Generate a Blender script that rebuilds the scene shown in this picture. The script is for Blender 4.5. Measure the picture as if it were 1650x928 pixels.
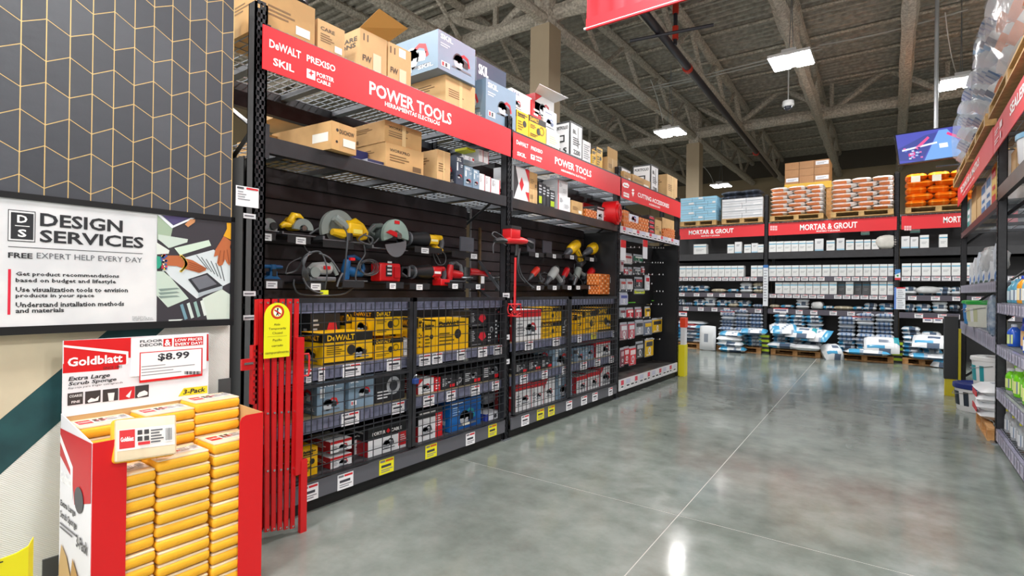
import bpy, math, random
from mathutils import Matrix, Vector
from math import sin, cos, pi, radians, sqrt
for o in list(bpy.data.objects): bpy.data.objects.remove(o)
SC = bpy.context.scene
COL = SC.collection
RND = random.Random(7)

# ------------------------------------------------------------------ camera
FPX, YAW, PIT, ROL, EYE = 864.1, radians(35.757), radians(.1926), radians(.709), 1.42
def _rot():
    cy, sy = cos(YAW), sin(YAW)
    r = Vector((cy, sy, 0)); fw = Vector((-sy, cy, 0)); u = Vector((0, 0, 1))
    fw2 = fw*cos(PIT)+u*sin(PIT); u2 = u*cos(PIT)-fw*sin(PIT)
    return r*cos(ROL)+u2*sin(ROL), u2*cos(ROL)-r*sin(ROL), fw2
CR, CU, CF = _rot()
cam = bpy.data.cameras.new('camera'); cob = bpy.data.objects.new('camera', cam); COL.objects.link(cob)
cam.sensor_width = 36; cam.lens = FPX/1650*36; cam.clip_start = .05; cam.clip_end = 200
m = Matrix((CR, CU, -CF)).transposed().to_4x4(); m.translation = (0, 0, EYE); cob.matrix_world = m
SC.camera = cob
# ------------------------------------------------------------------ world, exposure
W = bpy.data.worlds.new('world'); SC.world = W; W.use_nodes = True
W.node_tree.nodes['Background'].inputs[0].default_value = (1, .985, .96, 1)
W.node_tree.nodes['Background'].inputs[1].default_value = 1.7
SC.view_settings.view_transform = 'Standard'; SC.view_settings.look = 'None'
SC.view_settings.exposure = 0.42; SC.view_settings.gamma = 1
LAMP_W = 130

# ------------------------------------------------------------------ materials
def lin(h):
    h = h.lstrip('#'); c = [int(h[i:i+2], 16)/255 for i in (0, 2, 4)]
    return tuple(x/12.92 if x <= .04045 else ((x+.055)/1.055)**2.4 for x in c)+(1,)
MC = {}
def C(h, rough=.5, metal=0, noise=0, scale=6, bump=0, bscale=60, spec=.5, c2=None, trans=0, alpha=1, coat=0):
    k = (h, rough, metal, noise, scale, bump, bscale, spec, c2, trans, alpha, coat)
    if k in MC: return MC[k]
    mt = bpy.data.materials.new('surface_'+h.strip('#')); mt.use_nodes = True
    nt = mt.node_tree; b = nt.nodes['Principled BSDF']
    b.inputs['Base Color'].default_value = lin(h); b.inputs['Roughness'].default_value = rough
    b.inputs['Metallic'].default_value = metal; b.inputs['Specular IOR Level'].default_value = spec
    b.inputs['Transmission Weight'].default_value = trans; b.inputs['Alpha'].default_value = alpha
    b.inputs['Coat Weight'].default_value = coat
    if noise or bump:
        tc = nt.nodes.new('ShaderNodeTexCoord')
    if noise:
        n = nt.nodes.new('ShaderNodeTexNoise'); n.inputs['Scale'].default_value = scale; n.inputs['Detail'].default_value = 6
        nt.links.new(tc.outputs['Object'], n.inputs[0])
        r = nt.nodes.new('ShaderNodeValToRGB'); nt.links.new(n.outputs[0], r.inputs[0])
        a = lin(h); d = lin(c2) if c2 else tuple(x*(1-noise) for x in a[:3])+(1,)
        r.color_ramp.elements[0].position = .35; r.color_ramp.elements[0].color = d
        r.color_ramp.elements[1].position = .65; r.color_ramp.elements[1].color = a
        nt.links.new(r.outputs[0], b.inputs['Base Color'])
    if bump:
        n = nt.nodes.new('ShaderNodeTexNoise'); n.inputs['Scale'].default_value = bscale; n.inputs['Detail'].default_value = 4
        nt.links.new(tc.outputs['Object'], n.inputs[0])
        bp = nt.nodes.new('ShaderNodeBump'); bp.inputs['Strength'].default_value = bump; bp.inputs['Distance'].default_value = .02
        nt.links.new(n.outputs[0], bp.inputs['Height']); nt.links.new(bp.outputs[0], b.inputs['Normal'])
    MC[k] = mt; return mt
def glow(h, s):
    k = ('e', h, s)
    if k in MC: return MC[k]
    mt = bpy.data.materials.new('light_'+h.strip('#')); mt.use_nodes = True; b = mt.node_tree.nodes['Principled BSDF']
    b.inputs['Base Color'].default_value = (0, 0, 0, 1); b.inputs['Emission Color'].default_value = lin(h)
    b.inputs['Emission Strength'].default_value = s; MC[k] = mt; return mt
def ink(h): return C(h, .45)
BLACK = C('#26272c', .42, 0, .3, 9); BLK2 = C('#1e2025', .35)
KRAFT = C('#d3ae7b', .8, 0, .16, 5, .05, 40); KRAFT2 = C('#c69e68', .8, 0, .2, 5)
STEEL = C('#9aa0a8', .35, .8); CHROME = C('#d0d2d5', .2, 1); WIRE = C('#4a4d52', .35, .7)
WOOD = C('#c9a36a', .75, 0, .3, 14); RED = C('#d01c26', .4); SIGNRED = C('#e0202c', .4)
WHITE = C('#f0f0ee', .45); CORD = C('#4c4f54', .5); BEIGE = C('#b5a48a', .8, 0, .04, 3)
SPRAY = C('#d9d1c3', .95, 0, .35, 22, 1, 30, c2='#a69d90'); DECKM = C('#b9b3a8', .95, 0, .3, 9, .8, 25, c2='#959086')
PLASTIC = C('#e8ecf2', .12, 0, 0, 6, .6, 14, alpha=.38); LABELSTRIP = C('#8d8fa3', .3, 0, .25, 30)

# ------------------------------------------------------------------ mesh building
TXT = {}
def textmesh(s, bold):
    k = (s, bold)
    if k not in TXT:
        c = bpy.data.curves.new('t', 'FONT'); c.body = s; c.size = 1; c.resolution_u = 2 if len(s) < 20 else 1
        c.offset = .026 if bold else .004; c.space_line = .95
        o = bpy.data.objects.new('t', c); me = bpy.data.meshes.new_from_object(o)
        vs = [(v.co.x, v.co.y) for v in me.vertices]; fs = [tuple(p.vertices) for p in me.polygons]
        x0 = min(v[0] for v in vs); x1 = max(v[0] for v in vs); y0 = min(v[1] for v in vs); y1 = max(v[1] for v in vs)
        TXT[k] = ([((x-x0)/(x1-x0), (y-y0)/(y1-y0)) for x, y in vs], fs)
        bpy.data.objects.remove(o); bpy.data.meshes.remove(me); bpy.data.curves.remove(c)
    return TXT[k]
WORLD = {}
class MB:
    def __init__(s, M=None): s.v = []; s.f = []; s.mi = []; s.mats = []; s.M = M; s.cur = None
    def add(s, vs, fs, mat, X=None):
        if mat not in s.mats: s.mats.append(mat)
        i = s.mats.index(mat); n = len(s.v)
        for p in vs:
            p = Vector(p)
            if X is not None: p = X @ p
            if s.M is not None: p = s.M @ p
            s.v.append(p)
        for f in fs: s.f.append(tuple(n+k for k in f)); s.mi.append(i)
        return s
    def box(s, x0, x1, y0, y1, z0, z1, mat, X=None):
        return s.add([(x0, y0, z0), (x1, y0, z0), (x1, y1, z0), (x0, y1, z0), (x0, y0, z1), (x1, y0, z1), (x1, y1, z1), (x0, y1, z1)],
                     [(3, 2, 1, 0), (4, 5, 6, 7), (0, 1, 5, 4), (1, 2, 6, 5), (2, 3, 7, 6), (3, 0, 4, 7)], mat, X)
    def rbox(s, x0, x1, y0, y1, z0, z1, r, mat, X=None, n=3):      # box with its upright and horizontal edges rounded
        cx, cy, hx, hy = (x0+x1)/2, (y0+y1)/2, (x1-x0)/2, (y1-y0)/2
        rings = []; k = 4*(n+1)
        for zz, ins in ((z0, r), (z0+r*.35, r*.3), (z0+r, 0), (z1-r, 0), (z1-r*.35, r*.3), (z1, r)):
            ring = []
            for q in range(4):
                for j in range(n+1):
                    a = q*pi/2+j/n*pi/2; sx = (1, -1, -1, 1)[q]; sy = (1, 1, -1, -1)[q]
                    rr = r*1.0
                    ring.append((cx+sx*(hx-rr)+cos(a)*(rr-ins*.9), cy+sy*(hy-rr)+sin(a)*(rr-ins*.9), zz))
            rings.append(ring)
        vs = [p for g in rings for p in g]; fs = []
        for i in range(5):
            for j in range(k): fs.append((i*k+j, i*k+(j+1) % k, (i+1)*k+(j+1) % k, (i+1)*k+j))
        fs.append(tuple(reversed(range(k)))); fs.append(tuple(5*k+j for j in range(k)))
        return s.add(vs, fs, mat, X)
    def poly(s, pts, mat, X=None): return s.add(pts, [tuple(range(len(pts)))], mat, X)
    def prism(s, pts, y0, y1, mat, X=None):      # outline in xz (counter-clockwise seen from -y), from y0 (near) to y1
        n = len(pts); vs = [(p[0], y0, p[1]) for p in pts]+[(p[0], y1, p[1]) for p in pts]
        fs = [tuple(range(n)), tuple(reversed(range(n, 2*n)))]+[((i+1) % n, i, n+i, n+(i+1) % n) for i in range(n)]
        return s.add(vs, fs, mat, X)
    def disc(s, cx, cz, y0, y1, r0, r1, a0, a1, n, mat, X=None):  # ring sector in xz plane, degrees
        full = abs(a1-a0) >= 359.9; k = n if full else n+1; vs = []; fs = []
        for i in range(k):
            a = radians(a0+(a1-a0)*i/n)
            for (r, y) in ((r1, y0), (r1, y1), (r0, y1), (r0, y0)): vs.append((cx+cos(a)*r, y, cz+sin(a)*r))
        for i in range(n):
            a, b = i*4, ((i+1) % k)*4
            fs += [(a, a+1, b+1, b), (a+3, a, b, b+3), (a+1, a+2, b+2, b+1), (a+2, a+3, b+3, b+2)]
        if not full: fs += [(0, 3, 2, 1), (k*4-4, k*4-3, k*4-2, k*4-1)]
        return s.add(vs, fs, mat, X)
    def tube(s, pts, r, n, mat, X=None, closed=False):
        P = [Vector(p) for p in pts]; R = r if isinstance(r, (list, tuple)) else [r]*len(P); vs = []; fs = []; N = len(P)
        up = None
        for i, p in enumerate(P):
            if closed: t = P[(i+1) % N]-P[i-1]
            else: t = P[min(i+1, N-1)]-P[max(i-1, 0)]
            t = t.normalized() if t.length > 1e-9 else Vector((0, 0, 1))
            if up is None: up = Vector((0, 0, 1)) if abs(t.z) < .9 else Vector((1, 0, 0))
            a = t.cross(up)
            if a.length < 1e-4: a = t.orthogonal()
            a.normalize(); b = a.cross(t).normalized(); up = b
            for j in range(n):
                q = 2*pi*j/n; vs.append(p+a*(cos(q)*R[i])+b*(sin(q)*R[i]))
        for i in range(N if closed else N-1):
            k = (i+1) % N
            for j in range(n): fs.append((i*n+j, i*n+(j+1) % n, k*n+(j+1) % n, k*n+j))
        if not closed: fs += [tuple(reversed(range(n))), tuple((N-1)*n+j for j in range(n))]
        return s.add(vs, fs, mat, X)
    def lathe(s, cx, cy, prof, n, mat, X=None, sy=1):
        vs = []; fs = []
        for r, z in prof:
            for j in range(n): a = 2*pi*j/n; vs.append((cx+r*cos(a), cy+r*sin(a)*sy, z))
        for i in range(len(prof)-1):
            for j in range(n): fs.append((i*n+j, i*n+(j+1) % n, (i+1)*n+(j+1) % n, (i+1)*n+j))
        fs += [tuple(reversed(range(n))), tuple((len(prof)-1)*n+j for j in range(n))]
        return s.add(vs, fs, mat, X)
    # ---- flat print on a face: O lower left corner, U V unit axes, size w h, elements in 0..1
    def decal(s, els, O, U, V, w, h, e=.0012):
        O, U, V = Vector(O), Vector(U), Vector(V); N = U.cross(V)
        for i, q in enumerate(els):
            D = O+N*(e*(1+i*.35)); k = q[0]; f = lambda a, b: D+U*(a*w)+V*(b*h)
            if k == 'r': s.poly([f(q[1], q[2]), f(q[3], q[2]), f(q[3], q[4]), f(q[1], q[4])], ink(q[5]))
            elif k == 'p': s.poly([f(a, b) for a, b in q[1]], ink(q[2]))
            elif k == 'c':
                rr = q[3]*min(w, h)
                s.poly([D+U*(q[1]*w+cos(t*pi/8)*rr)+V*(q[2]*h+sin(t*pi/8)*rr) for t in range(16)], ink(q[4]))
            elif k == 'o':                                   # ring
                rr = q[3]*min(w, h); t_ = rr*.72
                for t in range(16):
                    g = lambda t, r: D+U*(q[1]*w+cos(t*pi/8)*r)+V*(q[2]*h+sin(t*pi/8)*r)
                    s.poly([g(t, t_), g(t, rr), g(t+1, rr), g(t+1, t_)], ink(q[4]))
            elif k == 'l':                                   # rows of small print: u0 v0 u1 v1 n colour
                n = q[5]; hh = (q[4]-q[2])/n
                for j in range(n):
                    e2 = q[3]-(q[3]-q[1])*((j*7+3) % 5)*.08; b = q[2]+hh*j
                    s.poly([f(q[1], b+hh*.25), f(e2, b+hh*.25), f(e2, b+hh*.7), f(q[1], b+hh*.7)], ink(q[6]))
            elif k in 'tT':
                vs, fs = textmesh(q[1], k == 'T'); sh = q[7] if len(q) > 7 else 0
                s.add([f(q[2]+(q[4]-q[2])*a+sh*b, q[3]+(q[5]-q[3])*b) for a, b in vs], fs, ink(q[6]))
            elif k == 'tool':                                # printed picture of a power tool: u v size colours
                a, b, z, c1, c2 = q[1:6]; asp = w/h
                P = lambda pts, c: s.poly([f(a+z*x, b+z*y*asp) for x, y in pts], ink(c))
                P([(-.5, -.36), (.5, -.36), (.44, -.3), (-.44, -.3)], '#6a6e76')
                P([(-.16+cos(t*pi/8)*.24, -.12+sin(t*pi/8)*.24) for t in range(16)], '#b4b9c0')
                P([(-.16+cos(t*pi/8)*.27, -.1+sin(t*pi/8)*.27) for t in range(9)], c2)
                P([(.02, -.2), (.3, -.22), (.34, -.02), (.06, .06)], c2)
                P([(-.12, .1), (.1, .22), (.32, .16), (.42, -.12), (.34, -.16), (.27, .06), (.1, .12), (-.06, .02)], c1)
                P([(-.21, -.06), (-.1, -.06), (-.1, -.14), (-.21, -.14)], c1)
        return s
    def obj(s, name, parent=None, smooth=False, label=None, cat=None, group=None, kind=None, origin=None, shift=None):
        if not s.v: return None
        if origin is None:
            lo = [min(v[i] for v in s.v) for i in range(3)]; hi = [max(v[i] for v in s.v) for i in range(3)]
            origin = Vector(((lo[0]+hi[0])/2, (lo[1]+hi[1])/2, lo[2]))
        origin = Vector(origin)
        me = bpy.data.meshes.new(name); me.from_pydata([v-origin for v in s.v], [], s.f)
        for mt in s.mats: me.materials.append(mt)
        me.polygons.foreach_set('material_index', s.mi)
        if smooth: me.polygons.foreach_set('use_smooth', [True]*len(me.polygons))
        o = bpy.data.objects.new(name, me); COL.objects.link(o)
        WORLD[o.name] = origin.copy()
        if parent is not None: o.parent = parent; o.location = origin-WORLD[parent.name]
        else: o.location = origin
        return tag(o, label, cat, group, kind)
def tag(o, label=None, cat=None, group=None, kind=None):
    if label: o['label'] = label
    if cat: o['category'] = cat
    if group: o['group'] = group
    if kind: o['kind'] = kind
    return o
def empty(name, loc, label=None, cat=None, group=None, kind=None):
    o = bpy.data.objects.new(name, None); COL.objects.link(o); o.location = loc; o.empty_display_size = .1
    WORLD[o.name] = Vector(loc); return tag(o, label, cat, group, kind)
def smoothed(o, ang=40):
    me = o.data; me.polygons.foreach_set('use_smooth', [True]*len(me.polygons))
    try: me.set_sharp_from_angle(angle=radians(ang))
    except Exception: pass
    return o
# view-local frame: x to the right as seen from the aisle, -y toward the aisle, z up; origin on the front plane
class Fr:
    def __init__(s, kind, p):
        s.k = kind; s.p = p
        a = {'L': 90, 'B': 0, 'R': -90}[kind]; o = {'L': (p, 0, 0), 'B': (0, p, 0), 'R': (p, 0, 0)}[kind]
        s.M = Matrix.Translation(o) @ Matrix.Rotation(radians(a), 4, 'Z'); s.I = s.M.inverted()
    def px(s, X, Y, y=0):
        d = CR*((X-825)/FPX)-CU*((Y-464)/FPX)+CF
        if s.k == 'B': t = (s.p+y)/d.y
        elif s.k == 'L': t = (s.p-y)/d.x
        else: t = (s.p+y)/d.x
        q = s.I @ (Vector((0, 0, EYE))+d*t); return q.x, q.z
    def mb(s): return MB(s.M)
    def w(s, x, y, z): return s.M @ Vector((x, y, z))
LF, BF, RF = Fr('L', -3.0), Fr('B', 13.95), Fr('R', .77)
ORD = ['first', 'second', 'third', 'fourth', 'fifth', 'sixth', 'seventh', 'eighth', 'ninth', 'tenth', 'eleventh', 'twelfth',
       'thirteenth', 'fourteenth', 'fifteenth', 'sixteenth', 'seventeenth', 'eighteenth', 'nineteenth', 'twentieth']
def crange(a, b, n): return [a+(b-a)*(i+.5)/n for i in range(n)]

# ================================================================== STRUCTURE
# ---- floor: concrete slabs between pale saw-cut joints
def floor_mat():
    mt = bpy.data.materials.new('polished_concrete'); mt.use_nodes = True; nt = mt.node_tree; b = nt.nodes['Principled BSDF']
    g = nt.nodes.new('ShaderNodeNewGeometry')
    def noise(sc, det, x=1, y=1):
        mp = nt.nodes.new('ShaderNodeMapping'); mp.inputs['Scale'].default_value = (x, y, 1); nt.links.new(g.outputs['Position'], mp.inputs[0])
        n = nt.nodes.new('ShaderNodeTexNoise'); n.inputs['Scale'].default_value = sc; n.inputs['Detail'].default_value = det; n.inputs['Roughness'].default_value = .62
        nt.links.new(mp.outputs[0], n.inputs[0]); return n
    n1 = noise(.9, 9); n2 = noise(5, 8); n3 = noise(60, 3)
    r = nt.nodes.new('ShaderNodeValToRGB'); nt.links.new(n1.outputs[0], r.inputs[0])
    e = r.color_ramp.elements; e[0].position = .3; e[0].color = lin('#666d68'); e[1].position = .7; e[1].color = lin('#8d9590')
    r2 = nt.nodes.new('ShaderNodeValToRGB'); nt.links.new(n2.outputs[0], r2.inputs[0])
    e = r2.color_ramp.elements; e[0].position = .3; e[0].color = (.74, .76, .74, 1); e[1].position = .62; e[1].color = (1, 1, 1, 1)
    mx = nt.nodes.new('ShaderNodeMix'); mx.data_type = 'RGBA'; mx.blend_type = 'MULTIPLY'; mx.inputs[0].default_value = 1
    nt.links.new(r.outputs[0], mx.inputs[6]); nt.links.new(r2.outputs[0], mx.inputs[7]); nt.links.new(mx.outputs[2], b.inputs['Base Color'])
    mr = nt.nodes.new('ShaderNodeMapRange'); mr.inputs[1].default_value = .3; mr.inputs[2].default_value = .7; mr.inputs[3].default_value = .07; mr.inputs[4].default_value = .2
    nt.links.new(n2.outputs[0], mr.inputs[0]); nt.links.new(mr.outputs[0], b.inputs['Roughness'])
    bp = nt.nodes.new('ShaderNodeBump'); bp.inputs['Strength'].default_value = .05; bp.inputs['Distance'].default_value = .004
    nt.links.new(n3.outputs[0], bp.inputs['Height']); nt.links.new(bp.outputs[0], b.inputs['Normal'])
    b.inputs['Specular IOR Level'].default_value = .6
    return mt
FM = floor_mat()
fl = MB().box(-18, 12, -6, 27, -.2, -.0015, C('#a9aaa5', .7)).obj('floor', kind='structure')
gx = lambda y, k: -1.02-.0304*y+k*4.9
ys = [-6, -2.7, .35, 3.4, 6.45, 9.5, 12.55, 15.6, 27]
for i in range(len(ys)-1):
    for k in range(-3, 3):
        a, b = ys[i]+.004, ys[i+1]-.004; g = .0035
        P = [(gx(a, k)+g, a), (gx(a, k+1)-g, a), (gx(b, k+1)-g, b), (gx(b, k)+g, b)]
        P = [(max(-18, min(12, x)), y) for x, y in P]
        MB().add([(x, y, -.05) for x, y in P]+[(x, y, 0) for x, y in P], [(3, 2, 1, 0), (4, 5, 6, 7), (0, 1, 5, 4), (1, 2, 6, 5), (2, 3, 7, 6), (3, 0, 4, 7)], FM).obj('slab', fl)
# ---- roof deck, corrugated, ridges along x
DZ = 7.55
mb = MB(); y = -6; P = []
while y < 27:
    P += [(y, DZ), (y+.09, DZ), (y+.115, DZ-.06), (y+.19, DZ-.06)]; y += .215
P.append((27.2, DZ)); xs = (-18, 14)
vs = [(x, yy, z) for x in xs for yy, z in P]; n = len(P)
mb.add(vs, [(i, n+i, n+i+1, i+1) for i in range(n-1)], DECKM)
mb.box(-18, 14, -6, 27.2, DZ+.02, DZ+.1, DECKM)
roof = mb.obj('ceiling', kind='structure')
for i, yy in enumerate([-4+1.53*k for k in range(20)]):
    MB().tube([(-18, yy, DZ-.11), (14, yy, DZ-.11)], .035, 6, SPRAY).obj('purlin', roof)
# ---- joists along the aisle: sprayed bottom chord, zigzag web, top chord
def chord(mb, a, b, r, rnd, n=26, sides=7):
    a, b = Vector(a), Vector(b)
    mb.tube([a.lerp(b, i/n) for i in range(n+1)], [r*(1+rnd.uniform(-.14, .14)) for _ in range(n+1)], sides, SPRAY)
ZJ = 6.55
def joist(x0, x1, y0=-5, y1=26.8, seed=1):
    rnd = random.Random(seed); o = empty('joist', (x0, y0, ZJ), kind='structure')
    mb = MB(); chord(mb, (x0, y0, ZJ), (x1, y1, ZJ), .13, rnd, 60); smoothed(mb.obj('bottom_chord', o))
    mb = MB(); chord(mb, (x0, y0, DZ-.12), (x1, y1, DZ-.12), .1, rnd, 40); smoothed(mb.obj('top_chord', o))
    y = y0; k = 0; st = 1.15
    while y+st < y1:
        f = lambda y: x0+(x1-x0)*(y-y0)/(y1-y0)
        a = (f(y), y, ZJ if k % 2 == 0 else DZ-.12); b = (f(y+st), y+st, DZ-.12 if k % 2 == 0 else ZJ)
        mb = MB(); chord(mb, a, b, .055, rnd, 5, 6); smoothed(mb.obj('web_bar', o)); y += st; k += 1
joist(-7.25, -8.1, seed=2); joist(-5.45, -5.55, seed=3); joist(-3.4, -4.3, seed=4); joist(-1.45, -2.1, seed=5); joist(.28, .0, seed=6)
joist(2.3, 1.9, seed=7); joist(-9.4, -10.2, seed=8); joist(-11.5, -12.3, seed=9)
# ---- truss girders across the aisle
def girder(Y, z0, z1, seed):
    rnd = random.Random(seed); o = empty('truss_girder', (-5.4, Y, z0), kind='structure')
    for nm, z, r in (('bottom_chord', z0, .16), ('top_chord', z1, .15)):
        mb = MB(); chord(mb, (-16, Y, z), (10, Y, z), r, rnd, 60, 8); smoothed(mb.obj(nm, o))
    x = -15.9; k = 0
    while x < 9:
        mb = MB(); chord(mb, (x, Y, z0 if k % 2 else z1), (x+1.3, Y, z1 if k % 2 else z0), .085, rnd, 6, 7); smoothed(mb.obj('web_bar', o))
        if k % 2 == 0: mb = MB(); chord(mb, (x+1.3, Y, z0), (x+1.3, Y, z1), .06, rnd, 4, 6); smoothed(mb.obj('web_bar', o))
        x += 1.3; k += 1
girder(8.75, 6.72, 7.4, 21); girder(17.9, 6.66, 7.62, 22)
# ---- columns
for Y, cap in ((8.66, 6.42), (17.95, 6.32)):
    o = MB().box(-5.73, -5.31, Y-.2, Y+.22, 0, cap, BEIGE).obj('column', kind='structure')
    mb = MB(); chord(mb, (-5.52, Y, cap), (-5.52, Y, 7.4), .2, random.Random(5), 6, 8); smoothed(mb.obj('steel_post', o))
# ---- walls
wb = MB().box(-18, 14, 26.9, 27.2, 0, DZ, C('#a39377', .85, 0, .05, 2)).obj('wall_back', kind='structure')
for k in range(-7, 5):
    mb = MB(); x0, x1 = k*2.6+.15, k*2.6+2.45; r = .3
    pts = []
    for cx, cz, a in ((x1-r, 6.3-r, 0), (x0+r, 6.3-r, 90), (x0+r, .5, 180), (x1-r, .5, 270)):
        for j in range(5): t = radians(a+j*22.5); pts.append((cx+cos(t)*r, cz+sin(t)*r))
    mb.prism(pts, 26.84, 26.9, C('#9b8b70', .85, 0, .05, 2)); mb.obj('wall_panel', wb)
MB().box(-18, 14, 26.78, 26.9, 6.75, DZ, C('#5b554b', .9)).obj('fascia_band', wb)
MB().box(-18.2, -18, -6, 27.2, 0, DZ, C('#a39377', .85)).obj('wall_left', kind='structure')
MB().box(12, 12.2, -6, 27.2, 0, DZ, C('#a39377', .85)).obj('wall_right', kind='structure')

# ================================================================== LIGHTS (high-bay lamps)
def lamp(x, y, z, label, w=.68, l=.68, watt=LAMP_W):
    o = empty('high_bay_lamp', (x, y, z), label, 'lamp', 'high-bay lamps under the roof')
    mb = MB().box(x-w/2, x+w/2, y-l/2, y+l/2, z+.02, z+.07, C('#d8d8d8', .5)); mb.box(x-.12, x+.12, y-.3, y+.3, z+.07, z+.14, C('#bfbfbf', .5)); mb.obj('housing', o)
    for s in (-1, 1):
        cx = x+s*(w/4+.02); MB().box(cx-w/4+.035, cx+w/4-.035, y-l/2+.02, y+l/2-.02, z, z+.02, glow('#ffffff', 30)).obj('diffuser', o)
    for s in (-1, 1): MB().tube([(x, y+s*l*.4, z+.07), (x, y+s*.1, z+.75), (x, y, DZ-.02)], .006, 4, STEEL).obj('hanging_wire', o)
    L = bpy.data.lights.new('high_bay_light', 'AREA'); L.shape = 'RECTANGLE'; L.size = w; L.size_y = l; L.energy = watt; L.color = (1, .985, .96)
    q = bpy.data.objects.new('high_bay_light', L); COL.objects.link(q); q.parent = o; q.location = (0, 0, -.02)
lamp(-1.61, 10.83, 5.62, 'twin-strip high-bay lamp hanging bright above the middle of the aisle')
lamp(-4.94, 13.96, 5.62, 'high-bay lamp hanging left of the far tan column')
lamp(-5.72, 22.0, 5.62, 'farthest high-bay lamp, low above the wrapped pallets right of the far column')
lamp(.98, 13.8, 5.62, 'high-bay lamp half hidden beside the wrapped pallets on the right rack')
for i, (x, y) in enumerate([(-1.6, 4.6), (-1.6, -1.4), (2.6, 8), (2.6, 1.5), (-5.3, 1.5), (-9, 1.5), (6, 4), (6, 14), (-5.3, -3), (2.6, -4)]):
    lamp(x, y, 5.62, 'high-bay lamp of the same roof rows outside the picture, %s of nine' % ORD[i])

# ================================================================== LEFT DISPLAY WALL
WF = Fr('L', -2.95)
def pquad(mb, F, X0, Y0, X1, Y1, mat, y=0, dy=.001):       # upright rectangle on a plane of F, from upper-left to lower-left pixel height, right pixel
    x0, zt = F.px(X0, Y0, y); _, zb = F.px(X0, Y1, y); x1, _ = F.px(X1, Y0, y)
    mb.poly([(x0, y-dy, zb), (x1, y-dy, zb), (x1, y-dy, zt), (x0, y-dy, zt)], mat)
def ptext(mb, F, s, X0, Yt, Yb, X1, col, bold=True, y=0, dy=.0015, sh=0):
    x0, zt = F.px(X0, Yt, y); _, zb = F.px(X0, Yb, y); x1, _ = F.px(X1, Yt, y)
    vs, fs = textmesh(s, bold)
    mb.add([(x0+(x1-x0)*a+sh*b*(zt-zb), y-dy, zb+(zt-zb)*b) for a, b in vs], fs, ink(col) if isinstance(col, str) else col)
def ppoly(mb, F, pts, col, y=0, dy=.001):
    mb.poly([(lambda q: (q[0], y-dy, q[1]))(F.px(a, b, y)) for a, b in reversed(pts)], ink(col) if isinstance(col, str) else col)
def rib_mat():
    mt = bpy.data.materials.new('ribbed_white_tile'); mt.use_nodes = True; nt = mt.node_tree; b = nt.nodes['Principled BSDF']
    b.inputs['Base Color'].default_value = lin('#e4e5e1'); b.inputs['Roughness'].default_value = .5
    g = nt.nodes.new('ShaderNodeNewGeometry'); mp = nt.nodes.new('ShaderNodeMapping'); mp.inputs['Rotation'].default_value = (radians(38), 0, 0)
    w = nt.nodes.new('ShaderNodeTexWave'); w.bands_direction = 'Z'; w.inputs['Scale'].default_value = 45; w.inputs['Distortion'].default_value = .3
    nt.links.new(g.outputs['Position'], mp.inputs[0]); nt.links.new(mp.outputs[0], w.inputs[0])
    bp = nt.nodes.new('ShaderNodeBump'); bp.inputs['Strength'].default_value = .45; bp.inputs['Distance'].default_value = .004
    nt.links.new(w.outputs[0], bp.inputs['Height']); nt.links.new(bp.outputs[0], b.inputs['Normal']); return mt
BRASS = C('#ecc987', .4, .2)
mb = WF.mb(); mb.box(-.205, 1.475, .012, .12, 0, 1.25, C('#b5ab97', .7)); mb.box(-.205, 1.475, .0012, .12, 1.25, 3.2, BRASS)
wl = mb.obj('wall_left', kind='structure')
SLATE = [C(h, .38, 0, .22, 5, .06, 20) for h in ('#4d5058', '#474a52', '#53565e', '#44474f')]
def zat(line, kind, j):
    ev = line % 2 == 0
    return ((2.236 if ev else 2.277) if kind == 'A' else (2.142 if ev else 2.098))+.27*j
for c in range(-10, 11):
    for j in range(-4, 5):
        for k in (0, 1):
            xl, xr = .603+.081*c, .603+.081*(c+1)
            if k == 0: b0, b1, t0, t1 = zat(c, 'B', j), zat(c+1, 'B', j), zat(c, 'A', j), zat(c+1, 'A', j)
            else: b0, b1, t0, t1 = zat(c, 'A', j), zat(c+1, 'A', j), zat(c, 'B', j+1), zat(c+1, 'B', j+1)
            if xr > 1.473: f = (1.473-xl)/(xr-xl); b1 = b0+(b1-b0)*f; t1 = t0+(t1-t0)*f; xr = 1.473
            if min(b0, b1) > 3.17 or min(t0, t1) < 1.26: continue
            t0, t1 = min(t0, 3.2), min(t1, 3.2); b0, b1 = max(b0, 1.255), max(b1, 1.255)
            g = .0022
            mb = WF.mb(); mb.prism([(xl+g, b0+g), (xr-g, b1+g), (xr-g, t1-g), (xl+g, t0-g)], 0, .006, RND.choice(SLATE)); mb.obj('tile', wl)
# lower cladding: cream, teal band, ribbed white
CREAM = C('#cfc3a9', .6, 0, .08, 8); TEAL = C('#1f5054', .5, 0, .3, 7, c2='#173f45'); RIB = rib_mat()
a = WF.px(0, 676); b = WF.px(99.5, 593.5); sl = (b[1]-a[1])/(b[0]-a[0]); a2 = WF.px(0, 765); xt = a[0]+(1.24-a[1])/sl; xt2 = a2[0]+(1.24-a2[1])/sl
f0 = lambda x: a[1]+(x-a[0])*sl
f1 = lambda x: a2[1]+(x-a2[0])*sl
L0 = -.205
def clip0(P):
    out = []
    for i in range(len(P)):
        (x0, z0), (x1, z1) = P[i], P[(i+1) % len(P)]
        if z0 >= 0: out.append((x0, z0))
        if (z0 >= 0) != (z1 >= 0): t_ = z0/(z0-z1); out.append((x0+(x1-x0)*t_, 0))
    return out
mb = WF.mb(); mb.prism(clip0([(L0, f0(L0)), (xt, 1.24), (L0, 1.24)]), .0, .012, CREAM); mb.obj('panel', wl)
mb = WF.mb(); mb.prism(clip0([(L0, f1(L0)), (xt2, 1.24), (xt, 1.24), (L0, f0(L0))]), .001, .012, TEAL); mb.obj('panel', wl)
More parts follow.
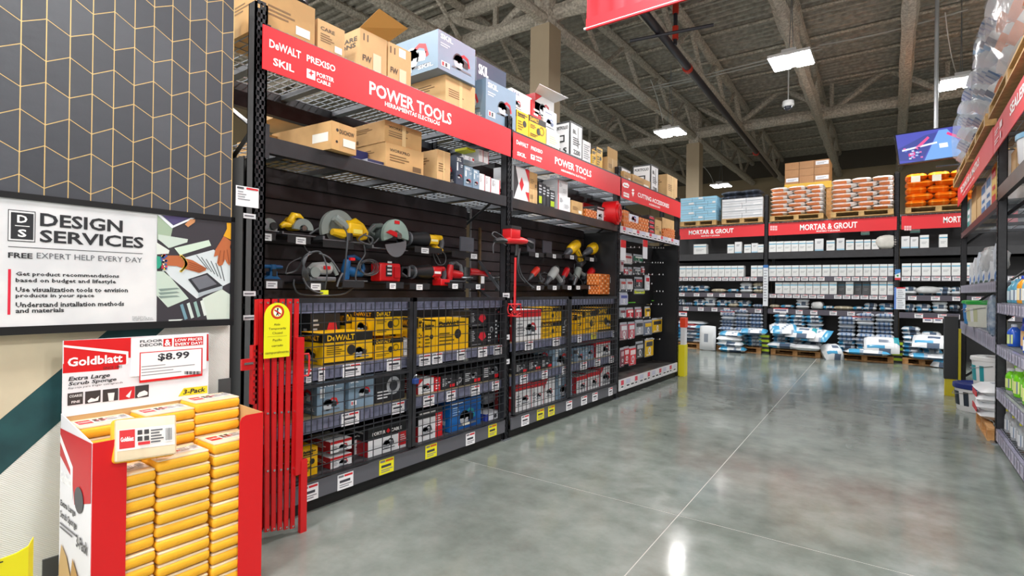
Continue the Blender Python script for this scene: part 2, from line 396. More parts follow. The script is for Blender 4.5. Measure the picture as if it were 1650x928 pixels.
mb = WF.mb(); mb.prism([(L0, 0), (1.475, 0), (1.475, 1.24), (xt2, 1.24)]+([(L0, f1(L0))] if f1(L0) > .001 else [(a2[0]-a2[1]/sl, 0)]) if f1(L0) > .001 else [(a2[0]-a2[1]/sl, 0), (1.475, 0), (1.475, 1.24), (xt2, 1.24)], .002, .012, RIB); mb.obj('panel', wl)
for X0, X1, Y0, Y1 in ((68, 99, 902, 935), (352, 371, 611, 640)):
    x0, zt = WF.px(X0, Y0); x1, _ = WF.px(X1, Y0); _, zb = WF.px(X0, Y1)
    mb = WF.mb(); mb.box(x0, x1, -.006, .002, zb, zt, C('#55585a', .4, 0, .2, 6)); mb.obj('dark_tile', wl)

# ---- framed board DESIGN SERVICES
SF = Fr('L', -2.9)
o = empty('framed_advertising_board', SF.w(.9, 0, 1.2), 'wide framed design services advertising board on the tiled wall', 'sign board')
FRM = C('#1b1c20', .3)
mb = SF.mb(); x0, x1, z0, z1 = .02, 1.467, 1.212, 1.79
for (p, q, r_, s_) in ((x0, x1, z0, z0+.034), (x0, x1, z1-.026, z1), (x0, x0+.02, z0, z1), (x1-.02, x1, z0, z1)): mb.box(p, q, -.004, .05, r_, s_, FRM)
mb.obj('frame', o)
marble = C('#e2e3e5', .3, 0, .07, 5, c2='#d3d5d9')
mb = SF.mb(); mb.box(x0, 1.449, .004, .03, z0+.03, z1-.024, marble); mb.obj('marble_print', o)
Y3 = .004; zp = lambda a, b: (a/3.867, 300+b/3.867)
INK = '#26282d'
mb = SF.mb()
def q(a, b, c, d, col, dy=.001): pquad(mb, SF, a, b, c, d, ink(col) if isinstance(col, str) else col, Y3, dy)
def t(s, a, b, c, d, col=INK, bold=True): ptext(mb, SF, s, a, b, c, d, col, bold, Y3)
q(13, 337, 57.3, 388, INK); q(14.2, 338.4, 56, 386.8, marble, .0014); q(17.5, 341.5, 54, 384.5, INK, .0018)
ptext(mb, SF, 'D', 27.5, 346, 358.5, 44, '#f2f2f2', True, Y3, .0024); ptext(mb, SF, 'S', 28.5, 369, 381.5, 42.5, '#f2f2f2', True, Y3, .0024)
q(24, 362.7, 47.5, 363.9, '#f2f2f2', .0024)
t('DESIGN', 64.6, 342.7, 364.2, 197.8); t('SERVICES', 64, 369.8, 390.2, 231.5); q(13, 396.6, 230, 397.6, INK)
t('FREE', 13, 406.5, 415.2, 52.5); t('EXPERT HELP EVERY DAY', 59, 407, 416.2, 229, '#63666c', False)
q(13, 433.5, 17.6, 507, '#d4213d')
for s, a_, b_, c_ in (('Get product recommendations', 437.5, 446, 192), ('based on budget and lifestyle', 447.8, 456.5, 187), ('Use visualization tools to envision', 462.3, 470.6, 206),
                      ('products in your space', 473, 481, 152), ('Understand installation methods', 487, 495.5, 200), ('and materials', 497, 504.5, 103)):
    t(s, 25, a_, b_, c_, INK)
t('Scan here to\nschedule your free\ndesign appointment', 213, 509.5, 517, 247, '#55585e', False)
mb.obj('printed_lettering', o)
mb = SF.mb()      # printed photograph: hands arranging tile samples
def pp(pts, col, k=1): ppoly(mb, SF, [zp(*p) for p in pts], col, Y3, .001+.0006*k)
pp([(980, 178), (1462, 222), (1455, 828), (975, 848)], '#38353c', 0)
pp([(980, 180), (1090, 190), (1060, 330), (1170, 345), (1060, 385), (980, 330)], '#9fb49c'); pp([(985, 300), (1170, 330), (1165, 350), (1050, 385), (985, 330)], '#c3d2c8', 2)
pp([(980, 178), (1070, 262), (1215, 198), (1200, 192), (1078, 245), (1000, 180)], '#e4e9f0', 3); pp([(1005, 180), (1078, 243), (1190, 194)], '#4c4470', 2)
pp([(1150, 238), (1185, 205), (1215, 208), (1212, 225), (1170, 255)], '#c98a5c', 4)
pp([(975, 350), (1055, 400), (1050, 420), (975, 425)], '#d7dfd8'); pp([(1085, 385), (1300, 335), (1315, 370), (1120, 430)], '#c9dccb', 2)
pp([(1060, 470), (1330, 395), (1455, 470), (1455, 590), (1225, 700), (1010, 525)], '#cfd8dc', 1)
for k in range(6): pp([(1220+k*30, 430+k*12), (1226+k*30, 430+k*12), (1300+k*20, 520+k*14), (1294+k*20, 520+k*14)], '#5b6066', 2)
pp([(1170, 580), (1290, 540), (1385, 620), (1235, 665)], '#2e2f36', 3); pp([(1235, 665), (1385, 620), (1385, 640), (1235, 690)], '#a9b3ba', 3)
pp([(1190, 580), (1285, 552), (1350, 610), (1240, 645)], '#6c6f78', 4)
pp([(975, 530), (1030, 530), (1175, 700), (1045, 755), (975, 680)], '#bfd0c4', 1)
for k in range(3): pp([(985, 640+k*22), (1100, 632+k*24), (1120, 640+k*24), (1000, 655+k*22)], '#7d908a', 2)
for k in range(4): pp([(1120+k*42, 740-k*8), (1138+k*42, 732-k*8), (1168+k*40, 825-k*8), (1150+k*40, 833-k*8)], ('#6f95a3', '#c8d6d0', '#8fb1ab', '#d5dfda')[k], 2)
pp([(1260, 700), (1380, 640), (1455, 690), (1455, 828), (1290, 832)], '#cbd7cc', 1); pp([(1050, 832), (1140, 828), (1120, 842), (1050, 845)], '#dfe5e0', 1)
SK1, SK2 = '#b5653c', '#8f4a2b'
pp([(1000, 432), (1110, 432), (1150, 450), (1200, 462), (1285, 512), (1280, 525), (1240, 540), (1150, 515), (1100, 498), (1010, 492)], SK1, 4)
for k in range(4): pp([(1175, 470+k*14), (1285-k*10, 510+k*7), (1280-k*10, 514+k*7), (1175, 475+k*14)], SK2, 5)
pp([(975, 435), (1000, 440), (1005, 490), (990, 512), (975, 515)], '#2f9d82', 5)
for k in range(22):
    cx, cy = 1018+RND.uniform(-16, 16), 470+RND.uniform(-44, 46); pp([(cx-7, cy-6), (cx+7, cy-6), (cx+7, cy+6), (cx-7, cy+6)], RND.choice(['#e8d9c8', '#c93b52', '#3d62a8', '#e7c94a', '#f3f0ea']), 6)
for k in range(20):
    tt = k/19*pi; cx, cy = 1125+sin(tt)*32, 432+k/19*98; pp([(cx-9, cy-6), (cx+9, cy-4), (cx+7, cy+7), (cx-8, cy+5)], RND.choice(['#d8b43a', '#b98d22', '#efd46a']), 7)
pp([(1410, 228), (1462, 230), (1458, 345), (1390, 310), (1412, 265)], '#e0a21c', 5)
pp([(1392, 310), (1440, 345), (1430, 380), (1452, 440), (1450, 460), (1435, 470), (1428, 495), (1412, 480), (1400, 455), (1385, 490), (1362, 498), (1350, 480), (1358, 430), (1330, 440), (1340, 395), (1368, 350)], SK1, 5)
for a_ in ((1372, 400, 1358, 480), (1395, 400, 1388, 470), (1412, 395, 1425, 480)): pp([(a_[0]-3, a_[1]), (a_[0]+3, a_[1]), (a_[2]+3, a_[3]), (a_[2]-3, a_[3])], SK2, 6)
mb.obj('printed_photograph', o)

# ================================================================== SPONGE DISPLAY BIN
HF = Fr('L', -2.855)
x0, x1, zr = .73, 1.405, .815
D = .37                                                       # depth toward the aisle: front at local y=-D
o = empty('cardboard_display_bin', HF.w(1.07, -.2, 0), 'tall red and white cardboard bin full of yellow scrub sponges', 'display bin')
CARD = C('#c9a36f', .8, 0, .1, 6); BRED = C('#d3151b', .38); BWH = C('#e6e6ec', .4)
mb = HF.mb(); mb.box(x0, x1, -.004, 0, 0, .86, CARD); mb.obj('back_panel', o)
mb = HF.mb(); hb, ht = .86, 1.182; mb.box(x0, 1.318, -.006, 0, hb, ht, BWH)
mb.prism([(x0, 1.085), (.93, 1.07), (.93, 1.04), (.73, 1.045)], -.0065, -.006, BRED)
hc = mb.obj('header_card', o)
mb = HF.mb(); GX = lambda a: HF.px(a/2.332+60, 545)[0]
def hq(a, b, c, d, col, dy=.0072): pquad(mb, HF, 60+a/2.332, 530+b/2.332, 60+c/2.332, 530+d/2.332, ink(col), 0, dy)
def htx(s, a, b, c, d, col, bold=True, sh=0, dy=.0085): ptext(mb, HF, s, 60+a/2.332, 530+b/2.332, 530+c/2.332, 60+d/2.332, col, bold, 0, dy, sh)
def hp(pts, col, dy=.0072): ppoly(mb, HF, [(60+a/2.332, 530+b/2.332) for a, b in pts], col, 0, dy)
hp([(98, 44), (641, 19), (641, 120), (370, 108), (340, 108), (330, 132), (98, 152)], '#d3151b', .0068)
hp([(98, 60), (340, 84), (340, 128), (332, 132), (332, 95), (98, 68)], '#f4f4f4', .0075)
htx('Goldblatt', 112, 108, 142, 318, '#ffffff'); htx('SINCE 1885', 245, 142, 152, 316, '#333333', False)
htx('Extra Large', 113, 180, 200, 268, '#2b2b30', True, .25); htx('Scrub Sponge', 113, 200, 217, 293, '#2b2b30', True, .25)
htx('Esponja para fregar extragrande', 113, 219, 228, 318, '#2b2b30', False, .25)
for k, a_ in enumerate((112, 178, 244, 306, 366)):
    hq(a_, 242-k*7, a_+58 if k < 4 else 417, 288-k*7, '#3a3638' if k != 3 else '#c8242c')
htx('COARSE', 118, 248, 258, 166, '#dddddd', True, 0, .009); htx('FINE', 126, 270, 279, 158, '#dddddd', True, 0, .009)
hp([(186, 270), (200, 258), (215, 262), (230, 250), (226, 268), (190, 276)], '#e8e8e8', .009); hp([(262, 240), (288, 238), (284, 268), (266, 270)], '#e8e8e8', .009)
hp([(330, 252), (352, 228), (344, 258)], '#f3f3f3', .009); hp([(372, 250), (380, 238), (400, 230), (412, 236), (412, 246), (376, 256)], '#e8e8e8', .009)
hp([(527, 253), (548, 222), (637, 212), (637, 240)], '#e3cf22'); htx('3-Pack', 545, 228, 246, 628, '#26262a', True, .2)
mb.obj('printed_face', hc)
mb = HF.mb(); mb.box(.975, 1.305, -.012, -.008, 1.0, 1.178, C('#efeff2', .25)); pc = mb.obj('price_card', hc)
mb = HF.mb()
hq(381, 88, 617, 202, '#d3151b', .0125); hq(385, 91, 612, 192, '#f2f2f4', .0128)
htx('FLOOR', 382, 42, 52, 467, '#3a3a40', True, 0, .0128); htx('DECOR', 382, 56, 67, 467, '#3a3a40', True, 0, .0128)
hq(470, 37, 502, 66, '#d3151b', .0126); htx('&', 474, 40, 63, 498, '#ffffff', True, 0, .0135); hq(510, 33, 619, 66, '#d3151b', .0126)
htx('LOW PRICES', 514, 37, 48, 615, '#ffffff', True, 0, .0135); htx('EVERY DAY!', 514, 52, 63, 615, '#ffffff', True, 0, .0135)
htx('$8.99', 449, 92, 122, 567, '#2c2c34', True, 0, .0135)
for k in range(4): hq(387, 140+k*11, 387+(90, 200, 120, 150)[k], 143+k*11, '#8d8d95', .0133)
for k in range(14): hq(548+k*4.4, 158, 550+k*4.4+(k % 3), 170, '#2c2c34', .0133)
mb.obj('price_print', pc)
# side panels, front flaps
mb = HF.mb(); 
def side(x, mat, nm, top_back, top_front):
    m_ = HF.mb(); m_.add([(x-.002, 0, 0), (x+.002, 0, 0), (x+.002, -D, 0), (x-.002, -D, 0), (x-.002, 0, top_back), (x+.002, 0, top_back), (x+.002, -D, top_front), (x-.002, -D, top_front)],
                         [(3, 2, 1, 0), (4, 5, 6, 7), (0, 1, 5, 4), (1, 2, 6, 5), (2, 3, 7, 6), (3, 0, 4, 7)], mat); return m_.obj(nm, o)
sp = side(x0, BWH, 'side_panel', .875, zr); side(x1-.002, CARD, 'side_panel', .83, zr)
mb = HF.mb(); els = [('p', [(0, 1), (0, .86), (.42, .78), (.5, .66), (1, .72), (1, 1)], '#c0222a'), ('p', [(0, .93), (.36, .82), (.4, .68), (.44, .68), (.44, .84), (0, .97)], '#f2f2f4'),
       ('T', 'Goldblatt', .04, .73, .38, .79, '#ffffff'), ('T', 'Extra Large', .05, .6, .55, .64, '#3b3b42'), ('T', 'Scrub Sponge', .05, .54, .6, .585, '#3b3b42'), ('l', .05, .49, .6, .53, 2, '#6b6b70'),
       ('c', .66, .7, .14, '#4a4a50'), ('T', '3-Pack', .6, .47, .95, .53, '#3b3b42'), ('p', [(.05, .05), (.5, .02), (.52, .25), (.3, .38), (.12, .42), (.05, .3)], '#c9a56b'), ('p', [(.4, .02), (.8, .1), (.76, .3), (.5, .4), (.42, .25)], '#b98d4a')]
mb.decal(els, (x0-.002, -.0, .0), (0, -1, 0), (0, 0, 1), D, zr)
# printed on the outward (-x) face: u runs toward the aisle
mb.obj('printed_face', sp)
def flap(a_, b_, round_right):
    m_ = HF.mb(); r = .03; P = [(a_, 0), (b_, 0)]
    if round_right: P += [(b_, zr-r), (b_-r*.3, zr-r*.3), (b_-r, zr), (a_, zr)]
    else: P += [(b_, zr), (a_+r, zr), (a_+r*.3, zr-r*.3), (a_, zr-r)]
    m_.prism(P, -D-.004, -D, BRED); return m_.obj('front_flap', o)
flap(x0, .842, True); flap(1.292, x1, False)
# ---- sponges
SPY = C('#fbb928', .55, 0, .06, 30, .15, 200); SPT = C('#ecd9b8', .5, 0, .08, 20)
def sponge_mesh():
    m_ = MB(); w, d, h = .214, .172, .0525
    m_.rbox(-w/2, w/2, -d/2, d/2, 0, h*.94, .016, SPY); m_.rbox(-w/2+.004, w/2-.004, -d/2+.004, d/2-.004, h*.94-.006, h, .007, SPT)
    s_ = m_.obj('scrub_sponge'); smoothed(s_, 50); return s_
base = sponge_mesh(); base_me = base.data; bpy.data.objects.remove(base)
def wrap_print():
    m_ = MB(); w, d = .2, .15
    m_.decal([('r', .02, .25, .98, .8, '#e9e6e2'), ('r', .05, .3, .3, .78, '#c9252c'), ('T', 'Goldblatt', .07, .48, .28, .6, '#ffffff'), ('r', .34, .62, .42, .74, '#3a3638'), ('r', .34, .45, .42, .57, '#3a3638'),
              ('r', .45, .62, .53, .74, '#3a3638'), ('r', .45, .45, .53, .57, '#3a3638'), ('l', .56, .35, .78, .74, 5, '#55555a'), ('r', .8, .36, .94, .74, '#ffffff')]+
             [('r', .81+i*.017, .38, .818+i*.017, .72, '#222222') for i in range(7)]+[('r', .34, .34, .54, .42, '#c9252c')], (-w/2, -d/2, .0), (1, 0, 0), (0, 1, 0), w, d)
    s_ = m_.obj('p'); me = s_.data; bpy.data.objects.remove(s_); return me
wrap_me = wrap_print()
HR = HF.M.to_3x3().to_4x4()
def sponge(x, y, z, label, rz=0, rx=0, top=False, group='yellow scrub sponges in the cardboard bin'):
    s_ = bpy.data.objects.new('scrub_sponge', base_me); COL.objects.link(s_)
    s_.matrix_world = Matrix.Translation(HF.w(x, y, z)) @ HR @ Matrix.Rotation(radians(rz), 4, 'Z') @ Matrix.Rotation(radians(rx), 4, 'X')
    tag(s_, label, 'sponge', group)
    if top:
        w_ = bpy.data.objects.new('printed_wrapper', wrap_me); COL.objects.link(w_); w_.parent = s_; w_.location = (0, 0, .0535)
    return s_
cols = [(.855, 'left'), (1.052, 'middle'), (1.222, 'right')]
cxs = {'left': (.822, 12), 'middle': (1.05, 13), 'right': (1.283, 13)}
# front row: three columns
for nm, cx, n, zt in (('left', .845, 12, .665), ('middle', 1.062, 13, .693), ('right', 1.285, 13, .712)):
    for k in range(n):
        z = zt-(k+1)*.0545-(k//3)*.003; 
        if z < .005: break
        row = 'top' if k == 0 else ORD[k]+' from the top'
        sponge(cx+RND.uniform(-.003, .003), -D+.09+RND.uniform(-.004, .004), z, 'yellow scrub sponge, %s of the %s front column in the bin' % (row, nm), RND.uniform(-1.5, 1.5), top=k == 0)
# back row, stacked higher
for nm, cx, zt in (('left', .848, .842), ('middle', 1.08, .85), ('right', 1.29, .872)):
    for k in range(5):
        z = zt-(k+1)*.0545
        sponge(cx, -.09, z, 'yellow scrub sponge, %s of the %s back column in the bin' % ('top' if k == 0 else ORD[k]+' from the top', nm), RND.uniform(-2, 2), top=k == 0)
# leaning pack on top of the front left column
x_, z_ = HF.px(239, 740, -D+.05)
zq = HF.px(190, 751, -D)[1]; xq = HF.px(235, 720, -D)[0]
s_ = sponge(xq, -D+.045, zq+.078, 'sponge pack leaning upright on top of the front columns, label facing out', -3, 74, True); s_.matrix_world = s_.matrix_world @ Matrix.Rotation(radians(-4), 4, 'Z') @ Matrix.Diagonal((1.04, .99, 1.25, 1))
# yellow sign corner at lower left
YF = Fr('L', -2.35); YEL = C('#e2d71a', .4)
x_, z_ = YF.px(57, 868); xa, za = YF.px(46, 880)
mb = YF.mb(); mb.prism([(.1, 0), (xa, 0), (xa, za-.0), (xa-.03, za-.012), (.1, za-.06)], 0, .006, YEL); q_ = mb.obj('yellow_floor_sign', label='yellow plastic floor stand sign cut off at the lower left corner', cat='sign')
mb = YF.mb(); mb.add([(xa, 0, 0), (x_, .02, 0), (x_, .02, z_), (xa, 0, za), (xa, .006, 0), (x_, .026, 0), (x_, .026, z_), (xa, .006, za)], [(0, 1, 2, 3), (7, 6, 5, 4), (1, 5, 6, 2), (3, 2, 6, 7)], YEL); mb.obj('edge_flange', q_)
mb = YF.mb(); ptext(mb, YF, 'L', -3, 897, 908, 5, '#26282a'); mb.obj('printed_letter', q_)

# ================================================================== RED FOLDING GATE
GF = Fr('L', -2.84)
GR = C('#c8151b', .38, 0, .12, 8)
o = empty('folding_gate', GF.w(1.7, 0, .03), 'red metal folding aisle gate collapsed upright against the tool rack', 'gate')
xs0 = [GF.px(X, 484)[0] for X in (418, 424, 430, 436, 442, 448, 454, 460, 466, 472, 478)]
for i in range(10):
    xt_ = xs0[i]+.008; xb_ = GF.px(421+i*5.1, 840)[0]
    a_ = -.03 if i % 2 else .0
    zt_ = 1.352; zb_ = .075-.0045*i
    mb = GF.mb(); w_ = .0125
    mb.add([(xb_-w_, a_, zb_), (xb_+w_, a_, zb_), (xt_+w_, a_, zt_), (xt_-w_, a_, zt_), (xb_-w_, a_+.012, zb_), (xb_+w_, a_+.012, zb_), (xt_+w_, a_+.012, zt_), (xt_-w_, a_+.012, zt_)],
           [(0, 1, 2, 3), (7, 6, 5, 4), (1, 5, 6, 2), (0, 3, 7, 4), (3, 2, 6, 7), (0, 4, 5, 1)], GR); sl_ = mb.obj('slat', o)
    mb = GF.mb()
    for j in range(5):
        f = (.01, .262, .51, .765, .985)[j]; cx = xb_+(xt_-xb_)*f; cz = zb_+(zt_-zb_)*f
        mb.disc(cx, cz, a_-.006, a_, 0, .006, 0, 360, 8, CHROME)
    mb.obj('rivet', sl_)
mb = GF.mb(); x_ = GF.px(472, 500)[0]; x2_ = GF.px(483, 500)[0]; mb.box(x_, x2_, -.05, -.02, .34, 1.13, GR); ps = mb.obj('end_post', o)
mb = GF.mb(); a_ = GF.px(476, 745)[0]; b_ = GF.px(487, 745)[0]; mb.box(a_+.003, b_-.002, -.055, -.03, .0, .42, GR); mb.obj('floor_post', o)
mb = GF.mb(); h1, h2 = GF.px(480, 570)[1], GF.px(480, 605)[1]; mb.tube([(x2_, -.035, h1), (x2_+.035, -.04, h1), (x2_+.04, -.04, h1-.02), (x2_+.04, -.04, h2+.02), (x2_+.035, -.04, h2), (x2_, -.035, h2)], .006, 6, GR); mb.obj('pull_handle', ps)
mb = GF.mb(); a_ = GF.px(407, 560)[0]; mb.box(a_, a_+.03, .0, .03, .78, 1.1, GR)
for j in range(9): mb.box(a_+.006, a_+.024, -.003, 0, .8+j*.033, .812+j*.033, C('#7c0c10', .5))
mb.box(a_-.06, a_+.01, -.005, .01, .97, 1.03, GR); mb.box(a_-.05, a_, -.012, -.004, 1.0, 1.012, CHROME); mb.obj('hinge_bracket', o)
mb = GF.mb(); a_ = GF.px(413, 490)[0]; mb.box(a_, a_+.012, .0, .02, .6, 1.35, GR); mb.obj('hinge_post', o)
# yellow tag
x_, z_ = GF.px(425, 578, -.06); x2_, _ = GF.px(466, 578, -.06); _, zt_ = GF.px(426, 488, -.06); r = (x2_-x_)/2
mb = GF.mb(); P = [(x_, z_), (x2_, z_)]+[((x_+x2_)/2+cos(radians(q_))*r, zt_-r*1.0+sin(radians(q_))*r) for q_ in range(0, 181, 15)]
mb.prism(P, -.062, -.058, C('#e4e11e', .4)); tg = mb.obj('aisle_closed_tag', label='yellow rounded tag hanging on the red folding gate, aisle temporarily closed', cat='sign')
mb = GF.mb(); Wd = x2_-x_; Hd = zt_-z_
els = [('o', .5, .83, .26, '#c5201f'), ('c', .5, .83, .16, '#f4f4ee'), ('p', [(.44, .86), (.5, .87), (.55, .82), (.52, .79), (.56, .765), (.53, .76), (.49, .785), (.45, .76), (.43, .77), (.47, .81)], '#222222'), ('c', .5, .885, .04, '#222222'),
       ('p', [(.36, .86), (.39, .88), (.64, .8), (.61, .78)], '#c5201f'), ('t', 'Aisle', .36, .585, .6, .625, '#34361c'), ('t', 'Temporarily', .16, .5, .84, .55, '#34361c'), ('t', 'Closed', .3, .43, .7, .47, '#34361c'),
       ('r', .12, .385, .88, .39, '#7c7c20'), ('t', 'Pasillo', .32, .3, .68, .34, '#34361c'), ('t', 'cerrado', .28, .2, .72, .24, '#34361c'), ('t', 'temporalmente', .04, .06, .96, .12, '#34361c')]
mb.decal(els, (x_, -.062, z_), (1, 0, 0), (0, 0, 1), Wd, Hd, .0006); mb.obj('printed_face', tg)

# ================================================================== LEFT TOOL RACK
PB = C('#222327', .4, .2, .25, 12, c2='#303136')
def post(F, x, z1, y0=0, depth=.07, w=.078, parent=None, name='post', holes=True, z0=0, side=True):
    """upright channel: two rows of punched slots in the face toward the aisle"""
    mb = F.mb(); mb.box(x-w/2, x-w/2+.012, y0, y0+depth, z0, z1, PB); mb.box(x+w/2-.012, x+w/2, y0, y0+depth, z0, z1, PB)
    mb.box(x-w/2, x+w/2, y0+depth-.006, y0+depth, z0, z1, PB)
    if holes:
        mb.box(x-.006, x+.006, y0, y0+.008, z0, z1, PB); mb.box(x-w/2, x-w/2+.016, y0, y0+.004, z0, z1, PB); mb.box(x+w/2-.016, x+w/2, y0, y0+.004, z0, z1, PB)
        z = z0
        while z < z1:
            mb.box(x-w/2+.012, x+w/2-.012, y0, y0+.004, z, z+.022, PB); z += .05
    else: mb.box(x-w/2, x+w/2, y0, y0+.004, z0, z1, PB)
    o = mb.obj(name, parent); return o
def tag_els(kind):
    bg = {'w': '#eeeef2', 'y': '#e6df1c'}[kind]
    return [('r', 0, 0, 1, 1, bg), ('r', .05, .8, .38, .94, '#77787e'), ('r', .42, .8, .95, .94, '#cf2630' if kind == 'w' else '#c65b26'), ('r', .12, .45, .8, .62, '#3a3b44'), ('l', .12, .1, .9, .38, 2, '#7d7e86')]
def price_tag(F, x, z0, w, h, y, parent, kind='w'):
    mb = F.mb(); mb.box(x, x+w, y-.003, y, z0, z0+h, ink('#eeeef2' if kind == 'w' else '#e6df1c')); mb.decal(tag_els(kind), (x, y-.0032, z0), (1, 0, 0), (0, 0, 1), w, h, .0005)
    return mb.obj('price_tag', parent)
def grid(F, x0, x1, y, z0, z1, sx, sz, r, parent, mat, name='wire_mesh'):
    mb = F.mb(); x = x0
    while x <= x1+1e-6: mb.box(x-r, x+r, y-r, y+r, z0, z1, mat); x += sx
    z = z0
    while z <= z1+1e-6: mb.box(x0, x1, y-3*r, y-r, z-r, z+r, mat); z += sz
    return mb.obj(name, parent, kind='stuff')
def deck(F, x0, x1, y0, y1, z, parent, s=.06, sd=.11, lip=.035, bars=5):
    mb = F.mb(); r = .0026; x = x0+.01
    while x <= x1-.005:
        mb.box(x-r, x+r, y0, y1, z, z+2*r, STEEL)
        if lip: mb.box(x-r, x+r, y0-2*r, y0, z-lip, z, STEEL)
        x += s
    y = y0
    while y <= y1: mb.box(x0, x1, y-r, y+r, z-2*r, z, STEEL); y += sd
    if lip: mb.box(x0, x1, y0-2*r, y0, z-lip, z-lip+2*r, STEEL)
    mb.obj('wire_deck', parent, kind='stuff')
    for i in range(bars):
        xx = x0+(x1-x0)*(i+.5)/bars; mb = F.mb(); mb.box(xx-.03, xx+.03, y0+.02, y1-.02, z-.045, z-.006, C('#6d7076', .35, .5)); mb.obj('crossbar', parent)
P0 = [1.655, 4.1, 6.56, 8.95]
RZ = 2.98; DEP = 1.05
rack = empty('pallet_rack', LF.w(5.3, .5, 0), 'long black steel pallet rack of three bays holding power tools, left of the aisle', 'rack')
for i, x in enumerate(P0):
    post(LF, x, 3.06 if i < 3 else 3.0, parent=rack); post(LF, x, 3.06, DEP-.07, parent=rack, holes=False)
    mb = LF.mb(); z = .15; k = 0
    while z < 2.7:
        a, b = (x, .07, z), (x, DEP-.07, z+.55)
        if k % 2: a, b = (x, DEP-.07, z), (x, .07, z+.55)
        mb = LF.mb(); mb.tube([a, b], .015, 4, PB); mb.obj('brace', rack); z += .55; k += 1
    mb = LF.mb(); mb.box(x-.055, x+.055, -.02, .09, 0, .008, STEEL); mb.obj('foot_plate', rack)
mb = LF.mb(); mb.box(P0[0]-.046, P0[0]-.04, .09, DEP-.08, .05, 2.18, C('#17181b', .5)); mb.obj('side_panel', rack)
# outer end post pair seen beside the tiled wall
post(LF, P0[0]-.075, 3.06, .25, parent=rack, holes=True)
for i in range(3):
    a, b = P0[i]+.04, P0[i+1]-.04
    for yy in (0, DEP-.05):
        mb = LF.mb(); mb.box(a, b, yy, yy+.05, 2.88, 2.945, PB); mb.obj('beam', rack)
        zz0, zz1 = (2.205, 2.3)
        if i == 2 and yy == 0: zz0, zz1 = 2.185, 2.285
        mb = LF.mb(); mb.box(a, b, yy, yy+.05, zz0, zz1, BLACK if i != 1 or yy else C('#1c1b1d', .4, 0, .3, 3, c2='#3a2a26')); mb.obj('beam', rack)
    deck(LF, a, b, .01, DEP, 2.95, rack); deck(LF, a, b, .06, DEP, 2.3 if i < 2 else 2.285, rack, lip=0)
    mb = LF.mb(); mb.box(a, b, .5, .55, 2.6, 2.7, PB); mb.obj('rear_beam', rack)
    # dark sheet closing the back of the upper levels is not there: the rack is open above the tool wall
# connector plates
for i, x in enumerate(P0):
    for z in (2.75, 2.17):
        mb = LF.mb(); mb.box(x+.03, x+.055, -.006, .0, z, z+.2, PB); mb.obj('beam_clip', rack)
# ---- black slat wall behind the tools
SW = .5
SLATM = C('#383135', .42, 0, .25, 4, c2='#2a2528'); 
for i in range(3):
    a, b = P0[i]+.04, P0[i+1]-.04
    z = .1 if i == 2 else 1.30
    if i == 2:
        mb = LF.mb(); mb.box(a, b, SW-.08, SW-.06, .2, 2.2, C('#17171a', .5)); mb.obj('back_board', rack)
        continue
    mb = LF.mb(); mb.box(a, b, SW+.006, SW+.02, .1, 2.24, C('#0c0b0d', .6)); mb.obj('back_board', rack)
    while z < 2.2:
        mb = LF.mb(); mb.box(a, b, SW-.01, SW+.006, z+.006, z+.0985, SLATM); mb.obj('slat', rack); z += .1035
for x in (P0[2]-.042, P0[3]-.045, P0[0]+.045):
    mb = LF.mb(); mb.box(x-.008, x+.004, .02, SW, .1, 2.2, C('#141519', .45)); mb.obj('side_panel', rack)
x_, _ = LF.px(773, 400, SW-.02); mb = LF.mb(); mb.box(x_-.012, x_+.012, SW-.03, SW-.01, 1.3, 2.05, C('#6a5334', .5, 0, .5, 20)); mb.obj('joint_strip', rack)
mb = LF.mb(); p1 = LF.px(772, 421, .3); p2 = LF.px(808, 470, .3); mb.tube([(p1[0], .3, p1[1]), (p2[0], .3, p2[1])], .018, 4, C('#50535a', .4, .4)); mb.obj('brace_bar', rack)
# ---- inner shelves of the two caged bays with label strips
STRIPM = C('#767990', .3, 0, .35, 26, c2='#5b5e74')
for i in range(2):
    a, b = P0[i]+.05, P0[i+1]-.05
    for (z0, z1, yy) in ((.085, .2, -.01), (.49, .578, .04), (.822, .903, .04), (1.255, 1.32, .04)):
        base = z0 < .1
        if z0 < 1.2:
            mb = LF.mb(); mb.box(a, b, yy, SW, z1-.02, z1, C('#7a6f52' if not base else '#44454a', .6)); mb.obj('shelf', rack)
        mb = LF.mb(); mb.box(a, b, yy-.012, yy, z0, z1, C('#5a5b62', .35) if base else STRIPM); mb.obj('label_strip', rack)
        if not base:
            mb = LF.mb(); x = a+.03
            while x < b-.05: mb.box(x, x+.004, yy-.014, yy-.012, z0+.01, z1-.01, C('#33353f', .4)); x += .085
            mb.obj('strip_divider', rack, kind='stuff')
    mb = LF.mb(); mb.box(a, b, .02, .1, .0, .085, C('#0e0e10', .6)); mb.obj('kick_board', rack)
def tags(pxs, y, z0, z1, kind='w', F=LF, yref=600, par=rack):
    for (X0, X1) in pxs:
        xa, xb = F.px(X0, yref, y)[0], F.px(X1, yref, y)[0]; price_tag(F, xa, z0, xb-xa, z1-z0, y, par, kind)
tags([(493, 503), (513, 523), (552, 581), (623, 646), (675, 693), (696, 712), (736, 750), (770, 784), (795, 808), (845, 858), (890, 901), (930, 936), (986, 992)], .028, .815, .9)
tags([(551, 579), (631, 652), (682, 700), (720, 734), (758, 773), (793, 804), (838, 850), (872, 882), (905, 914), (935, 945), (958, 967), (981, 989)], .028, .485, .57)
tags([(488, 515), (546, 571), (752, 766), (841, 853), (913, 922), (937, 946), (955, 963), (981, 987)], -.022, .085, .185)
tags([(613, 636), (687, 705), (788, 801), (866, 877), (884, 894)], -.022, .09, .195, 'y')
tags([(952, 960)], .028, .83, .9, 'y')
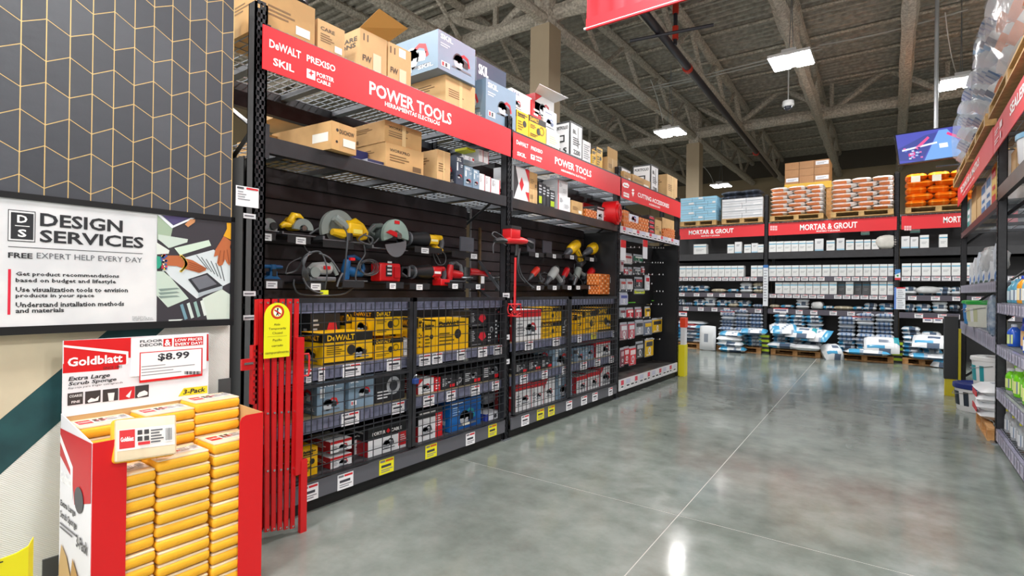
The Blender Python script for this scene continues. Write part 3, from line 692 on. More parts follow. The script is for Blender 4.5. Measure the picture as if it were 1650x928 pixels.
# bay 3: floor shelf, price strip and upper price strip in red and white
a, b = P0[2]+.05, P0[3]-.04
mb = LF.mb(); mb.box(a, b, .0, SW-.06, .225, .24, C('#55524f', .3, 0, .5, 6, c2='#2a2a2c')); mb.obj('shelf', rack)
mb = LF.mb(); mb.box(a, b, -.012, 0, .09, .24, C('#d9dade', .35)); mb.obj('label_strip', rack)
mb = LF.mb(); mb.box(a, b, .02, .06, 0, .09, C('#0e0e10', .6)); mb.obj('kick_board', rack)
def pricelabels(z0, z1, y, n):
    x = a+.05; k = 0
    while x < b-.15:
        mb = LF.mb(); w_ = .13 if k % 3 else .09
        mb.decal([('r', 0, 0, 1, 1, '#f1f1f3'), ('r', 0, .45, 1, 1, ('#d8465a', '#c9cbe0', '#e4e4ea')[k % 3]), ('r', .1, .15, .85, .35, '#4b4c55')], (x, y, z0), (1, 0, 0), (0, 0, 1), w_, z1-z0, .001)
        mb.obj('price_tag', rack); x += w_+(.02 if k % 3 else .08); k += 1
pricelabels(.11, .225, -.012, 9); 
mb = LF.mb(); mb.box(a-.02, b+.02, -.015, -.003, 2.195, 2.285, C('#c9cad6', .35)); mb.obj('label_strip', rack); pricelabels(2.2, 2.28, -.015, 12)
# ---- caged doors
def cage(xa, xb, n):
    z0, z1 = .215, 1.352; y = -.035; t_ = .032
    o = empty('cage_door', LF.w((xa+xb)/2, y, z0), 'black welded wire cage door, %s along the tool rack' % n, 'cage door', 'wire cage doors on the tool rack')
    mb = LF.mb()
    for q_ in ((xa, xa+t_, z0, z1), (xb-t_, xb, z0, z1), (xa, xb, z1-.03, z1), (xa, xb, z0, z0+.012)): mb.box(q_[0], q_[1], y, y+.025, q_[2], q_[3], PB)
    mb.obj('frame', o)
    grid(LF, xa+t_, xb-t_, y+.008, z0, z1-.03, .082 if n in ('first', 'second') else .068, .0755, .0024, o, WIRE)
    mb = LF.mb(); mb.box(xa+t_, xb-t_, y+.0, y+.008, .79, .81, PB); mb.box(xa+t_, xb-t_, y+.002, y+.008, .47, .478, PB); mb.obj('middle_rail', o)
cage(1.72, 2.845, 'first'); cage(2.855, 4.045, 'second'); cage(4.16, 5.225, 'third'); cage(5.24, 6.5, 'fourth')
mb = LF.mb(); z_ = LF.px(668, 614, -.05)[1]; x_ = LF.px(668, 614, -.05)[0]; mb.rbox(x_-.02, x_+.025, -.075, -.04, z_-.02, z_+.02, .006, C('#27407e', .4)); mb.tube([(x_-.01, -.05, z_+.02), (x_-.008, -.055, z_+.045), (x_+.012, -.055, z_+.045), (x_+.014, -.05, z_+.02)], .004, 5, CHROME)
mb.obj('padlock', label='blue padlock on the first pair of black wire cage doors', cat='padlock')
mb = LF.mb(); z_ = LF.px(926, 567, -.05)[1]; x_ = LF.px(926, 567, -.05)[0]; mb.rbox(x_-.02, x_+.03, -.075, -.04, z_-.02, z_+.02, .006, C('#1b1b1e', .4)); mb.tube([(x_+.02, -.06, z_), (x_+.07, -.06, z_-.03)], .006, 5, C('#a18a56', .4, .6)); mb.obj('padlock', label='black padlock with a brass key on the farther pair of wire cage doors', cat='padlock')
# ---- red header signs
def header(xa, xb, z0, z1, els, label, F=LF, y=-.03, extra=None):
    mb = F.mb(); mb.box(xa, xb, y, y+.006, z0, z1, SIGNRED); o = mb.obj('header_sign', label=label, cat='sign', group='red header signs on the racks')
    mb = F.mb()
    for s, X0, Yt, Yb, X1 in els:
        if s in ('+', 'dia', 'oval', 'bars'): continue
        ptext(mb, F, s, X0, Yt, Yb, X1, '#ffffff', True, y, .002)
    if extra: extra(mb)
    mb.obj('printed_lettering', o); return o
def pcm(X, Y, w, h):      # square badge with a four-point star
    def f(mb):
        pquad(mb, LF, X, Y, X+w, Y+h, ink('#ffffff'), -.03, .002); cx, cy = X+w*.5, Y+h*.52
        ppoly(mb, LF, [(cx-w*.36, cy), (cx-w*.1, cy-h*.1), (cx, cy-h*.38), (cx+w*.1, cy-h*.06), (cx+w*.36, cy+h*.06), (cx+w*.1, cy+h*.12), (cx, cy+h*.4), (cx-w*.1, cy+h*.08)], '#d9202c', -.03, .003)
    return f
z3 = lambda a, b: (370+a/4.64, b/4.64)
header(1.648, 4.078, 2.672, 2.928, [('DeWALT', 433.8, 62.5, 76, 485), ('PREXISO', 494, 87.5, 98.5, 540.5), ('SKIL', 440, 92.5, 105, 474), ('PORTER', 510, 115.5, 123, 538), ('CABLE', 510, 125.5, 132, 532.5),
       ('POWER TOOLS', 595, 130, 152, 728), ('HERRAMIENTAS ELECTRICAS', 620, 163, 170.5, 709)], 'red Power Tools sign across the nearest bay of the tool rack', extra=pcm(494, 110, 14, 15))
header(4.115, 6.53, 2.668, 2.915, [('DeWALT', 832, 225, 232, 851), ('PREXISO', 855.5, 235, 241, 874), ('SKIL', 833, 243.5, 250, 847.5), ('PORTER', 863, 250.5, 254, 873.5), ('CABLE', 863, 255.5, 258.5, 871.5),
       ('POWER TOOLS', 894, 252, 264, 953), ('HERRAMIENTAS ELECTRICAS', 904, 272, 275.5, 944)], 'red Power Tools sign across the middle bay of the tool rack', extra=pcm(855, 248, 6.5, 8))
def ca(mb):
    ppoly(mb, LF, [(1003, 296), (1005, 294), (1011, 295), (1014, 299), (1012, 303), (1006, 302), (1003, 299)], '#ffffff', -.03, .002); pquad(mb, LF, 1005, 297, 1012, 298.5, SIGNRED, -.03, .003)
    pquad(mb, LF, 1004.5, 309, 1013.5, 316, ink('#ffffff'), -.03, .002); ptext(mb, LF, 'DIABLO', 1005, 311, 314, 1013, '#d9202c', True, -.03, .003)
    ppoly(mb, LF, [(1019.5, 304), (1022, 306.5), (1019.6, 309), (1017.5, 306.5)], '#ffffff', -.03, .002); ppoly(mb, LF, [(1017.5, 309.5), (1022, 310), (1019.8, 317)], '#ffffff', -.03, .002)
header(6.575, 8.93, 2.655, 2.915, [('CUTTING ACCESSORIES', 1027.5, 309.5, 317, 1078), ('ACCESORIOS DE CORTE', 1045.5, 327, 330, 1063.5)], 'red Cutting Accessories sign across the far bay of the tool rack', extra=ca)
# white price card on the first post
mb = LF.mb(); pquad(mb, LF, 380, 298, 417, 331, ink('#eceef2'), -.04); cardm = mb.obj('price_card', label='white price card with red heading fixed to the first rack post', cat='sign')
mb = LF.mb(); pquad(mb, LF, 382, 300, 393, 303, ink('#4a4b50'), -.042); pquad(mb, LF, 397, 302, 416, 305, ink('#cf2630'), -.042)
for k in range(4): pquad(mb, LF, 383, 307+k*4, 383+(9, 14, 12, 20)[k], 308.4+k*4, ink('#8a8b93'), -.042)
mb.obj('printed_lettering', cardm)
for X, Y in ((392, 343), (392, 469), (392, 508), (810, 472), (810, 580), (810, 540)):
    mb = LF.mb(); pquad(mb, LF, X, Y, X+20 if X < 500 else X+11, Y+8, ink('#dfe1e6'), -.004); pquad(mb, LF, X+2, Y+3, X+(17 if X < 500 else 9), Y+5, ink('#6b6d75'), -.006); mb.obj('post_label', rack)

# ================================================================== CARTONS
def st_kraft(v=0, txt=None, lines=True):
    e = []
    if txt: e.append(('T', txt, .1, .68, .62, .8, '#4b3a22'))
    if lines: e += [('l', .1, .3, .6, .6, 3 + v % 2, '#7b5c34')]
    if v % 3 == 0: e.append(('r', .62, .12, .9, .34, '#e9e4da'))
    if v % 3 == 1: e += [('r', .45, 0, .55, 1, '#d8b982')]
    if v % 3 == 2: e += [('r', .7, .1, .93, .3, '#6b5030')]
    return (KRAFT if v % 2 else KRAFT2), e, [('l', .15, .55, .7, .8, 3, '#7b5c34'), ('r', .12, .12, .35, .28, '#6b5030')]
def st_dewalt(v=0):
    Y, K = '#f2c010', '#211f1c'
    fr = [('r', 0, .7, 1, 1, K), ('T', 'DeWALT', .08, .75, .62, .94, Y), ('l', .07, .3, .42, .62, 5, '#6b5708'), ('c', .55, .42, .17, '#2b2a28'), ('tool', .76, .38, .34, '#e3ad08', '#3a3834'), ('r', 0, 0, 1, .07, K)]
    if v == 1: fr = [('r', 0, .74, 1, 1, K), ('T', 'DeWALT', .06, .78, .55, .95, Y), ('l', .06, .45, .4, .64, 3, '#6b5708'), ('c', .55, .42, .16, '#2b2a28'), ('o', .74, .5, .2, '#8a7410'), ('l', .06, .1, .5, .26, 2, '#6b5708')]
    if v == 2: fr = [('l', .08, .72, .9, .92, 2, '#4a3f12'), ('c', .66, .5, .16, '#2b2a28'), ('l', .1, .15, .55, .6, 4, '#7a640c'), ('T', 'DeWALT', .1, .78, .7, .93, K)]
    return C('#efba0c', .4), fr, [('r', 0, .7, 1, 1, K), ('T', 'DeWALT', .1, .76, .85, .92, '#d9960a'), ('tool', .5, .36, .6, '#c98f06', '#38342c')]
def st_skil(v=0, dark=False):
    B = '#7f98ae' if not dark else '#3b4558'
    fr = [('T', 'SKIL', .06, .8, .38, .93, '#f2f5f8'), ('l', .06, .6, .3, .72, 2, '#c9d6e2'), ('tool', .62, .5, .55, '#c8202c', '#2a2c30'), ('r', .08, .1, .3, .24, '#e9eef2'), ('r', .1, .12, .15, .22, '#c8202c'), ('r', .18, .12, .23, .22, '#26303a')]
    if v == 1: fr = [('T', 'SKIL', .1, .82, .7, .94, '#f2f5f8'), ('r', .1, .5, .26, .78, '#e6edf2'), ('tool', .5, .33, .7, '#d8302c', '#2a2c30'), ('l', .6, .62, .92, .74, 2, '#d6e0e8')]
    return C(B, .42, 0, .08, 4), fr, [('tool', .5, .55, .7, '#c8202c', '#d8dde2'), ('r', .08, .08, .4, .2, '#dfe5ea'), ('T', 'SKIL', .55, .1, .9, .2, '#e9eef2')]
def st_white(v=0):
    R_ = '#cf1f28'
    fr = [[('r', 0, .76, 1, 1, R_), ('tool', .6, .42, .5, '#c8202c', '#3c3f45'), ('l', .06, .2, .34, .6, 4, '#8b8d94')],
          [('r', 0, 0, .07, 1, R_), ('r', .42, .0, .44, 1, '#c9ccd2'), ('l', .14, .55, .4, .85, 4, '#9b9da4'), ('l', .5, .2, .9, .5, 3, '#b5b7bd')],
          [('tool', .5, .45, .65, '#c8202c', '#34363b'), ('p', [(0, .6), (.35, 1), (0, 1)], R_), ('T', 'SALE', .0, .0, .01, .01, '#ffffff')],
          [('l', .1, .2, .8, .8, 6, '#9da0a6')],
          [('T', 'BAUER', .0, .0, .01, .01, '#ffffff'), ('p', [(0, .0), (.3, .5), (.1, 1), (0, 1)], '#2b2c30'), ('p', [(.35, .5), (.5, .72), (.65, .5), (.5, .28)], R_), ('p', [(.7, 1), (1, .6), (1, 1)], R_), ('p', [(.75, .3), (1, .0), (1, .3)], R_)]][v % 5]
    fr = [e for e in fr if not (e[0] == 'T' and e[4]-e[2] < .02)]
    return C('#e6e7ea', .42), fr, [('r', 0, 0, 1, 1, '#a5252c' if v in (0, 2) else '#cfd1d6'), ('l', .15, .3, .8, .7, 3, '#e0e0e0')]
def st_porter(v=0):
    fr = [('r', 0, 0, 1, .55, '#e4e6ea'), ('r', .76, .1, 1, .58, '#cf1f28'), ('T', 'PORTER', .1, .68, .42, .8, '#f2f2f2'), ('p', [(.44, .74), (.49, .66), (.54, .74), (.49, .84)], '#cf1f28'), ('T', 'CABLE', .56, .68, .84, .8, '#f2f2f2'), ('tool', .5, .34, .34, '#2d2f33', '#7a7d84'), ('l', .8, .2, .96, .5, 4, '#f0d6d8')]
    if v == 1: fr = [('r', 0, 0, .7, .72, '#e4e6ea'), ('r', .7, 0, 1, .8, '#cf1f28'), ('l', .05, .84, .9, .94, 1, '#e0e0e0'), ('tool', .35, .36, .5, '#3a3c42', '#8a8d94'), ('l', .74, .35, .95, .75, 5, '#f0d6d8')]
    return C('#222326', .4), fr, [('r', 0, 0, 1, .5, '#a01c24'), ('l', .2, .6, .8, .85, 2, '#9a9a9a')]
def st_black(v=0):
    fr = [[('l', .08, .2, .4, .8, 5, '#c9ccd0'), ('r', .6, .08, .95, .3, '#cf1f28'), ('tool', .6, .6, .4, '#8a8d94', '#5a5c62')],
          [('l', .06, .3, .3, .9, 6, '#b9bcc2'), ('p', [(.5, .5), (.62, .8), (.85, .8), (.95, .5), (.72, .25)], '#d8283a'), ('l', .1, .08, .8, .16, 1, '#8e9096')],
          [('T', 'METABO', 0, 0, .01, .01, '#fff'), ('c', .6, .5, .3, '#a9acb2'), ('c', .6, .5, .18, '#3a3c42'), ('l', .06, .1, .5, .4, 3, '#dcdee2')]][v % 3]
    fr = [e for e in fr if not (e[0] == 'T' and e[4]-e[2] < .02)]
    return C('#26272b', .38), fr, [('l', .2, .2, .8, .7, 4, '#a9acb2')]
def st_blue(v=0):
    return C('#1767b4', .4, 0, .25, 3, c2='#0f3f86'), [('r', .05, .88, .4, .94, '#e4eef8'), ('tool', .55, .45, .6, '#1c8a9a', '#1c2026'), ('l', .08, .5, .3, .8, 4, '#9cc2e8'), ('r', .4, .1, .62, .2, '#e8e6d8')], [('r', .2, .2, .8, .34, '#dfe7f2')]
def st_orange(v=0):
    e = []
    for i in range(7):
        for j in range(4): cx, cy = (i+.5)/7, (j+.5)/4; e.append(('p', [(cx-.05, cy), (cx, cy-.09), (cx+.05, cy), (cx, cy+.09)], '#e9c6a0' if (i+j) % 2 else '#8f4a1e'))
    if v: e.append(('r', .6, .2, .9, .75, '#eceef0'))
    return C('#d9752c', .6), e, e[:28]
def st_lamp(v=0):      # white carton with thick black edges
    K = '#17181b'
    return C('#e4e4e6', .45), [('r', 0, 0, .06, 1, K), ('r', .94, 0, 1, 1, K), ('r', 0, .95, 1, 1, K), ('r', 0, 0, 1, .05, K), ('T', 'BL', .2, .68, .5, .8, K), ('l', .2, .35, .8, .6, 4, '#4a4b50'), ('T', '2200', .25, .1, .8, .24, K), ('r', .6, .3, .64, .9, K)], \
        [('r', 0, 0, .06, 1, K), ('r', .94, 0, 1, 1, K), ('r', 0, .95, 1, 1, K), ('T', 'RLS', .12, .1, .82, .26, K), ('T', 'PORTFOLIO', .12, .78, .88, .88, K), ('r', .25, .42, .7, .62, K), ('r', .32, .46, .63, .58, '#e4e4e6')]
STY = dict(k=st_kraft, d=st_dewalt, s=st_skil, w=st_white, p=st_porter, b=st_black, u=st_blue, o=st_orange, l=st_lamp)
def carton(F, Xl, Xr, Yt, zb, sty, label, group=None, y=.05, d=.32, cat='box', zt=None, rz=0, shift=0, v=0, txt=None, name='carton', top=None, par=None):
    x0, z1 = F.px(Xl, Yt, y); x1 = F.px(Xr, Yt, y)[0]
    if x1 < x0: x0, x1 = x1, x0
    if zt is not None: z1 = zt
    z1 = max(z1, zb+.02)
    if sty == 'k': body, fr, sd = st_kraft(v, txt)
    elif sty == 'S': body, fr, sd = st_skil(v, True)
    elif isinstance(sty, tuple): body, fr, sd = sty
    else: body, fr, sd = STY[sty](v)
    if top: body = top
    X = None
    if rz: c_ = ((x0+x1)/2, y, 0); X = Matrix.Translation(c_) @ Matrix.Rotation(radians(rz), 4, 'Z') @ Matrix.Translation((-c_[0], -c_[1], 0))
    M = F.M @ X if X is not None else F.M
    g = .0015
    mb = MB(M); mb.box(x0+g, x1-g, y, y+d, zb, z1, body)
    if sty == 'k': mb.box(x0+g, x1-g, y+d*.46, y+d*.54, z1, z1+.001, C('#d2b078', .4))
    o = mb.obj(name, label=label, cat=cat, group=group)
    if fr: mb = MB(M); mb.decal(fr, (x0+g, y, zb), (1, 0, 0), (0, 0, 1), x1-x0-2*g, z1-zb); mb.obj('printed_face', o)
    nearx, U = (x0+g, (0, -1, 0)) if F.k != 'R' else (x1-g, (0, 1, 0))
    if sd and F.k == 'L': mb = MB(M); mb.decal(sd, (x0+g, y+d, zb), (0, -1, 0), (0, 0, 1), d, z1-zb); mb.obj('printed_side', o)
    if sd and F.k == 'R': mb = MB(M); mb.decal(sd, (x1-g, y, zb), (0, 1, 0), (0, 0, 1), d, z1-zb); mb.obj('printed_side', o)
    return o, (x0, x1, zb, z1)
Lc = lambda *a, **k: carton(LF, *a, **k)
TZ = 2.957; G1 = 'cartons on top of the tool rack'
o, b_ = Lc(422, 508, 16, TZ, 'k', 'large kraft carton at the near end of the rack top', G1, y=.04, d=.5, v=0, zt=3.2)
mb = LF.mb(); mb.lathe(1.93, .15, [(.0, 3.203), (.1, 3.203), (.11, 3.22), (.1, 3.26), (.06, 3.275), (.0, 3.28)], 14, BLK2); mb.lathe(1.93, .15, [(.05, 3.275), (.07, 3.3), (.04, 3.32)], 12, CHROME); smoothed(mb.obj('work_light', label='black and chrome round object lying on the large near kraft carton', cat='tool'))
Lc(512, 556, 29, TZ, 'k', 'small kraft carton with a white shipping label, second on the rack top', G1, y=.05, d=.25, v=3, txt='CARE')
o, b_ = Lc(580, 624, 44, TZ, (C('#d3ae7b', .8, 0, .16, 5), [('T', '11', .12, .72, .3, .9, '#4b3a22'), ('T', 'FW', .1, .2, .42, .36, '#3a2d1c'), ('r', .48, .05, .78, .5, '#d9c9a8')], [('T', 'CARE', .25, .7, .9, .82, '#3a2d1c'), ('T', 'IONS', .2, .55, .85, .67, '#3a2d1c')]), 'kraft carton standing open with one flap raised on the rack top', G1, y=.05, d=.3)
mb = LF.mb(); x0, x1, _, zt = b_; mb.add([(x0, .05, zt), (x1+.02, .05, zt), (x1+.13, -.03, zt+.12), (x0+.1, -.03, zt+.15), (x0, .054, zt), (x1+.02, .054, zt), (x1+.13, -.026, zt+.12), (x0+.1, -.026, zt+.15)], [(0, 1, 2, 3), (7, 6, 5, 4), (0, 3, 7, 4), (1, 5, 6, 2), (3, 2, 6, 7)], C('#b9853f', .8)); mb.obj('flap', o)
Lc(625.5, 663, 66, TZ, (C('#d3ae7b', .8, 0, .16, 5), [('T', '11', .08, .72, .3, .9, '#4b3a22'), ('r', .45, .72, .75, .95, '#efe9dc'), ('T', 'FW', .1, .2, .42, .36, '#3a2d1c'), ('r', .48, .03, .78, .4, '#d9c9a8')], []), 'kraft carton just right of the one with the raised flap', G1, y=.05, d=.3)
o, b_ = Lc(718, 766, 119, TZ, 'k', 'kraft carton carrying the biggest blue-grey saw carton', G1, y=.06, d=.42, v=1)
x0 = LF.px(676, 130, .06)[0]
Lc(706, 766.5, 46, b_[3]+.002, 's', 'largest blue-grey saw carton, resting on a kraft carton', G1, y=.03, d=.5)
o, b_ = Lc(783, 832, 125, TZ, 's', 'blue-grey saw carton standing low beside the yellow cartons', G1, y=.03, d=.4)
Lc(768, 816, 91, TZ, 'S', 'dark blue saw carton behind the low blue-grey saw carton', G1, y=.45, d=.3)
Lc(824, 844, 141, 3.19, (C('#dfe0e4', .45), [('T', 'BAUER', 0, 0, .02, .02, '#fff')][:0]+[('tool', .5, .45, .7, '#b5303c', '#4a4c52'), ('T', 'SKIL', .1, .8, .7, .92, '#5a6a8a')], []), 'white carton with a red tool picture stacked behind the yellow cartons', G1, y=.12, d=.2)
Lc(844.5, 857, 152, 3.17, (C('#efeff1', .45), [], []), 'plain white carton stacked above the yellow cartons', G1, y=.12, d=.2)
Lc(832.5, 852, 176, TZ, 'd', 'left yellow tool carton of the pair above the second sign', G1, y=.03, d=.2, v=2)
Lc(852.5, 880, 184, TZ, 'd', 'right yellow tool carton of the pair above the second sign', G1, y=.03, d=.2, v=1)
o, b_ = Lc(862, 893, 149, 3.27, 'w', 'red and white tool carton with its lid flap standing open', G1, y=.1, d=.22, v=2)
mb = LF.mb(); mb.add([(b_[0], .1, b_[3]), (b_[1], .1, b_[3]), (b_[1]+.1, -.02, b_[3]+.06), (b_[0]-.1, -.02, b_[3]+.03), (b_[0], .104, b_[3]), (b_[1], .104, b_[3]), (b_[1]+.1, -.02, b_[3]+.064), (b_[0]-.1, -.02, b_[3]+.034)], [(0, 1, 2, 3), (7, 6, 5, 4), (3, 2, 6, 7)], C('#d8d9dc', .5)); mb.obj('flap', o)
Lc(857, 872, 160, 3.17, (RED, [('l', .2, .3, .8, .7, 2, '#eedddd')], []), 'narrow red carton between plain white and red tool cartons', G1, y=.1, d=.2)
Lc(876, 897, 173, 3.12, (C('#dcdce2', .45), [('tool', .5, .5, .7, '#7a8ab0', '#5a6480'), ('l', .1, .8, .8, .9, 1, '#7d86a0')], []), 'white carton with faint blue picture under the open red carton', G1, y=.09, d=.2)
Lc(881, 902, 207, TZ, (C('#e2dfc8', .5), [('l', .2, .2, .8, .7, 4, '#c9c39c')], []), 'cream carton at the foot of the stack beside the yellow cartons', G1, y=.04, d=.2)
Lc(919, 939, 194, TZ, 'l', 'tall white carton with black printed edges above the Power Tools lettering', G1, y=.05, d=.24)
Lc(939.5, 952, 225, TZ, (C('#e6e6e8', .45), [('l', .1, .15, .85, .85, 7, '#8d8f96')], []), 'small white carton beside the tall black-edged one', G1, y=.05, d=.2)
Lc(953.5, 961, 240, TZ, 'd', 'slim yellow carton left in the far yellow pair', G1, y=.05, d=.18, v=2)
Lc(961.5, 971, 236, TZ, 'd', 'slim yellow carton right in the far yellow pair', G1, y=.07, d=.18, v=2)
o, b_ = Lc(979, 995, 252, TZ, 'k', 'kraft carton with an upright flap near the end of the middle bay', G1, y=.05, d=.22, v=1)
mb = LF.mb(); mb.box(b_[0], b_[1], .05, .054, b_[3], b_[3]+.13, C('#c89f66', .8)); mb.obj('flap', o)
Lc(1005, 1017, 275, TZ, 'k', 'first kraft carton above the Cutting Accessories sign', G1, y=.05, d=.3, v=0)
Lc(1001, 1017, 268, TZ, 'l', 'white carton behind the first kraft carton of the far bay', G1, y=.4, d=.2)
Lc(1019, 1048, 280, TZ, 'k', 'wide kraft carton with a white label above the Cutting Accessories sign', G1, y=.05, d=.25, v=0)
Lc(1049, 1061, 264, TZ, 'l', 'tall white carton with black edges in the far bay', G1, y=.12, d=.3)
Lc(1075, 1091.5, 280, TZ, 'k', 'kraft carton at the far end of the rack top', G1, y=.05, d=.3, v=1)
# ---- middle level
MZ = 2.307; G2 = 'cartons on the middle level of the tool rack'
o, b_ = Lc(533, 576, 194, MZ, (C('#caa06a', .8, 0, .2, 6), [('r', .0, .0, .3, 1, '#caa066'), ('c', .22, .72, .06, '#2a2620'), ('T', 'DUCHOW', .3, .62, .9, .78, '#3a2d1c'), ('r', .45, .2, .95, .48, '#e6e2d8'), ('c', .2, .3, .05, '#2a2620')], [('r', .7, .3, .95, .62, '#e6e2d8')]), 'worn taped kraft carton sticking out over the near beam', G2, y=-.05, d=.62, rz=4)
Lc(430, 480, 216, MZ, 'k', 'long kraft carton lying deep behind the worn taped carton', G2, y=.5, d=.4, v=2)
Lc(440, 520, 168, 2.62, 'k', 'kraft carton lying on the rear beam under the near sign', G2, y=.62, d=.35, v=1)
o, b_ = Lc(621.5, 683, 228, MZ, 'k', 'lower of two stacked kraft cartons in the middle of the near bay', G2, y=.06, d=.42, v=2, txt='WORKPRO')
Lc(620, 680, 185, b_[3]+.003, 'k', 'upper of two stacked kraft cartons, half behind the sign', G2, y=.07, d=.46, v=4, txt='WORKPRO', zt=2.66)
Lc(592, 620, 255, MZ, (C('#d9dbe6', .42), [('r', 0, .5, 1, 1, '#2a2f55'), ('l', .1, .1, .8, .4, 2, '#c8303c')], [('r', 0, 0, 1, 1, '#b5bccf')]), 'low blue and white carton beside the stacked kraft cartons', G2, y=.08, d=.2)
Lc(570, 606, 240, MZ, (C('#2c3573', .42), [('r', 0, .2, 1, .3, '#d9dce8'), ('r', 0, .45, 1, .52, '#d9dce8')], []), 'dark blue striped carton behind the low blue and white one', G2, y=.26, d=.15)
Lc(704.5, 726, 240, MZ, 'k', 'tall kraft carton right of the stacked pair', G2, y=.06, d=.3, v=1)
Lc(735, 747, 250, MZ, 'S', 'slim dark carton with a red foot on the middle level', G2, y=.06, d=.22, v=1)
o, b_ = Lc(748, 762, 266, MZ, 's', 'left small blue-grey carton by the stacked white boxes', G2, y=.06, d=.16, v=1)
Lc(762.5, 772.5, 272, MZ, 's', 'right small blue-grey carton by the stacked white boxes', G2, y=.05, d=.16, v=1)
Lc(749, 764, 250, 2.555, (C('#e6e8ee', .45), [('o', .5, .5, .35, '#6a7080'), ('r', .8, .2, 1, .8, '#c8303c')], []), 'small white carton lying on the left small blue-grey carton', G2, y=.08, d=.14)
Lc(752, 770, 243, 2.655, (C('#d8de28', .45), [('l', .1, .3, .9, .7, 1, '#4a5a10')], []), 'yellow-green flat pack on top of the small cartons', G2, y=.1, d=.14)
WR = lambda v: (C('#e8e9ec', .42), [('r', .92, 0, 1, 1, '#d0202a'), ('r', .45, .1, .48, .9, '#c5c8ce'), ('l', .1, .5, .4, .9, 5, '#a5a8ae')], [('r', 0, 0, 1, 1, '#b4b7bd')])
o, b_ = Lc(772.5, 781.5, 279, MZ, WR(0), 'tall white red-edged carton, lower row left', G2, y=.05, d=.2)
Lc(782, 791, 283, MZ, WR(0), 'tall white red-edged carton, lower row middle', G2, y=.05, d=.2)
Lc(791.5, 806, 287, MZ, WR(0), 'wide white red-edged carton, lower row right', G2, y=.05, d=.2)
Lc(771.5, 779, 240, 2.57, WR(0), 'tall white red-edged carton, upper row left', G2, y=.06, d=.2)
Lc(779.5, 787.5, 243, 2.57, WR(0), 'tall white red-edged carton, upper row right', G2, y=.06, d=.2)
Lc(797, 810, 262, MZ, 'b', 'dark carton deep in the shade behind the white red-edged cartons', G2, y=.5, d=.2, v=1)
Lc(828, 853, 266, MZ, 'w', 'tall white carton with red and black diamonds beside the second post', G2, y=.05, d=.25, v=4)
o, b_ = Lc(853, 866, 303, MZ, 'k', 'lower of two small kraft cartons beside the diamond carton', G2, y=.05, d=.2, v=1)
Lc(853, 866, 276, b_[3]+.002, 'k', 'upper of two small kraft cartons beside the diamond carton', G2, y=.05, d=.2, v=2)
for k, (a_, b2, yt, c_) in enumerate(((868, 874, 292, '#b5c81c'), (874.5, 880, 296, '#33363c'), (880.5, 886, 300, '#2a2c31'), (886.5, 894, 306, '#a8c41a'))):
    Lc(a_, b2, yt, MZ, (C('#2a2c31', .4), [('r', .1, .1, .9, .4, c_), ('l', .1, .5, .9, .9, 3, '#c6c9ce')], []), 'slim black and lime carton, %s of four in the middle bay' % ORD[k], G2, y=.05, d=.2)
o, b_ = Lc(899, 919, 313, MZ, 'w', 'lower white carton with a red end in the middle bay', G2, y=.05, d=.2, v=1)
Lc(899, 915, 289, b_[3]+.002, 'w', 'upper white carton with a red end in the middle bay', G2, y=.06, d=.2, v=1)
Lc(921, 939, 322, MZ, 'k', 'small kraft carton with a white label right of the red-ended pair', G2, y=.05, d=.2, v=0)
o, b_ = Lc(944, 961, 336, MZ, 'o', 'small orange patterned carton before the red round case', G2, y=.07, d=.2)
Lc(940, 975, 326, 2.31, 'w', 'red and white wrapped carton behind the small orange one', G2, y=.32, d=.15, v=0)
Lc(962, 977, 331, MZ, 'p', 'grey and white carton touching the red round case', G2, y=.08, d=.2, v=1)
Lc(918, 937, 312, 2.31, 'o', 'flat orange carton deep in the middle bay', G2, y=.6, d=.2)
x_, z_ = LF.px(992, 343, .0); mb = LF.mb(); X = Matrix.Translation((x_, .02, z_)) @ Matrix.Rotation(radians(12), 4, 'Z')
mb.disc(0, 0, -.05, .13, 0, .155, 0, 360, 24, C('#d4141c', .35), X); mb.disc(0, 0, -.075, -.05, 0, .12, 0, 360, 24, C('#d4141c', .35), X); mb.disc(0, 0, -.085, -.075, .05, .09, 0, 360, 20, C('#b31018', .35), X)
smoothed(mb.obj('round_case', label='bright red round plastic case hanging over the middle level edge', cat='case'), 35)
MZ3 = 2.295
Lc(1005, 1013, 338, MZ3, 'o', 'tall orange patterned carton at the left end of the far bay shelf', G2, y=.02, d=.14)
Lc(1013, 1031, 356, MZ3, 'o', 'low wide orange patterned carton in the far bay', G2, y=.02, d=.14)
Lc(1014, 1029, 344, 2.39, (C('#d5d8e6', .45), [('tool', .5, .5, .6, '#3d50a0', '#8a2030')], []), 'white and blue pack on the low orange carton', G2, y=.04, d=.12)
Lc(1031, 1045, 350, MZ3, 'o', 'large orange patterned carton in the middle of the far bay', G2, y=.02, d=.14)
for k in range(4): Lc(1045.5, 1055, 368-k*7, MZ3+.0+(.068*k), (C('#2a2125', .4), [('r', .1, .25, .9, .7, '#c93244'), ('l', .2, .75, .9, .92, 1, '#d9dbe0')], []), 'red and black flat pack, %s from the bottom of its stack' % ORD[k], G2, y=.03, d=.12, zt=MZ3+.068*(k+1)-.003)
Lc(1055.5, 1066, 353, MZ3, 'k', 'kraft carton right of the red and black stack in the far bay', G2, y=.03, d=.2, v=2)
Lc(1067, 1088, 350, MZ3, 'k', 'kraft carton behind the last two orange cartons', G2, y=.3, d=.2, v=2)
o, b_ = Lc(1069, 1077, 370, MZ3, 'o', 'left small orange carton at the far end of the shelf', G2, y=.03, d=.14)
Lc(1077.5, 1087, 368, MZ3, 'o', 'right small orange carton at the far end of the shelf', G2, y=.03, d=.14)

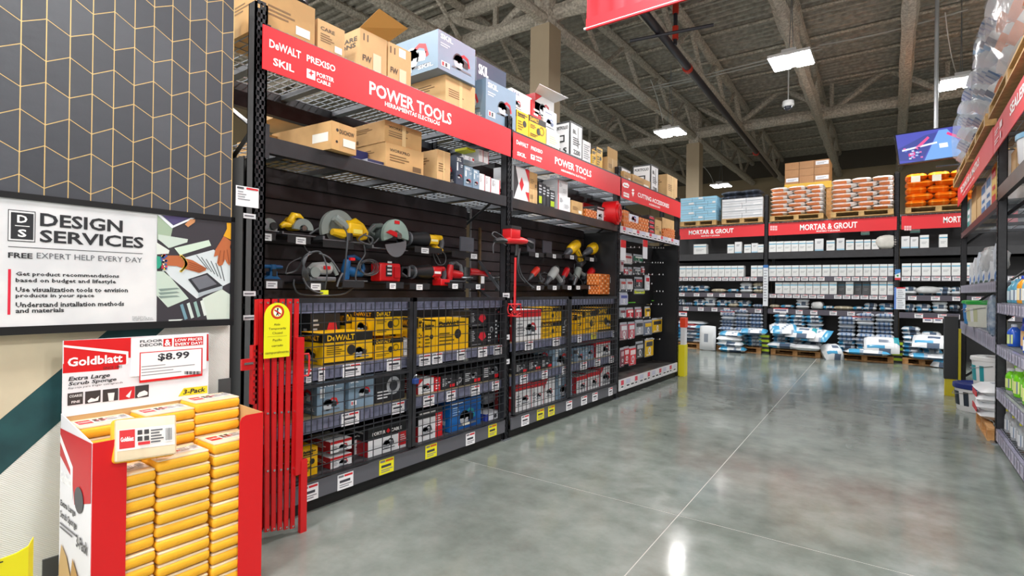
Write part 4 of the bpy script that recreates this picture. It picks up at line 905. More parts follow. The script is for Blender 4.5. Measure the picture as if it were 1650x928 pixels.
# ---- caged shelves
G3 = 'boxed power tools inside the wire cages'
Z3, Z2, Z1 = .905, .58, .202
def row(items, z):
    for it in items:
        a_, b2, yt, sty, v, lab = it[:6]; kw = it[6] if len(it) > 6 else {}
        Lc(a_, b2, yt, kw.pop('zb', z), sty, lab, G3, y=kw.pop('y', .075), d=kw.pop('d', .26), v=v, **kw)
row([(520, 600.5, 538, 'd', 0, 'largest yellow DeWALT-lettered carton, low in the first cage'.replace('DeWALT-lettered ', '')), (603, 649.5, 547, 'd', 1, 'lower of two stacked yellow cartons behind the first cage door'),
     (604, 649, 501, 'd', 1, 'upper of two stacked yellow cartons behind the first cage door', dict(zb=1.075)), (651, 658, 545, 'w', 3, 'narrow white carton against the first cage door frame'),
     (500, 548, 506, 'b', 1, 'dark carton in the shade above the largest yellow carton, left', dict(zb=.92, y=.36, d=.1)), (556, 596, 503, 'd', 1, 'yellow carton in the shade behind the upper left of the first cage', dict(y=.36, d=.1)),
     (674, 681, 512, 'd', 2, 'slim yellow carton at the left edge of the second cage'), (683, 701.5, 519, 'd', 2, 'narrow yellow carton second from left in the second cage'), (702, 755, 515, 'd', 2, 'wide yellow carton in the middle of the second cage'),
     (757, 784.5, 530, 'b', 1, 'lower black carton with a red shape in the second cage'), (757, 784.5, 502, 'b', 1, 'upper black carton with a red shape in the second cage', dict(zb=1.082)),
     (786, 796, 506, 'b', 2, 'black and grey carton left at the end of the second cage'), (796.5, 808, 504, 'b', 0, 'black and grey carton right at the end of the second cage'),
     (831, 872, 500, 'w', 0, 'tall white carton with a red top behind the third cage door'), (872.5, 904.5, 521, 'd', 1, 'lower yellow carton of the stack in the third cage'), (872.5, 904.5, 496, 'd', 1, 'upper yellow carton of the stack in the third cage', dict(zb=1.08)),
     (906, 916, 500, 'b', 2, 'black carton beside the yellow stack in the third cage'), (917, 922.5, 504, 'd', 2, 'slim yellow carton at the right edge of the third cage'),
     (930, 938, 507, 'd', 2, 'slim yellow carton at the left edge of the fourth cage'), (942.5, 961, 501, 'd', 1, 'yellow carton in the middle of the fourth cage'), (962.5, 987, 496, 'd', 0, 'yellow carton at the right of the fourth cage')], Z3)
row([(511, 554.5, 616, 's', 1, 'left pale blue tool carton on the middle shelf of the first cage'), (562, 602.5, 608, 's', 0, 'right pale blue tool carton on the middle shelf of the first cage'), (605, 652.5, 601, 'b', 2, 'black carton with a round motor picture in the first cage'),
     (674, 699, 612, 'w', 2, 'white carton with tool picture low in the second cage'), (700, 710, 609, (RED, [('l', .2, .1, .8, .9, 4, '#f0d6d8')], []), 0, 'narrow red carton on the middle shelf of the second cage'), (711, 734, 606, 'b', 0, 'black carton with white lettering rows in the second cage'),
     (735, 745, 603, 'b', 2, 'slim black carton in the second cage middle shelf'), (747, 775, 597, 'b', 0, 'long black carton with a red corner in the second cage'), (777, 809, 588, 'b', 0, 'longest black carton with a red corner, right in the second cage'),
     (831, 850.5, 585, 'b', 0, 'black and red carton, left of three in the third cage'), (851.5, 871.5, 581, 'b', 0, 'black and red carton, middle of three in the third cage'), (872.5, 889.5, 577, 'b', 0, 'black and red carton, right of three in the third cage'),
     (891, 921, 561, 's', 1, 'pale blue tool carton in the third cage'), (928.5, 942, 561, 's', 1, 'left pale blue tool carton in the fourth cage'), (942.5, 957, 559, 's', 0, 'right pale blue tool carton in the fourth cage'), (961, 986, 549, 'w', 0, 'white carton with red top in the fourth cage middle shelf')], Z2)
row([(486, 512, 725, 'd', 2, 'yellow carton at the bottom left of the first cage'), (532.5, 567, 739, 'w', 0, 'lower small white carton with red top in the first cage'), (532.5, 567, 713, 'w', 0, 'upper small white carton with red top in the first cage', dict(zb=.305)),
     (570, 590, 700, 'p', 1, 'dark carton between the small white stack and the widest black carton', dict(y=.2)), (593, 656.5, 690, 'p', 0, 'widest black, white and red carton at the bottom of the first cage'),
     (674, 713, 663, 'p', 1, 'black, white and red carton at the bottom left of the second cage'), (725, 775, 648, 'u', 0, 'bright blue tool carton at the bottom of the second cage'), (783, 806, 668, (C('#dfe2ea', .45), [('r', 0, 0, .15, 1, '#2338a0'), ('c', .65, .45, .3, '#3a3c42'), ('r', .85, 0, 1, 1, '#2338a0')], [('r', 0, 0, 1, 1, '#2338a0')]), 0, 'small white and blue carton right of the bright blue one'),
     (831, 856.5, 620, 'w', 0, 'white carton with red top, left at the bottom of the third cage'), (857.5, 875.5, 616, 'w', 0, 'white carton with red top, second at the bottom of the third cage'), (876.5, 894.5, 611, 'w', 2, 'white carton with tool picture at the bottom of the third cage'), (897, 922, 600, 's', 1, 'pale blue carton with red saw at the bottom of the third cage'),
     (929, 945.5, 608, 'w', 0, 'red and white carton, left at the bottom of the fourth cage'), (946.5, 965.5, 602, 'w', 0, 'red and white carton, middle at the bottom of the fourth cage'), (967, 987, 592, 'w', 2, 'white carton with red tool at the right bottom of the fourth cage')], Z1)
mb = LF.mb(); x_, z_ = LF.px(780, 640, .12); mb.rbox(x_, x_+.17, .1, .3, .34, .46, .04, C('#5b5d63', .3)); smoothed(mb.obj('packed_bag', label='grey glossy bag lying above the small white and blue carton', cat='bag'))

# ================================================================== TOOLS ON THE SLAT WALL
TY, TR, TG, TB, TK = C('#f0bf12', .35), C('#cc1b22', .35), C('#8c9492', .4), C('#1f5f96', .38), C('#232427', .42)
GT = 'display tools mounted on the slat wall'; TYY = .34
def tl(X0, X1, Yt, Yb, y=TYY):
    x0, zt = LF.px(X0, Yt, y); x1, _ = LF.px(X1, Yt, y); _, zb = LF.px(X0, Yb, y); return x0, x1, zb, zt
def toolM(X0, X1, Yt, Yb, y=TYY, mirror=False):      # unit box: x -0.5..0.5, z 0..h ; returns matrix and h
    x0, x1, zb, zt = tl(X0, X1, Yt, Yb, y); s = (x1-x0)
    M = LF.M @ Matrix.Translation(((x0+x1)/2, y, zb)) @ Matrix.Diagonal((s, s, s, 1))
    return M, (zt-zb)/s, LF.w((x0+x1)/2, y, zb), s
def bracket(X, Ytag, w=.16, y=TYY, tag_=True):
    x, z = LF.px(X, Ytag, y-.1)
    o = empty('tool_bracket', LF.w(x, y, z), None)
    return x, z
NBR = [0]
def shelfbit(Xa, Xb, Yt, tagX=None, y=.24):      # small dark bracket shelf with its white tag: parts of the rack
    x0, z = LF.px(Xa, Yt, y); x1 = LF.px(Xb, Yt, y)[0]
    mb = LF.mb(); mb.box(x0, x1, y, SW-.01, z-.012, z, TK); mb.box(x0, x1, y-.004, y, z-.05, z, TK); s = mb.obj('tool_shelf', rack)
    if tagX:
        a_ = LF.px(tagX[0], Yt, y)[0]; b2 = LF.px(tagX[1], Yt, y)[0]
        mb = LF.mb(); mb.decal([('r', 0, 0, 1, 1, '#e8eaee'), ('l', .15, .2, .85, .8, 2, '#7c7e86')], (a_, y-.006, z-.055), (1, 0, 0), (0, 0, 1), b2-a_, .045); mb.obj('price_tag', s)
def P(M, parent, name, fn, label=None):
    mb = MB(M); fn(mb); o = mb.obj(name, parent); smoothed(o, 38)
    if label: o['label'] = label
    return o
def cord(parent, pts, r=.0045, y=.3, mat=None):
    Q = []
    for X, Y, dy in pts:
        a_ = LF.px(X, Y, y+dy); Q.append(Vector((a_[0], y+dy, a_[1])))
    R_ = []
    for i in range(len(Q)-1):                      # catmull-rom
        p0, p1, p2, p3 = Q[max(i-1, 0)], Q[i], Q[i+1], Q[min(i+2, len(Q)-1)]
        for j in range(5):
            t_ = j/5; R_.append(.5*((2*p1)+(p2-p0)*t_+(2*p0-5*p1+4*p2-p3)*t_*t_+(3*p1-p0-3*p2+p3)*t_**3))
    R_.append(Q[-1]); mb = LF.mb(); mb.tube([tuple(p) for p in R_], r, 6, mat or CORD); return smoothed(mb.obj('power_cord', parent))
def loop(cx, cy, rx, ry, n=8, k=1.0, a0=0, jit=0):
    return [(cx+cos(a0+2*pi*k*i/n)*rx*(1+jit*((i*5 % 3)-1)), cy+sin(a0+2*pi*k*i/n)*ry, .02*((i % 3)-1)) for i in range(int(n*1)+1)]
def plate_(P_, M, o, w=.5): P_(M, o, 'base_plate', lambda m: (m.box(-w, w, -.16, .12, 0, .022, STEEL), m.box(-w, -w+.04, -.16, .12, .02, .07, STEEL)))
def circ_saw(X0, X1, Yt, Yb, c1, c2, label, kind='a', y=TYY):
    M, h, loc, s = toolM(X0, X1, Yt, Yb, y); o = empty('circular_saw', loc, label, 'power tool', GT); plate_(P, M, o)
    if kind == 'a':       # tall handle leaning back over a low guard
        P(M, o, 'blade_guard', lambda m: (m.disc(.1, .16, -.2, -.1, .13, .3, 0, 180, 18, c2), m.disc(.1, .16, -.12, -.1, 0, .3, 0, 180, 18, c2))); P(M, o, 'blade_bolt', lambda m: m.disc(.1, .2, -.23, -.12, 0, .07, 0, 360, 12, CHROME))
        P(M, o, 'handle', lambda m: m.tube([(-.12, -.04, .3), (-.22, -.04, h*.62), (-.12, -.04, h*.87), (.04, -.04, h*.86), (.2, -.04, h*.62), (.36, -.04, .3), (.38, -.04, .18)], [.09, .1, .1, .09, .075, .08, .06], 10, c1))
        P(M, o, 'motor', lambda m: m.tube([(.0, -.05, .34), (.0, .3, .34)], .2, 14, c1)); P(M, o, 'front_knob', lambda m: m.tube([(-.48, -.04, .2), (-.4, -.04, .26), (-.2, -.04, .26)], [.06, .09, .07], 9, c1)); P(M, o, 'trigger', lambda m: m.box(-.05, .08, -.14, -.06, h*.7, h*.78, TK))
    elif kind == 'b':     # grey arc guard behind, broad D handle to the right
        P(M, o, 'blade_guard', lambda m: (m.disc(-.1, .22, -.06, .02, .22, .36, 20, 200, 20, c2), m.disc(-.1, .22, .0, .02, 0, .34, 0, 200, 18, c2))); P(M, o, 'blade', lambda m: m.disc(-.1, .2, -.02, -.015, 0, .24, 180, 360, 16, STEEL))
        P(M, o, 'motor', lambda m: (m.rbox(-.02, .3, -.26, -.04, .12, .36, .04, c1), m.tube([(-.3, -.14, .16), (-.1, -.14, .14), (.04, -.14, .16)], [.06, .09, .08], 9, c1)))
        P(M, o, 'grip_sleeve', lambda m: m.tube([(-.26, -.16, .42), (-.14, -.18, .34), (-.02, -.18, .26)], [.07, .08, .06], 9, TG))
        P(M, o, 'handle', lambda m: m.tube([(.04, -.1, .34), (.1, -.1, h*.74), (.22, -.1, h*.9), (.36, -.1, h*.72), (.46, -.1, h*.45), (.44, -.1, .14), (.3, -.1, .1)], [.07, .07, .065, .07, .075, .07, .06], 10, c1)); P(M, o, 'label_plate', lambda m: m.box(.06, .26, -.275, -.26, .16, .24, C('#f2e070', .4))); P(M, o, 'vents', lambda m: m.tube([(.02, -.2, .02), (.02, -.2, .16)], .07, 9, TK))
    else:                 # guard over an exposed blade, handle to the upper left
        P(M, o, 'blade_guard', lambda m: (m.disc(.12, .3, -.2, -.12, .12, .36, -10, 200, 20, c2), m.disc(.12, .3, -.12, -.1, 0, .34, -10, 200, 18, c2))); P(M, o, 'blade_bolt', lambda m: m.disc(.12, .3, -.3, -.2, 0, .07, 0, 360, 12, CHROME))
        P(M, o, 'handle', lambda m: m.tube([(-.34, 0, .3), (-.46, 0, h*.62), (-.32, 0, h*.86), (-.14, 0, h*.9), (.0, 0, h*.7)], [.06, .07, .06, .07, .06], 9, c1)); P(M, o, 'motor', lambda m: m.tube([(-.05, -.02, .34), (-.05, .3, .34)], .16, 12, c1)); P(M, o, 'badge', lambda m: m.box(.06, .2, -.21, -.2, .56, .63, TR))
    return o
shelfbit(412, 444, 372, (419, 437)); M, h, loc, s = toolM(412, 446, 345, 371)
o = empty('electric_planer', loc, 'grey compact tool at the left end of the upper tool row', 'power tool', GT)
P(M, o, 'body', lambda m: (m.disc(.05, .25, -.2, .2, 0, .34, 0, 180, 14, TG), m.box(-.3, .42, -.2, .2, .05, .3, TG))); P(M, o, 'wheel', lambda m: m.disc(-.25, .28, -.3, -.2, .08, .24, 0, 360, 16, STEEL)); P(M, o, 'knob', lambda m: m.disc(.2, .25, -.32, -.2, 0, .17, 0, 360, 14, TK)); P(M, o, 'base_plate', lambda m: m.box(-.48, .48, -.25, .2, 0, .04, STEEL))
shelfbit(463, 500, 378, (476, 492)); o = circ_saw(450, 504, 340, 377, TY, TG, 'small yellow circular saw, second in the upper tool row')
cord(o, [(488, 385, -.03), (490, 395, -.03), (494, 403, 0), (500, 408, 0)]); cord(o, [(499, 377, -.1), (514, 367, -.1)], .006)
shelfbit(520, 570, 386, None); o = circ_saw(512, 586, 346, 387, TY, TG, 'big yellow circular saw with a grey guard in the upper tool row', 'b')
cord(o, [(553, 365, -.12), (560, 380, -.12), (558, 410, -.1), (555, 440, -.05), (552, 462, 0), (545, 464, 0)], .006)
cord(o, [(585, 378, -.1), (600, 384, -.12), (596, 394, -.1), (578, 386, -.1), (590, 376, -.05)], .006)
cord(o, [(586, 394, 0), (588, 410, 0), (578, 425, 0), (573, 445, 0), (573, 458, 0), (555, 473, 0), (525, 476, 0), (485, 474, 0), (474, 462, 0), (474, 450, 0)], .006)
o = circ_saw(592, 650, 357, 400, C('#5c6664', .4), C('#8fa39c', .4), 'grey-green circular saw with exposed blade in the upper tool row', 'c')
M, h, loc, s = toolM(592, 650, 357, 411); P(M, o, 'saw_blade', lambda m: m.disc(.02, .28, -.3, -.292, 0, .3, 190, 372, 20, STEEL)); P(M, o, 'red_lever', lambda m: m.prism([(-.26, .48), (.02, .4), (.02, .5), (-.16, .54)], -.34, -.29, TR))
cord(o, [(604, 362, -.1), (596, 372, -.1), (594, 388, -.05), (602, 392, 0), (610, 384, 0)], .006)
def recip(X0, X1, Yt, Yb, c1, c2, label, y=TYY, cords=None):
    M, h, loc, s = toolM(X0, X1, Yt, Yb, y); o = empty('reciprocating_saw', loc, label, 'power tool', GT)
    P(M, o, 'nose', lambda m: m.tube([(-.5, 0, h*.62), (-.44, 0, h*.62), (-.34, 0, h*.64), (-.1, 0, h*.68), (.08, 0, h*.72)], [.07, .1, .09, .12, .13], 12, TK))
    P(M, o, 'shoe', lambda m: m.box(-.5, -.46, -.09, .09, h*.4, h*.9, STEEL))
    P(M, o, 'body', lambda m: m.rbox(.06, .32, -.12, .12, h*.42, h*.98, .05, c1)); P(M, o, 'badge', lambda m: m.box(.1, .26, -.125, -.12, h*.6, h*.72, C('#f0e6b0' if c1 == TY else '#f0f0f0', .4)))
    P(M, o, 'handle_top', lambda m: m.tube([(.3, 0, h*.88), (.46, 0, h*.88)], .05, 8, c1)); P(M, o, 'handle', lambda m: m.tube([(.46, 0, h*.88), (.49, 0, h*.6), (.46, 0, h*.3)], .045, 8, C('#55585e', .4)))
    P(M, o, 'handle_foot', lambda m: m.tube([(.24, 0, h*.5), (.34, 0, h*.3), (.42, 0, h*.14), (.48, 0, h*.22)], [.05, .05, .06, .045], 8, c1)); P(M, o, 'collar', lambda m: m.tube([(-.36, 0, h*.64), (-.33, 0, h*.64)], .125, 12, STEEL))
    return o
shelfbit(668, 712, 396, (678, 690)); o = recip(645, 713, 372, 403, TY, TK, 'yellow and black reciprocating saw in the upper tool row')
cord(o, [(708, 400, 0), (718, 412, 0), (716, 425, 0), (706, 426, 0), (700, 416, 0), (696, 400, 0), (704, 412, 0), (710, 424, 0)])
mb = LF.mb(); x0, x1, zb, zt = tl(740, 761, 381, 404, .38); mb.box(x0, x1, .36, .375, zb, zt, C('#5a5d66', .35)); mb.obj('display_plate', label='empty grey metal display plate on the upper tool row of the near bay', cat='display plate'); shelfbit(728, 768, 404, (758, 768)); 
# lower row
shelfbit(412, 455, 450, (428, 446)); M, h, loc, s = toolM(417, 455, 425, 449)
o = empty('trim_router', loc, 'blue compact trimmer at the left end of the lower tool row', 'power tool', GT)
P(M, o, 'base_plate', lambda m: m.prism([(-.4, 0), (.35, 0), (.2, .12), (.2, .3), (-.1, .3), (-.12, .14)], -.15, .15, TB)); P(M, o, 'motor', lambda m: m.tube([(.08, 0, .25), (.08, 0, h)], .13, 12, TB)); P(M, o, 'side_knobs', lambda m: m.tube([(-.46, 0, .5), (-.3, 0, .5), (.4, 0, .5), (.5, 0, .5)], [.06, .08, .08, .06], 8, TB)); P(M, o, 'front_plate', lambda m: m.box(-.02, .16, -.17, -.14, .12, .4, TK))
def jigsaw(X0, X1, Yt, Yb, c1, c2, label, y=TYY):
    M, h, loc, s = toolM(X0, X1, Yt, Yb, y); o = empty('jigsaw', loc, label, 'power tool', GT)
    P(M, o, 'base_plate', lambda m: m.box(-.45, .5, -.16, .16, 0, .04, STEEL)); P(M, o, 'front_housing', lambda m: m.tube([(-.25, 0, .06), (-.28, 0, h*.4), (-.22, 0, h*.8)], [.1, .16, .12], 10, c1))
    P(M, o, 'body', lambda m: m.tube([(-.28, 0, h*.42), (0, 0, h*.36), (.38, 0, h*.34)], [.15, .17, .14], 10, c1)); P(M, o, 'handle', lambda m: m.tube([(-.24, 0, h*.86), (.05, 0, h*.95), (.36, 0, h*.8), (.44, 0, h*.45)], [.08, .07, .07, .08], 8, c2)); return o
shelfbit(492, 525, 454, (500, 516)); M, h, loc, s = toolM(490, 540, 424, 453)
o = empty('belt_sander', loc, 'pale grey sander buried in coiled cord on the lower tool row', 'power tool', GT)
P(M, o, 'base', lambda m: m.rbox(-.42, .42, -.18, .18, 0, .14, .03, STEEL)); P(M, o, 'body', lambda m: m.tube([(-.35, 0, .3), (-.2, 0, .36), (.15, 0, .38), (.32, 0, .36)], [.1, .17, .19, .15], 14, C('#b9bcbd', .4))); P(M, o, 'front_wheel', lambda m: m.disc(-.3, .25, -.24, -.16, 0, .15, 0, 360, 14, TG)); P(M, o, 'badge', lambda m: m.box(-.02, .2, -.205, -.19, .34, .44, TR)); P(M, o, 'dust_tube', lambda m: m.tube([(.3, -.05, .55), (.42, -.08, .35), (.5, -.1, .2)], .06, 8, TG))
for k in range(5): cord(o, [(499+k, 405+k*.6, -.1), (492-k, 420, -.12), (487+k*2, 440, -.1), (492+k*2, 455, -.05)], .005)
cord(o, [(461, 441, 0), (478, 435, 0), (492, 412, -.1), (512, 405, -.1), (522, 415, -.1), (527, 440, -.1), (523, 470, -.05)], .006)
cord(o, [(514, 408, -.1), (530, 415, -.1), (542, 430, -.1), (547, 438, -.1)], .006); cord(o, [(488, 448, -.1), (496, 462, -.1), (508, 470, -.1), (520, 472, -.1)], .006)
cord(o, [(460, 441, 0), (466, 425, .02), (485, 415, .04)], .004); mb = LF.mb(); x_, z_ = LF.px(518, 471, .2); mb.box(x_, x_+.055, .2, .215, z_-.015, z_+.015, C('#d9e02a', .4)); mb.obj('cord_tag', o)
shelfbit(552, 586, 452, None); o = jigsaw(548, 588, 409, 453, TB, C('#16507e', .4), 'blue jigsaw with a coiled cord on the lower tool row')
for k in range(4): cord(o, loop(592+k, 431, 11+k*2, 10+k, 9, 1, k), .004)
mb = LF.mb(); x_, z_ = LF.px(565, 415, .2); mb.box(x_, x_+.04, .2, .22, z_-.02, z_, TR); mb.obj('trigger', o)
cord(o, [(552, 440, -.1), (546, 452, -.1), (543, 462, -.1)], .007); 
# red charger
x0, x1, zb, zt = tl(613, 646, 423, 453, .3); o = empty('battery_charger', LF.w((x0+x1)/2, .3, zb), 'square red battery charger on the lower tool row', 'charger', GT)
mb = LF.mb(); mb.rbox(x0, x1, .3, .42, zb, zt, .012, TR); smoothed(mb.obj('housing', o)); w_ = x1-x0; mb = LF.mb(); mb.box(x0+w_*.26, x0+w_*.54, .292, .3, zb+.04, zt-.02, TK)
for k in range(4): mb.box(x0+w_*.3, x0+w_*.5, .288, .292, zb+.055+k*.03, zb+.07+k*.03, C('#c9ccd0', .4))
mb.obj('display', o); mb = LF.mb(); mb.box(x0+w_*.64, x0+w_*.92, .285, .3, zb+.03, zt-.03, C('#b0141c', .35)); mb.obj('battery_slot', o)
shelfbit(622, 650, 454, (627, 637)); cord(o, [(648, 440, 0), (656, 446, 0)], .007)
shelfbit(660, 692, 456, (670, 680)); o = recip(653, 717, 426, 459, TR, TK, 'red and black cordless reciprocating saw on the lower tool row')
M, h, loc, s = toolM(653, 717, 426, 459); P(M, o, 'battery', lambda m: m.rbox(.28, .52, -.12, .12, 0, .12, .02, TR)); 
shelfbit(722, 745, 455, (728, 737)); o = jigsaw(718, 746, 420, 453, TR, C('#70757a', .35), 'red jigsaw with a grey looped handle on the lower tool row')
M, h, loc, s = toolM(746, 787, 433, 452); o = empty('angle_grinder', loc, 'slim red angle grinder at the right end of the near lower row', 'power tool', GT)
P(M, o, 'body', lambda m: m.tube([(-.3, 0, .22), (.0, 0, .22), (.2, 0, .2), (.5, 0, .18)], [.1, .09, .06, .07], 10, TR)); P(M, o, 'head', lambda m: m.tube([(-.42, 0, .1), (-.4, 0, .32)], .12, 12, TK)); P(M, o, 'disc', lambda m: m.tube([(-.42, 0, .06), (-.42, 0, .09)], .2, 16, STEEL))
shelfbit(748, 780, 456, (766, 773)); mb = LF.mb(); x_, z_ = LF.px(775, 450, .26); mb.box(x_, x_+.05, .258, .26, z_-.1, z_+.03, C('#e9eaec', .4)); mb.box(x_, x_+.05, .256, .258, z_-.1, z_-.06, TR); mb.obj('hang_tag', o)
# clutter in the dark corner by the second post
M, h, loc, s = toolM(786, 808, 436, 470); o = empty('cordless_drill', loc, 'dark drill hanging in the corner left of the second rack post', 'power tool', GT)
def drill(o, M, h, c1, c2, tilt=0):
    T_ = M @ Matrix.Translation((0, 0, h*.65)) @ Matrix.Rotation(radians(tilt), 4, 'Y')
    P(T_, o, 'body', lambda m: (m.tube([(-.12, 0, 0), (-.06, 0, 0), (.24, 0, 0), (.36, 0, 0)], [.09, .125, .13, .1], 12, c1))); P(T_, o, 'chuck', lambda m: m.tube([(-.5, 0, 0), (-.42, 0, 0), (-.4, 0, 0), (-.26, 0, 0), (-.12, 0, 0)], [.015, .015, .05, .075, .09], 10, C('#6c7076', .35, .5)))
    P(T_, o, 'handle', lambda m: m.tube([(.2, 0, -.06), (.26, 0, -.28), (.3, 0, -.46)], [.085, .07, .08], 8, c2 if c2 != TK else C('#3c3e43', .4))); P(T_, o, 'battery', lambda m: m.rbox(.14, .42, -.09, .09, -.58, -.46, .03, C('#3c3e43', .4))); P(T_, o, 'vent_band', lambda m: m.tube([(.3, 0, 0), (.37, 0, 0)], [.125, .095], 12, TK)); return o
drill(o, M, h, TK, TK)
# middle bay
def dr(X0, X1, Yt, Yb, c1, c2, lab, tilt, tg, nm='corded_drill', y=TYY):
    M, h, loc, s = toolM(X0, X1, Yt, Yb, y); o = empty(nm, loc, lab, 'power tool', GT); drill(o, M, h, c1, c2, tilt)
    shelfbit(tg[0]-8, tg[0]+12, tg[1], (tg[0], tg[0]+6)); return o
o = dr(905, 937, 388, 418, TY, TY, 'yellow drill pointing down left on the upper row of the middle bay', -28, (918, 409)); cord(o, [(932, 405, 0), (937, 415, 0), (934, 424, 0), (927, 418, 0)])
o = dr(937, 970, 390, 415, TY, TK, 'yellow and black drill at the right of the upper row, middle bay', -20, (950, 413)); cord(o, [(958, 412, 0), (962, 425, 0), (963, 435, 0)], .006)
for (a_, b2, yt, yb, lab) in ((848, 860, 383, 406, 'left empty display plate on the upper row of the middle bay'), (873, 887, 387, 408, 'right empty display plate on the upper row of the middle bay')):
    x0, x1, zb, zt = tl(a_, b2, yt, yb, .38); mb = LF.mb(); mb.box(x0, x1, .36, .372, zb, zt, C('#4d4e57', .35)); mb.obj('display_plate', label=lab, cat='display plate')
shelfbit(852, 876, 405, (862, 867)); shelfbit(880, 905, 407, (890, 895))
o = dr(848, 872, 431, 456, C('#d8382a', .35), TK, 'orange-red drill, first on the lower row of the middle bay', -35, (864, 459)); 
o = dr(874, 903, 433, 462, C('#b5b8b8', .4), C('#9a9d9e', .4), 'light grey corded drill on the lower row of the middle bay', -40, (890, 459)); cord(o, loop(877, 448, 7, 9, 8), .004)
o = dr(900, 920, 432, 460, TR, TK, 'red drill, third on the lower row of the middle bay', -50, (914, 459))
o = dr(918, 940, 433, 462, TG, TG, 'dark grey drill hanging steeply on the lower row of the middle bay', -60, (928, 459)); cord(o, [(926, 425, 0), (926, 440, 0), (938, 455, 0), (935, 470, 0)], .004)
o = dr(938, 960, 433, 462, TR, TK, 'red drill nearest the orange patterned boxes', -40, (948, 459)); cord(o, [(956, 432, 0), (963, 442, 0), (960, 448, 0)], .004)
M, h, loc, s = toolM(955, 973, 459, 474); o = empty('palm_sander', loc, 'small blue palm sander left of the orange patterned boxes', 'power tool', GT)
P(M, o, 'body', lambda m: m.disc(0, .0, -.3, .3, 0, .5, 20, 160, 12, TB)); P(M, o, 'grip', lambda m: m.disc(0, .3, -.2, .2, 0, .3, 0, 180, 10, TB))
shelfbit(955, 968, 450, (960, 965)); 
zz = LF.px(966, 474, .1)[1]
o, b_ = Lc(966, 995, 459, zz, 'o', 'lower orange patterned carton in the corner of the middle bay', 'orange patterned cartons in the corner', y=.1, d=.16, v=1)
Lc(964, 993, 441, b_[3]+.002, 'o', 'upper orange patterned carton in the corner of the middle bay', 'orange patterned cartons in the corner', y=.1, d=.16, v=1)
# ---- paint mixer on the second post
o = empty('paint_mixer', LF.w(4.2, -.1, 1.2), 'red mud mixer with long red whisk hung on the second rack post', 'power tool')
F2 = -.12
def rp(X, Y, yy=F2): a_ = LF.px(X, Y, yy); return (a_[0], yy, a_[1])
mb = LF.mb(); mb.rbox(rp(820, 385)[0], rp(835, 385)[0], F2-.03, F2+.08, rp(820, 386)[2], rp(820, 366)[2], .012, TR); smoothed(mb.obj('motor_housing', o))
mb = LF.mb(); mb.box(rp(820, 366)[0]-.004, rp(835, 366)[0]+.004, F2-.034, F2+.084, rp(820, 368)[2], rp(820, 363)[2], TK); mb.obj('top_cap', o)
mb = LF.mb(); mb.tube([rp(815, 388), rp(822, 387), rp(840, 388), rp(848, 389)], [.022, .035, .035, .022], 10, TR); smoothed(mb.obj('gear_housing', o))
mb = LF.mb(); mb.tube([rp(797, 388), rp(806, 387), rp(815, 388)], [.02, .028, .024], 8, TK); smoothed(mb.obj('grip', o)); mb = LF.mb(); mb.tube([rp(848, 389), rp(856, 393), rp(858, 400)], [.022, .03, .02], 8, TK); smoothed(mb.obj('grip', o))
mb = LF.mb(); mb.tube([rp(833, 394), rp(832, 412)], .018, 8, TK); mb.obj('chuck', o)
mb = LF.mb(); mb.tube([rp(830.5, 415), rp(829, 505)], .011, 8, TR); mb.obj('shaft', o)
mb = LF.mb(); c0 = Vector(rp(829, 497)); r = .062; zt, zb = rp(829, 490)[2], rp(829, 509)[2]
for z in (zt, zb): mb.tube([(c0.x+cos(a_*pi/8)*r, c0.y+sin(a_*pi/8)*r, z) for a_ in range(16)], .005, 5, TR, closed=True)
for k in range(4): mb.tube([(c0.x+cos(k*pi/2+j*.35)*r*(1 if j < 4 else .2), c0.y+sin(k*pi/2+j*.35)*r*(1 if j < 4 else .2), zt+(zb-zt)*j/4) for j in range(5)], .005, 5, TR)
mb.obj('whisk', o)
cord(o, [(815, 395, 0), (800, 384, 0), (793, 378, 0), (798, 374, 0), (812, 384, 0), (796, 392, 0), (795, 408, 0)], .005, F2); cord(o, [(838, 400, 0), (836, 425, 0), (842, 445, .02), (855, 460, .03), (860, 463, .03)], .005, F2); cord(o, [(836, 400, 0), (834, 430, 0), (838, 445, .02), (846, 455, .03)], .005, F2)
mb = LF.mb(); 
for k in range(3): pass
# ---- cutting accessories: peg hooks and hanging packs in the far bay
PY_ = SW-.08
def hook(X, Y, ln=.27):
    x, z = LF.px(X, Y, PY_-ln); mb = LF.mb(); mb.tube([(x, PY_, z), (x, PY_-ln, z), (x, PY_-ln, z+.012)], .0045, 5, CHROME); q_ = mb.obj('peg_hook', rack)
    mb = LF.mb(); mb.box(x-.012, x+.012, PY_-ln-.004, PY_-ln-.001, z-.004, z+.018, ink('#e8eaee')); mb.obj('hook_tag', q_)
rows_ = [(400, (1016, 1022, 1030, 1052, 1056, 1061, 1065, 1069)), (424, (1024, 1031, 1038, 1051, 1056, 1060, 1064, 1068)), (443, (999, 1007, 1014, 1021, 1029, 1037, 1045, 1051, 1062, 1068)), (458, (1050,)),
         (470, (999, 1009, 1017, 1058, 1063, 1068)), (491, (1049, 1061, 1066)), (513, (1005, 1017, 1028, 1037, 1047, 1066)), (547, (1006, 1016, 1042, 1053, 1063))]
for Y, Xs in rows_:
    for X in Xs: hook(X, Y+(1070-X)*-.02)
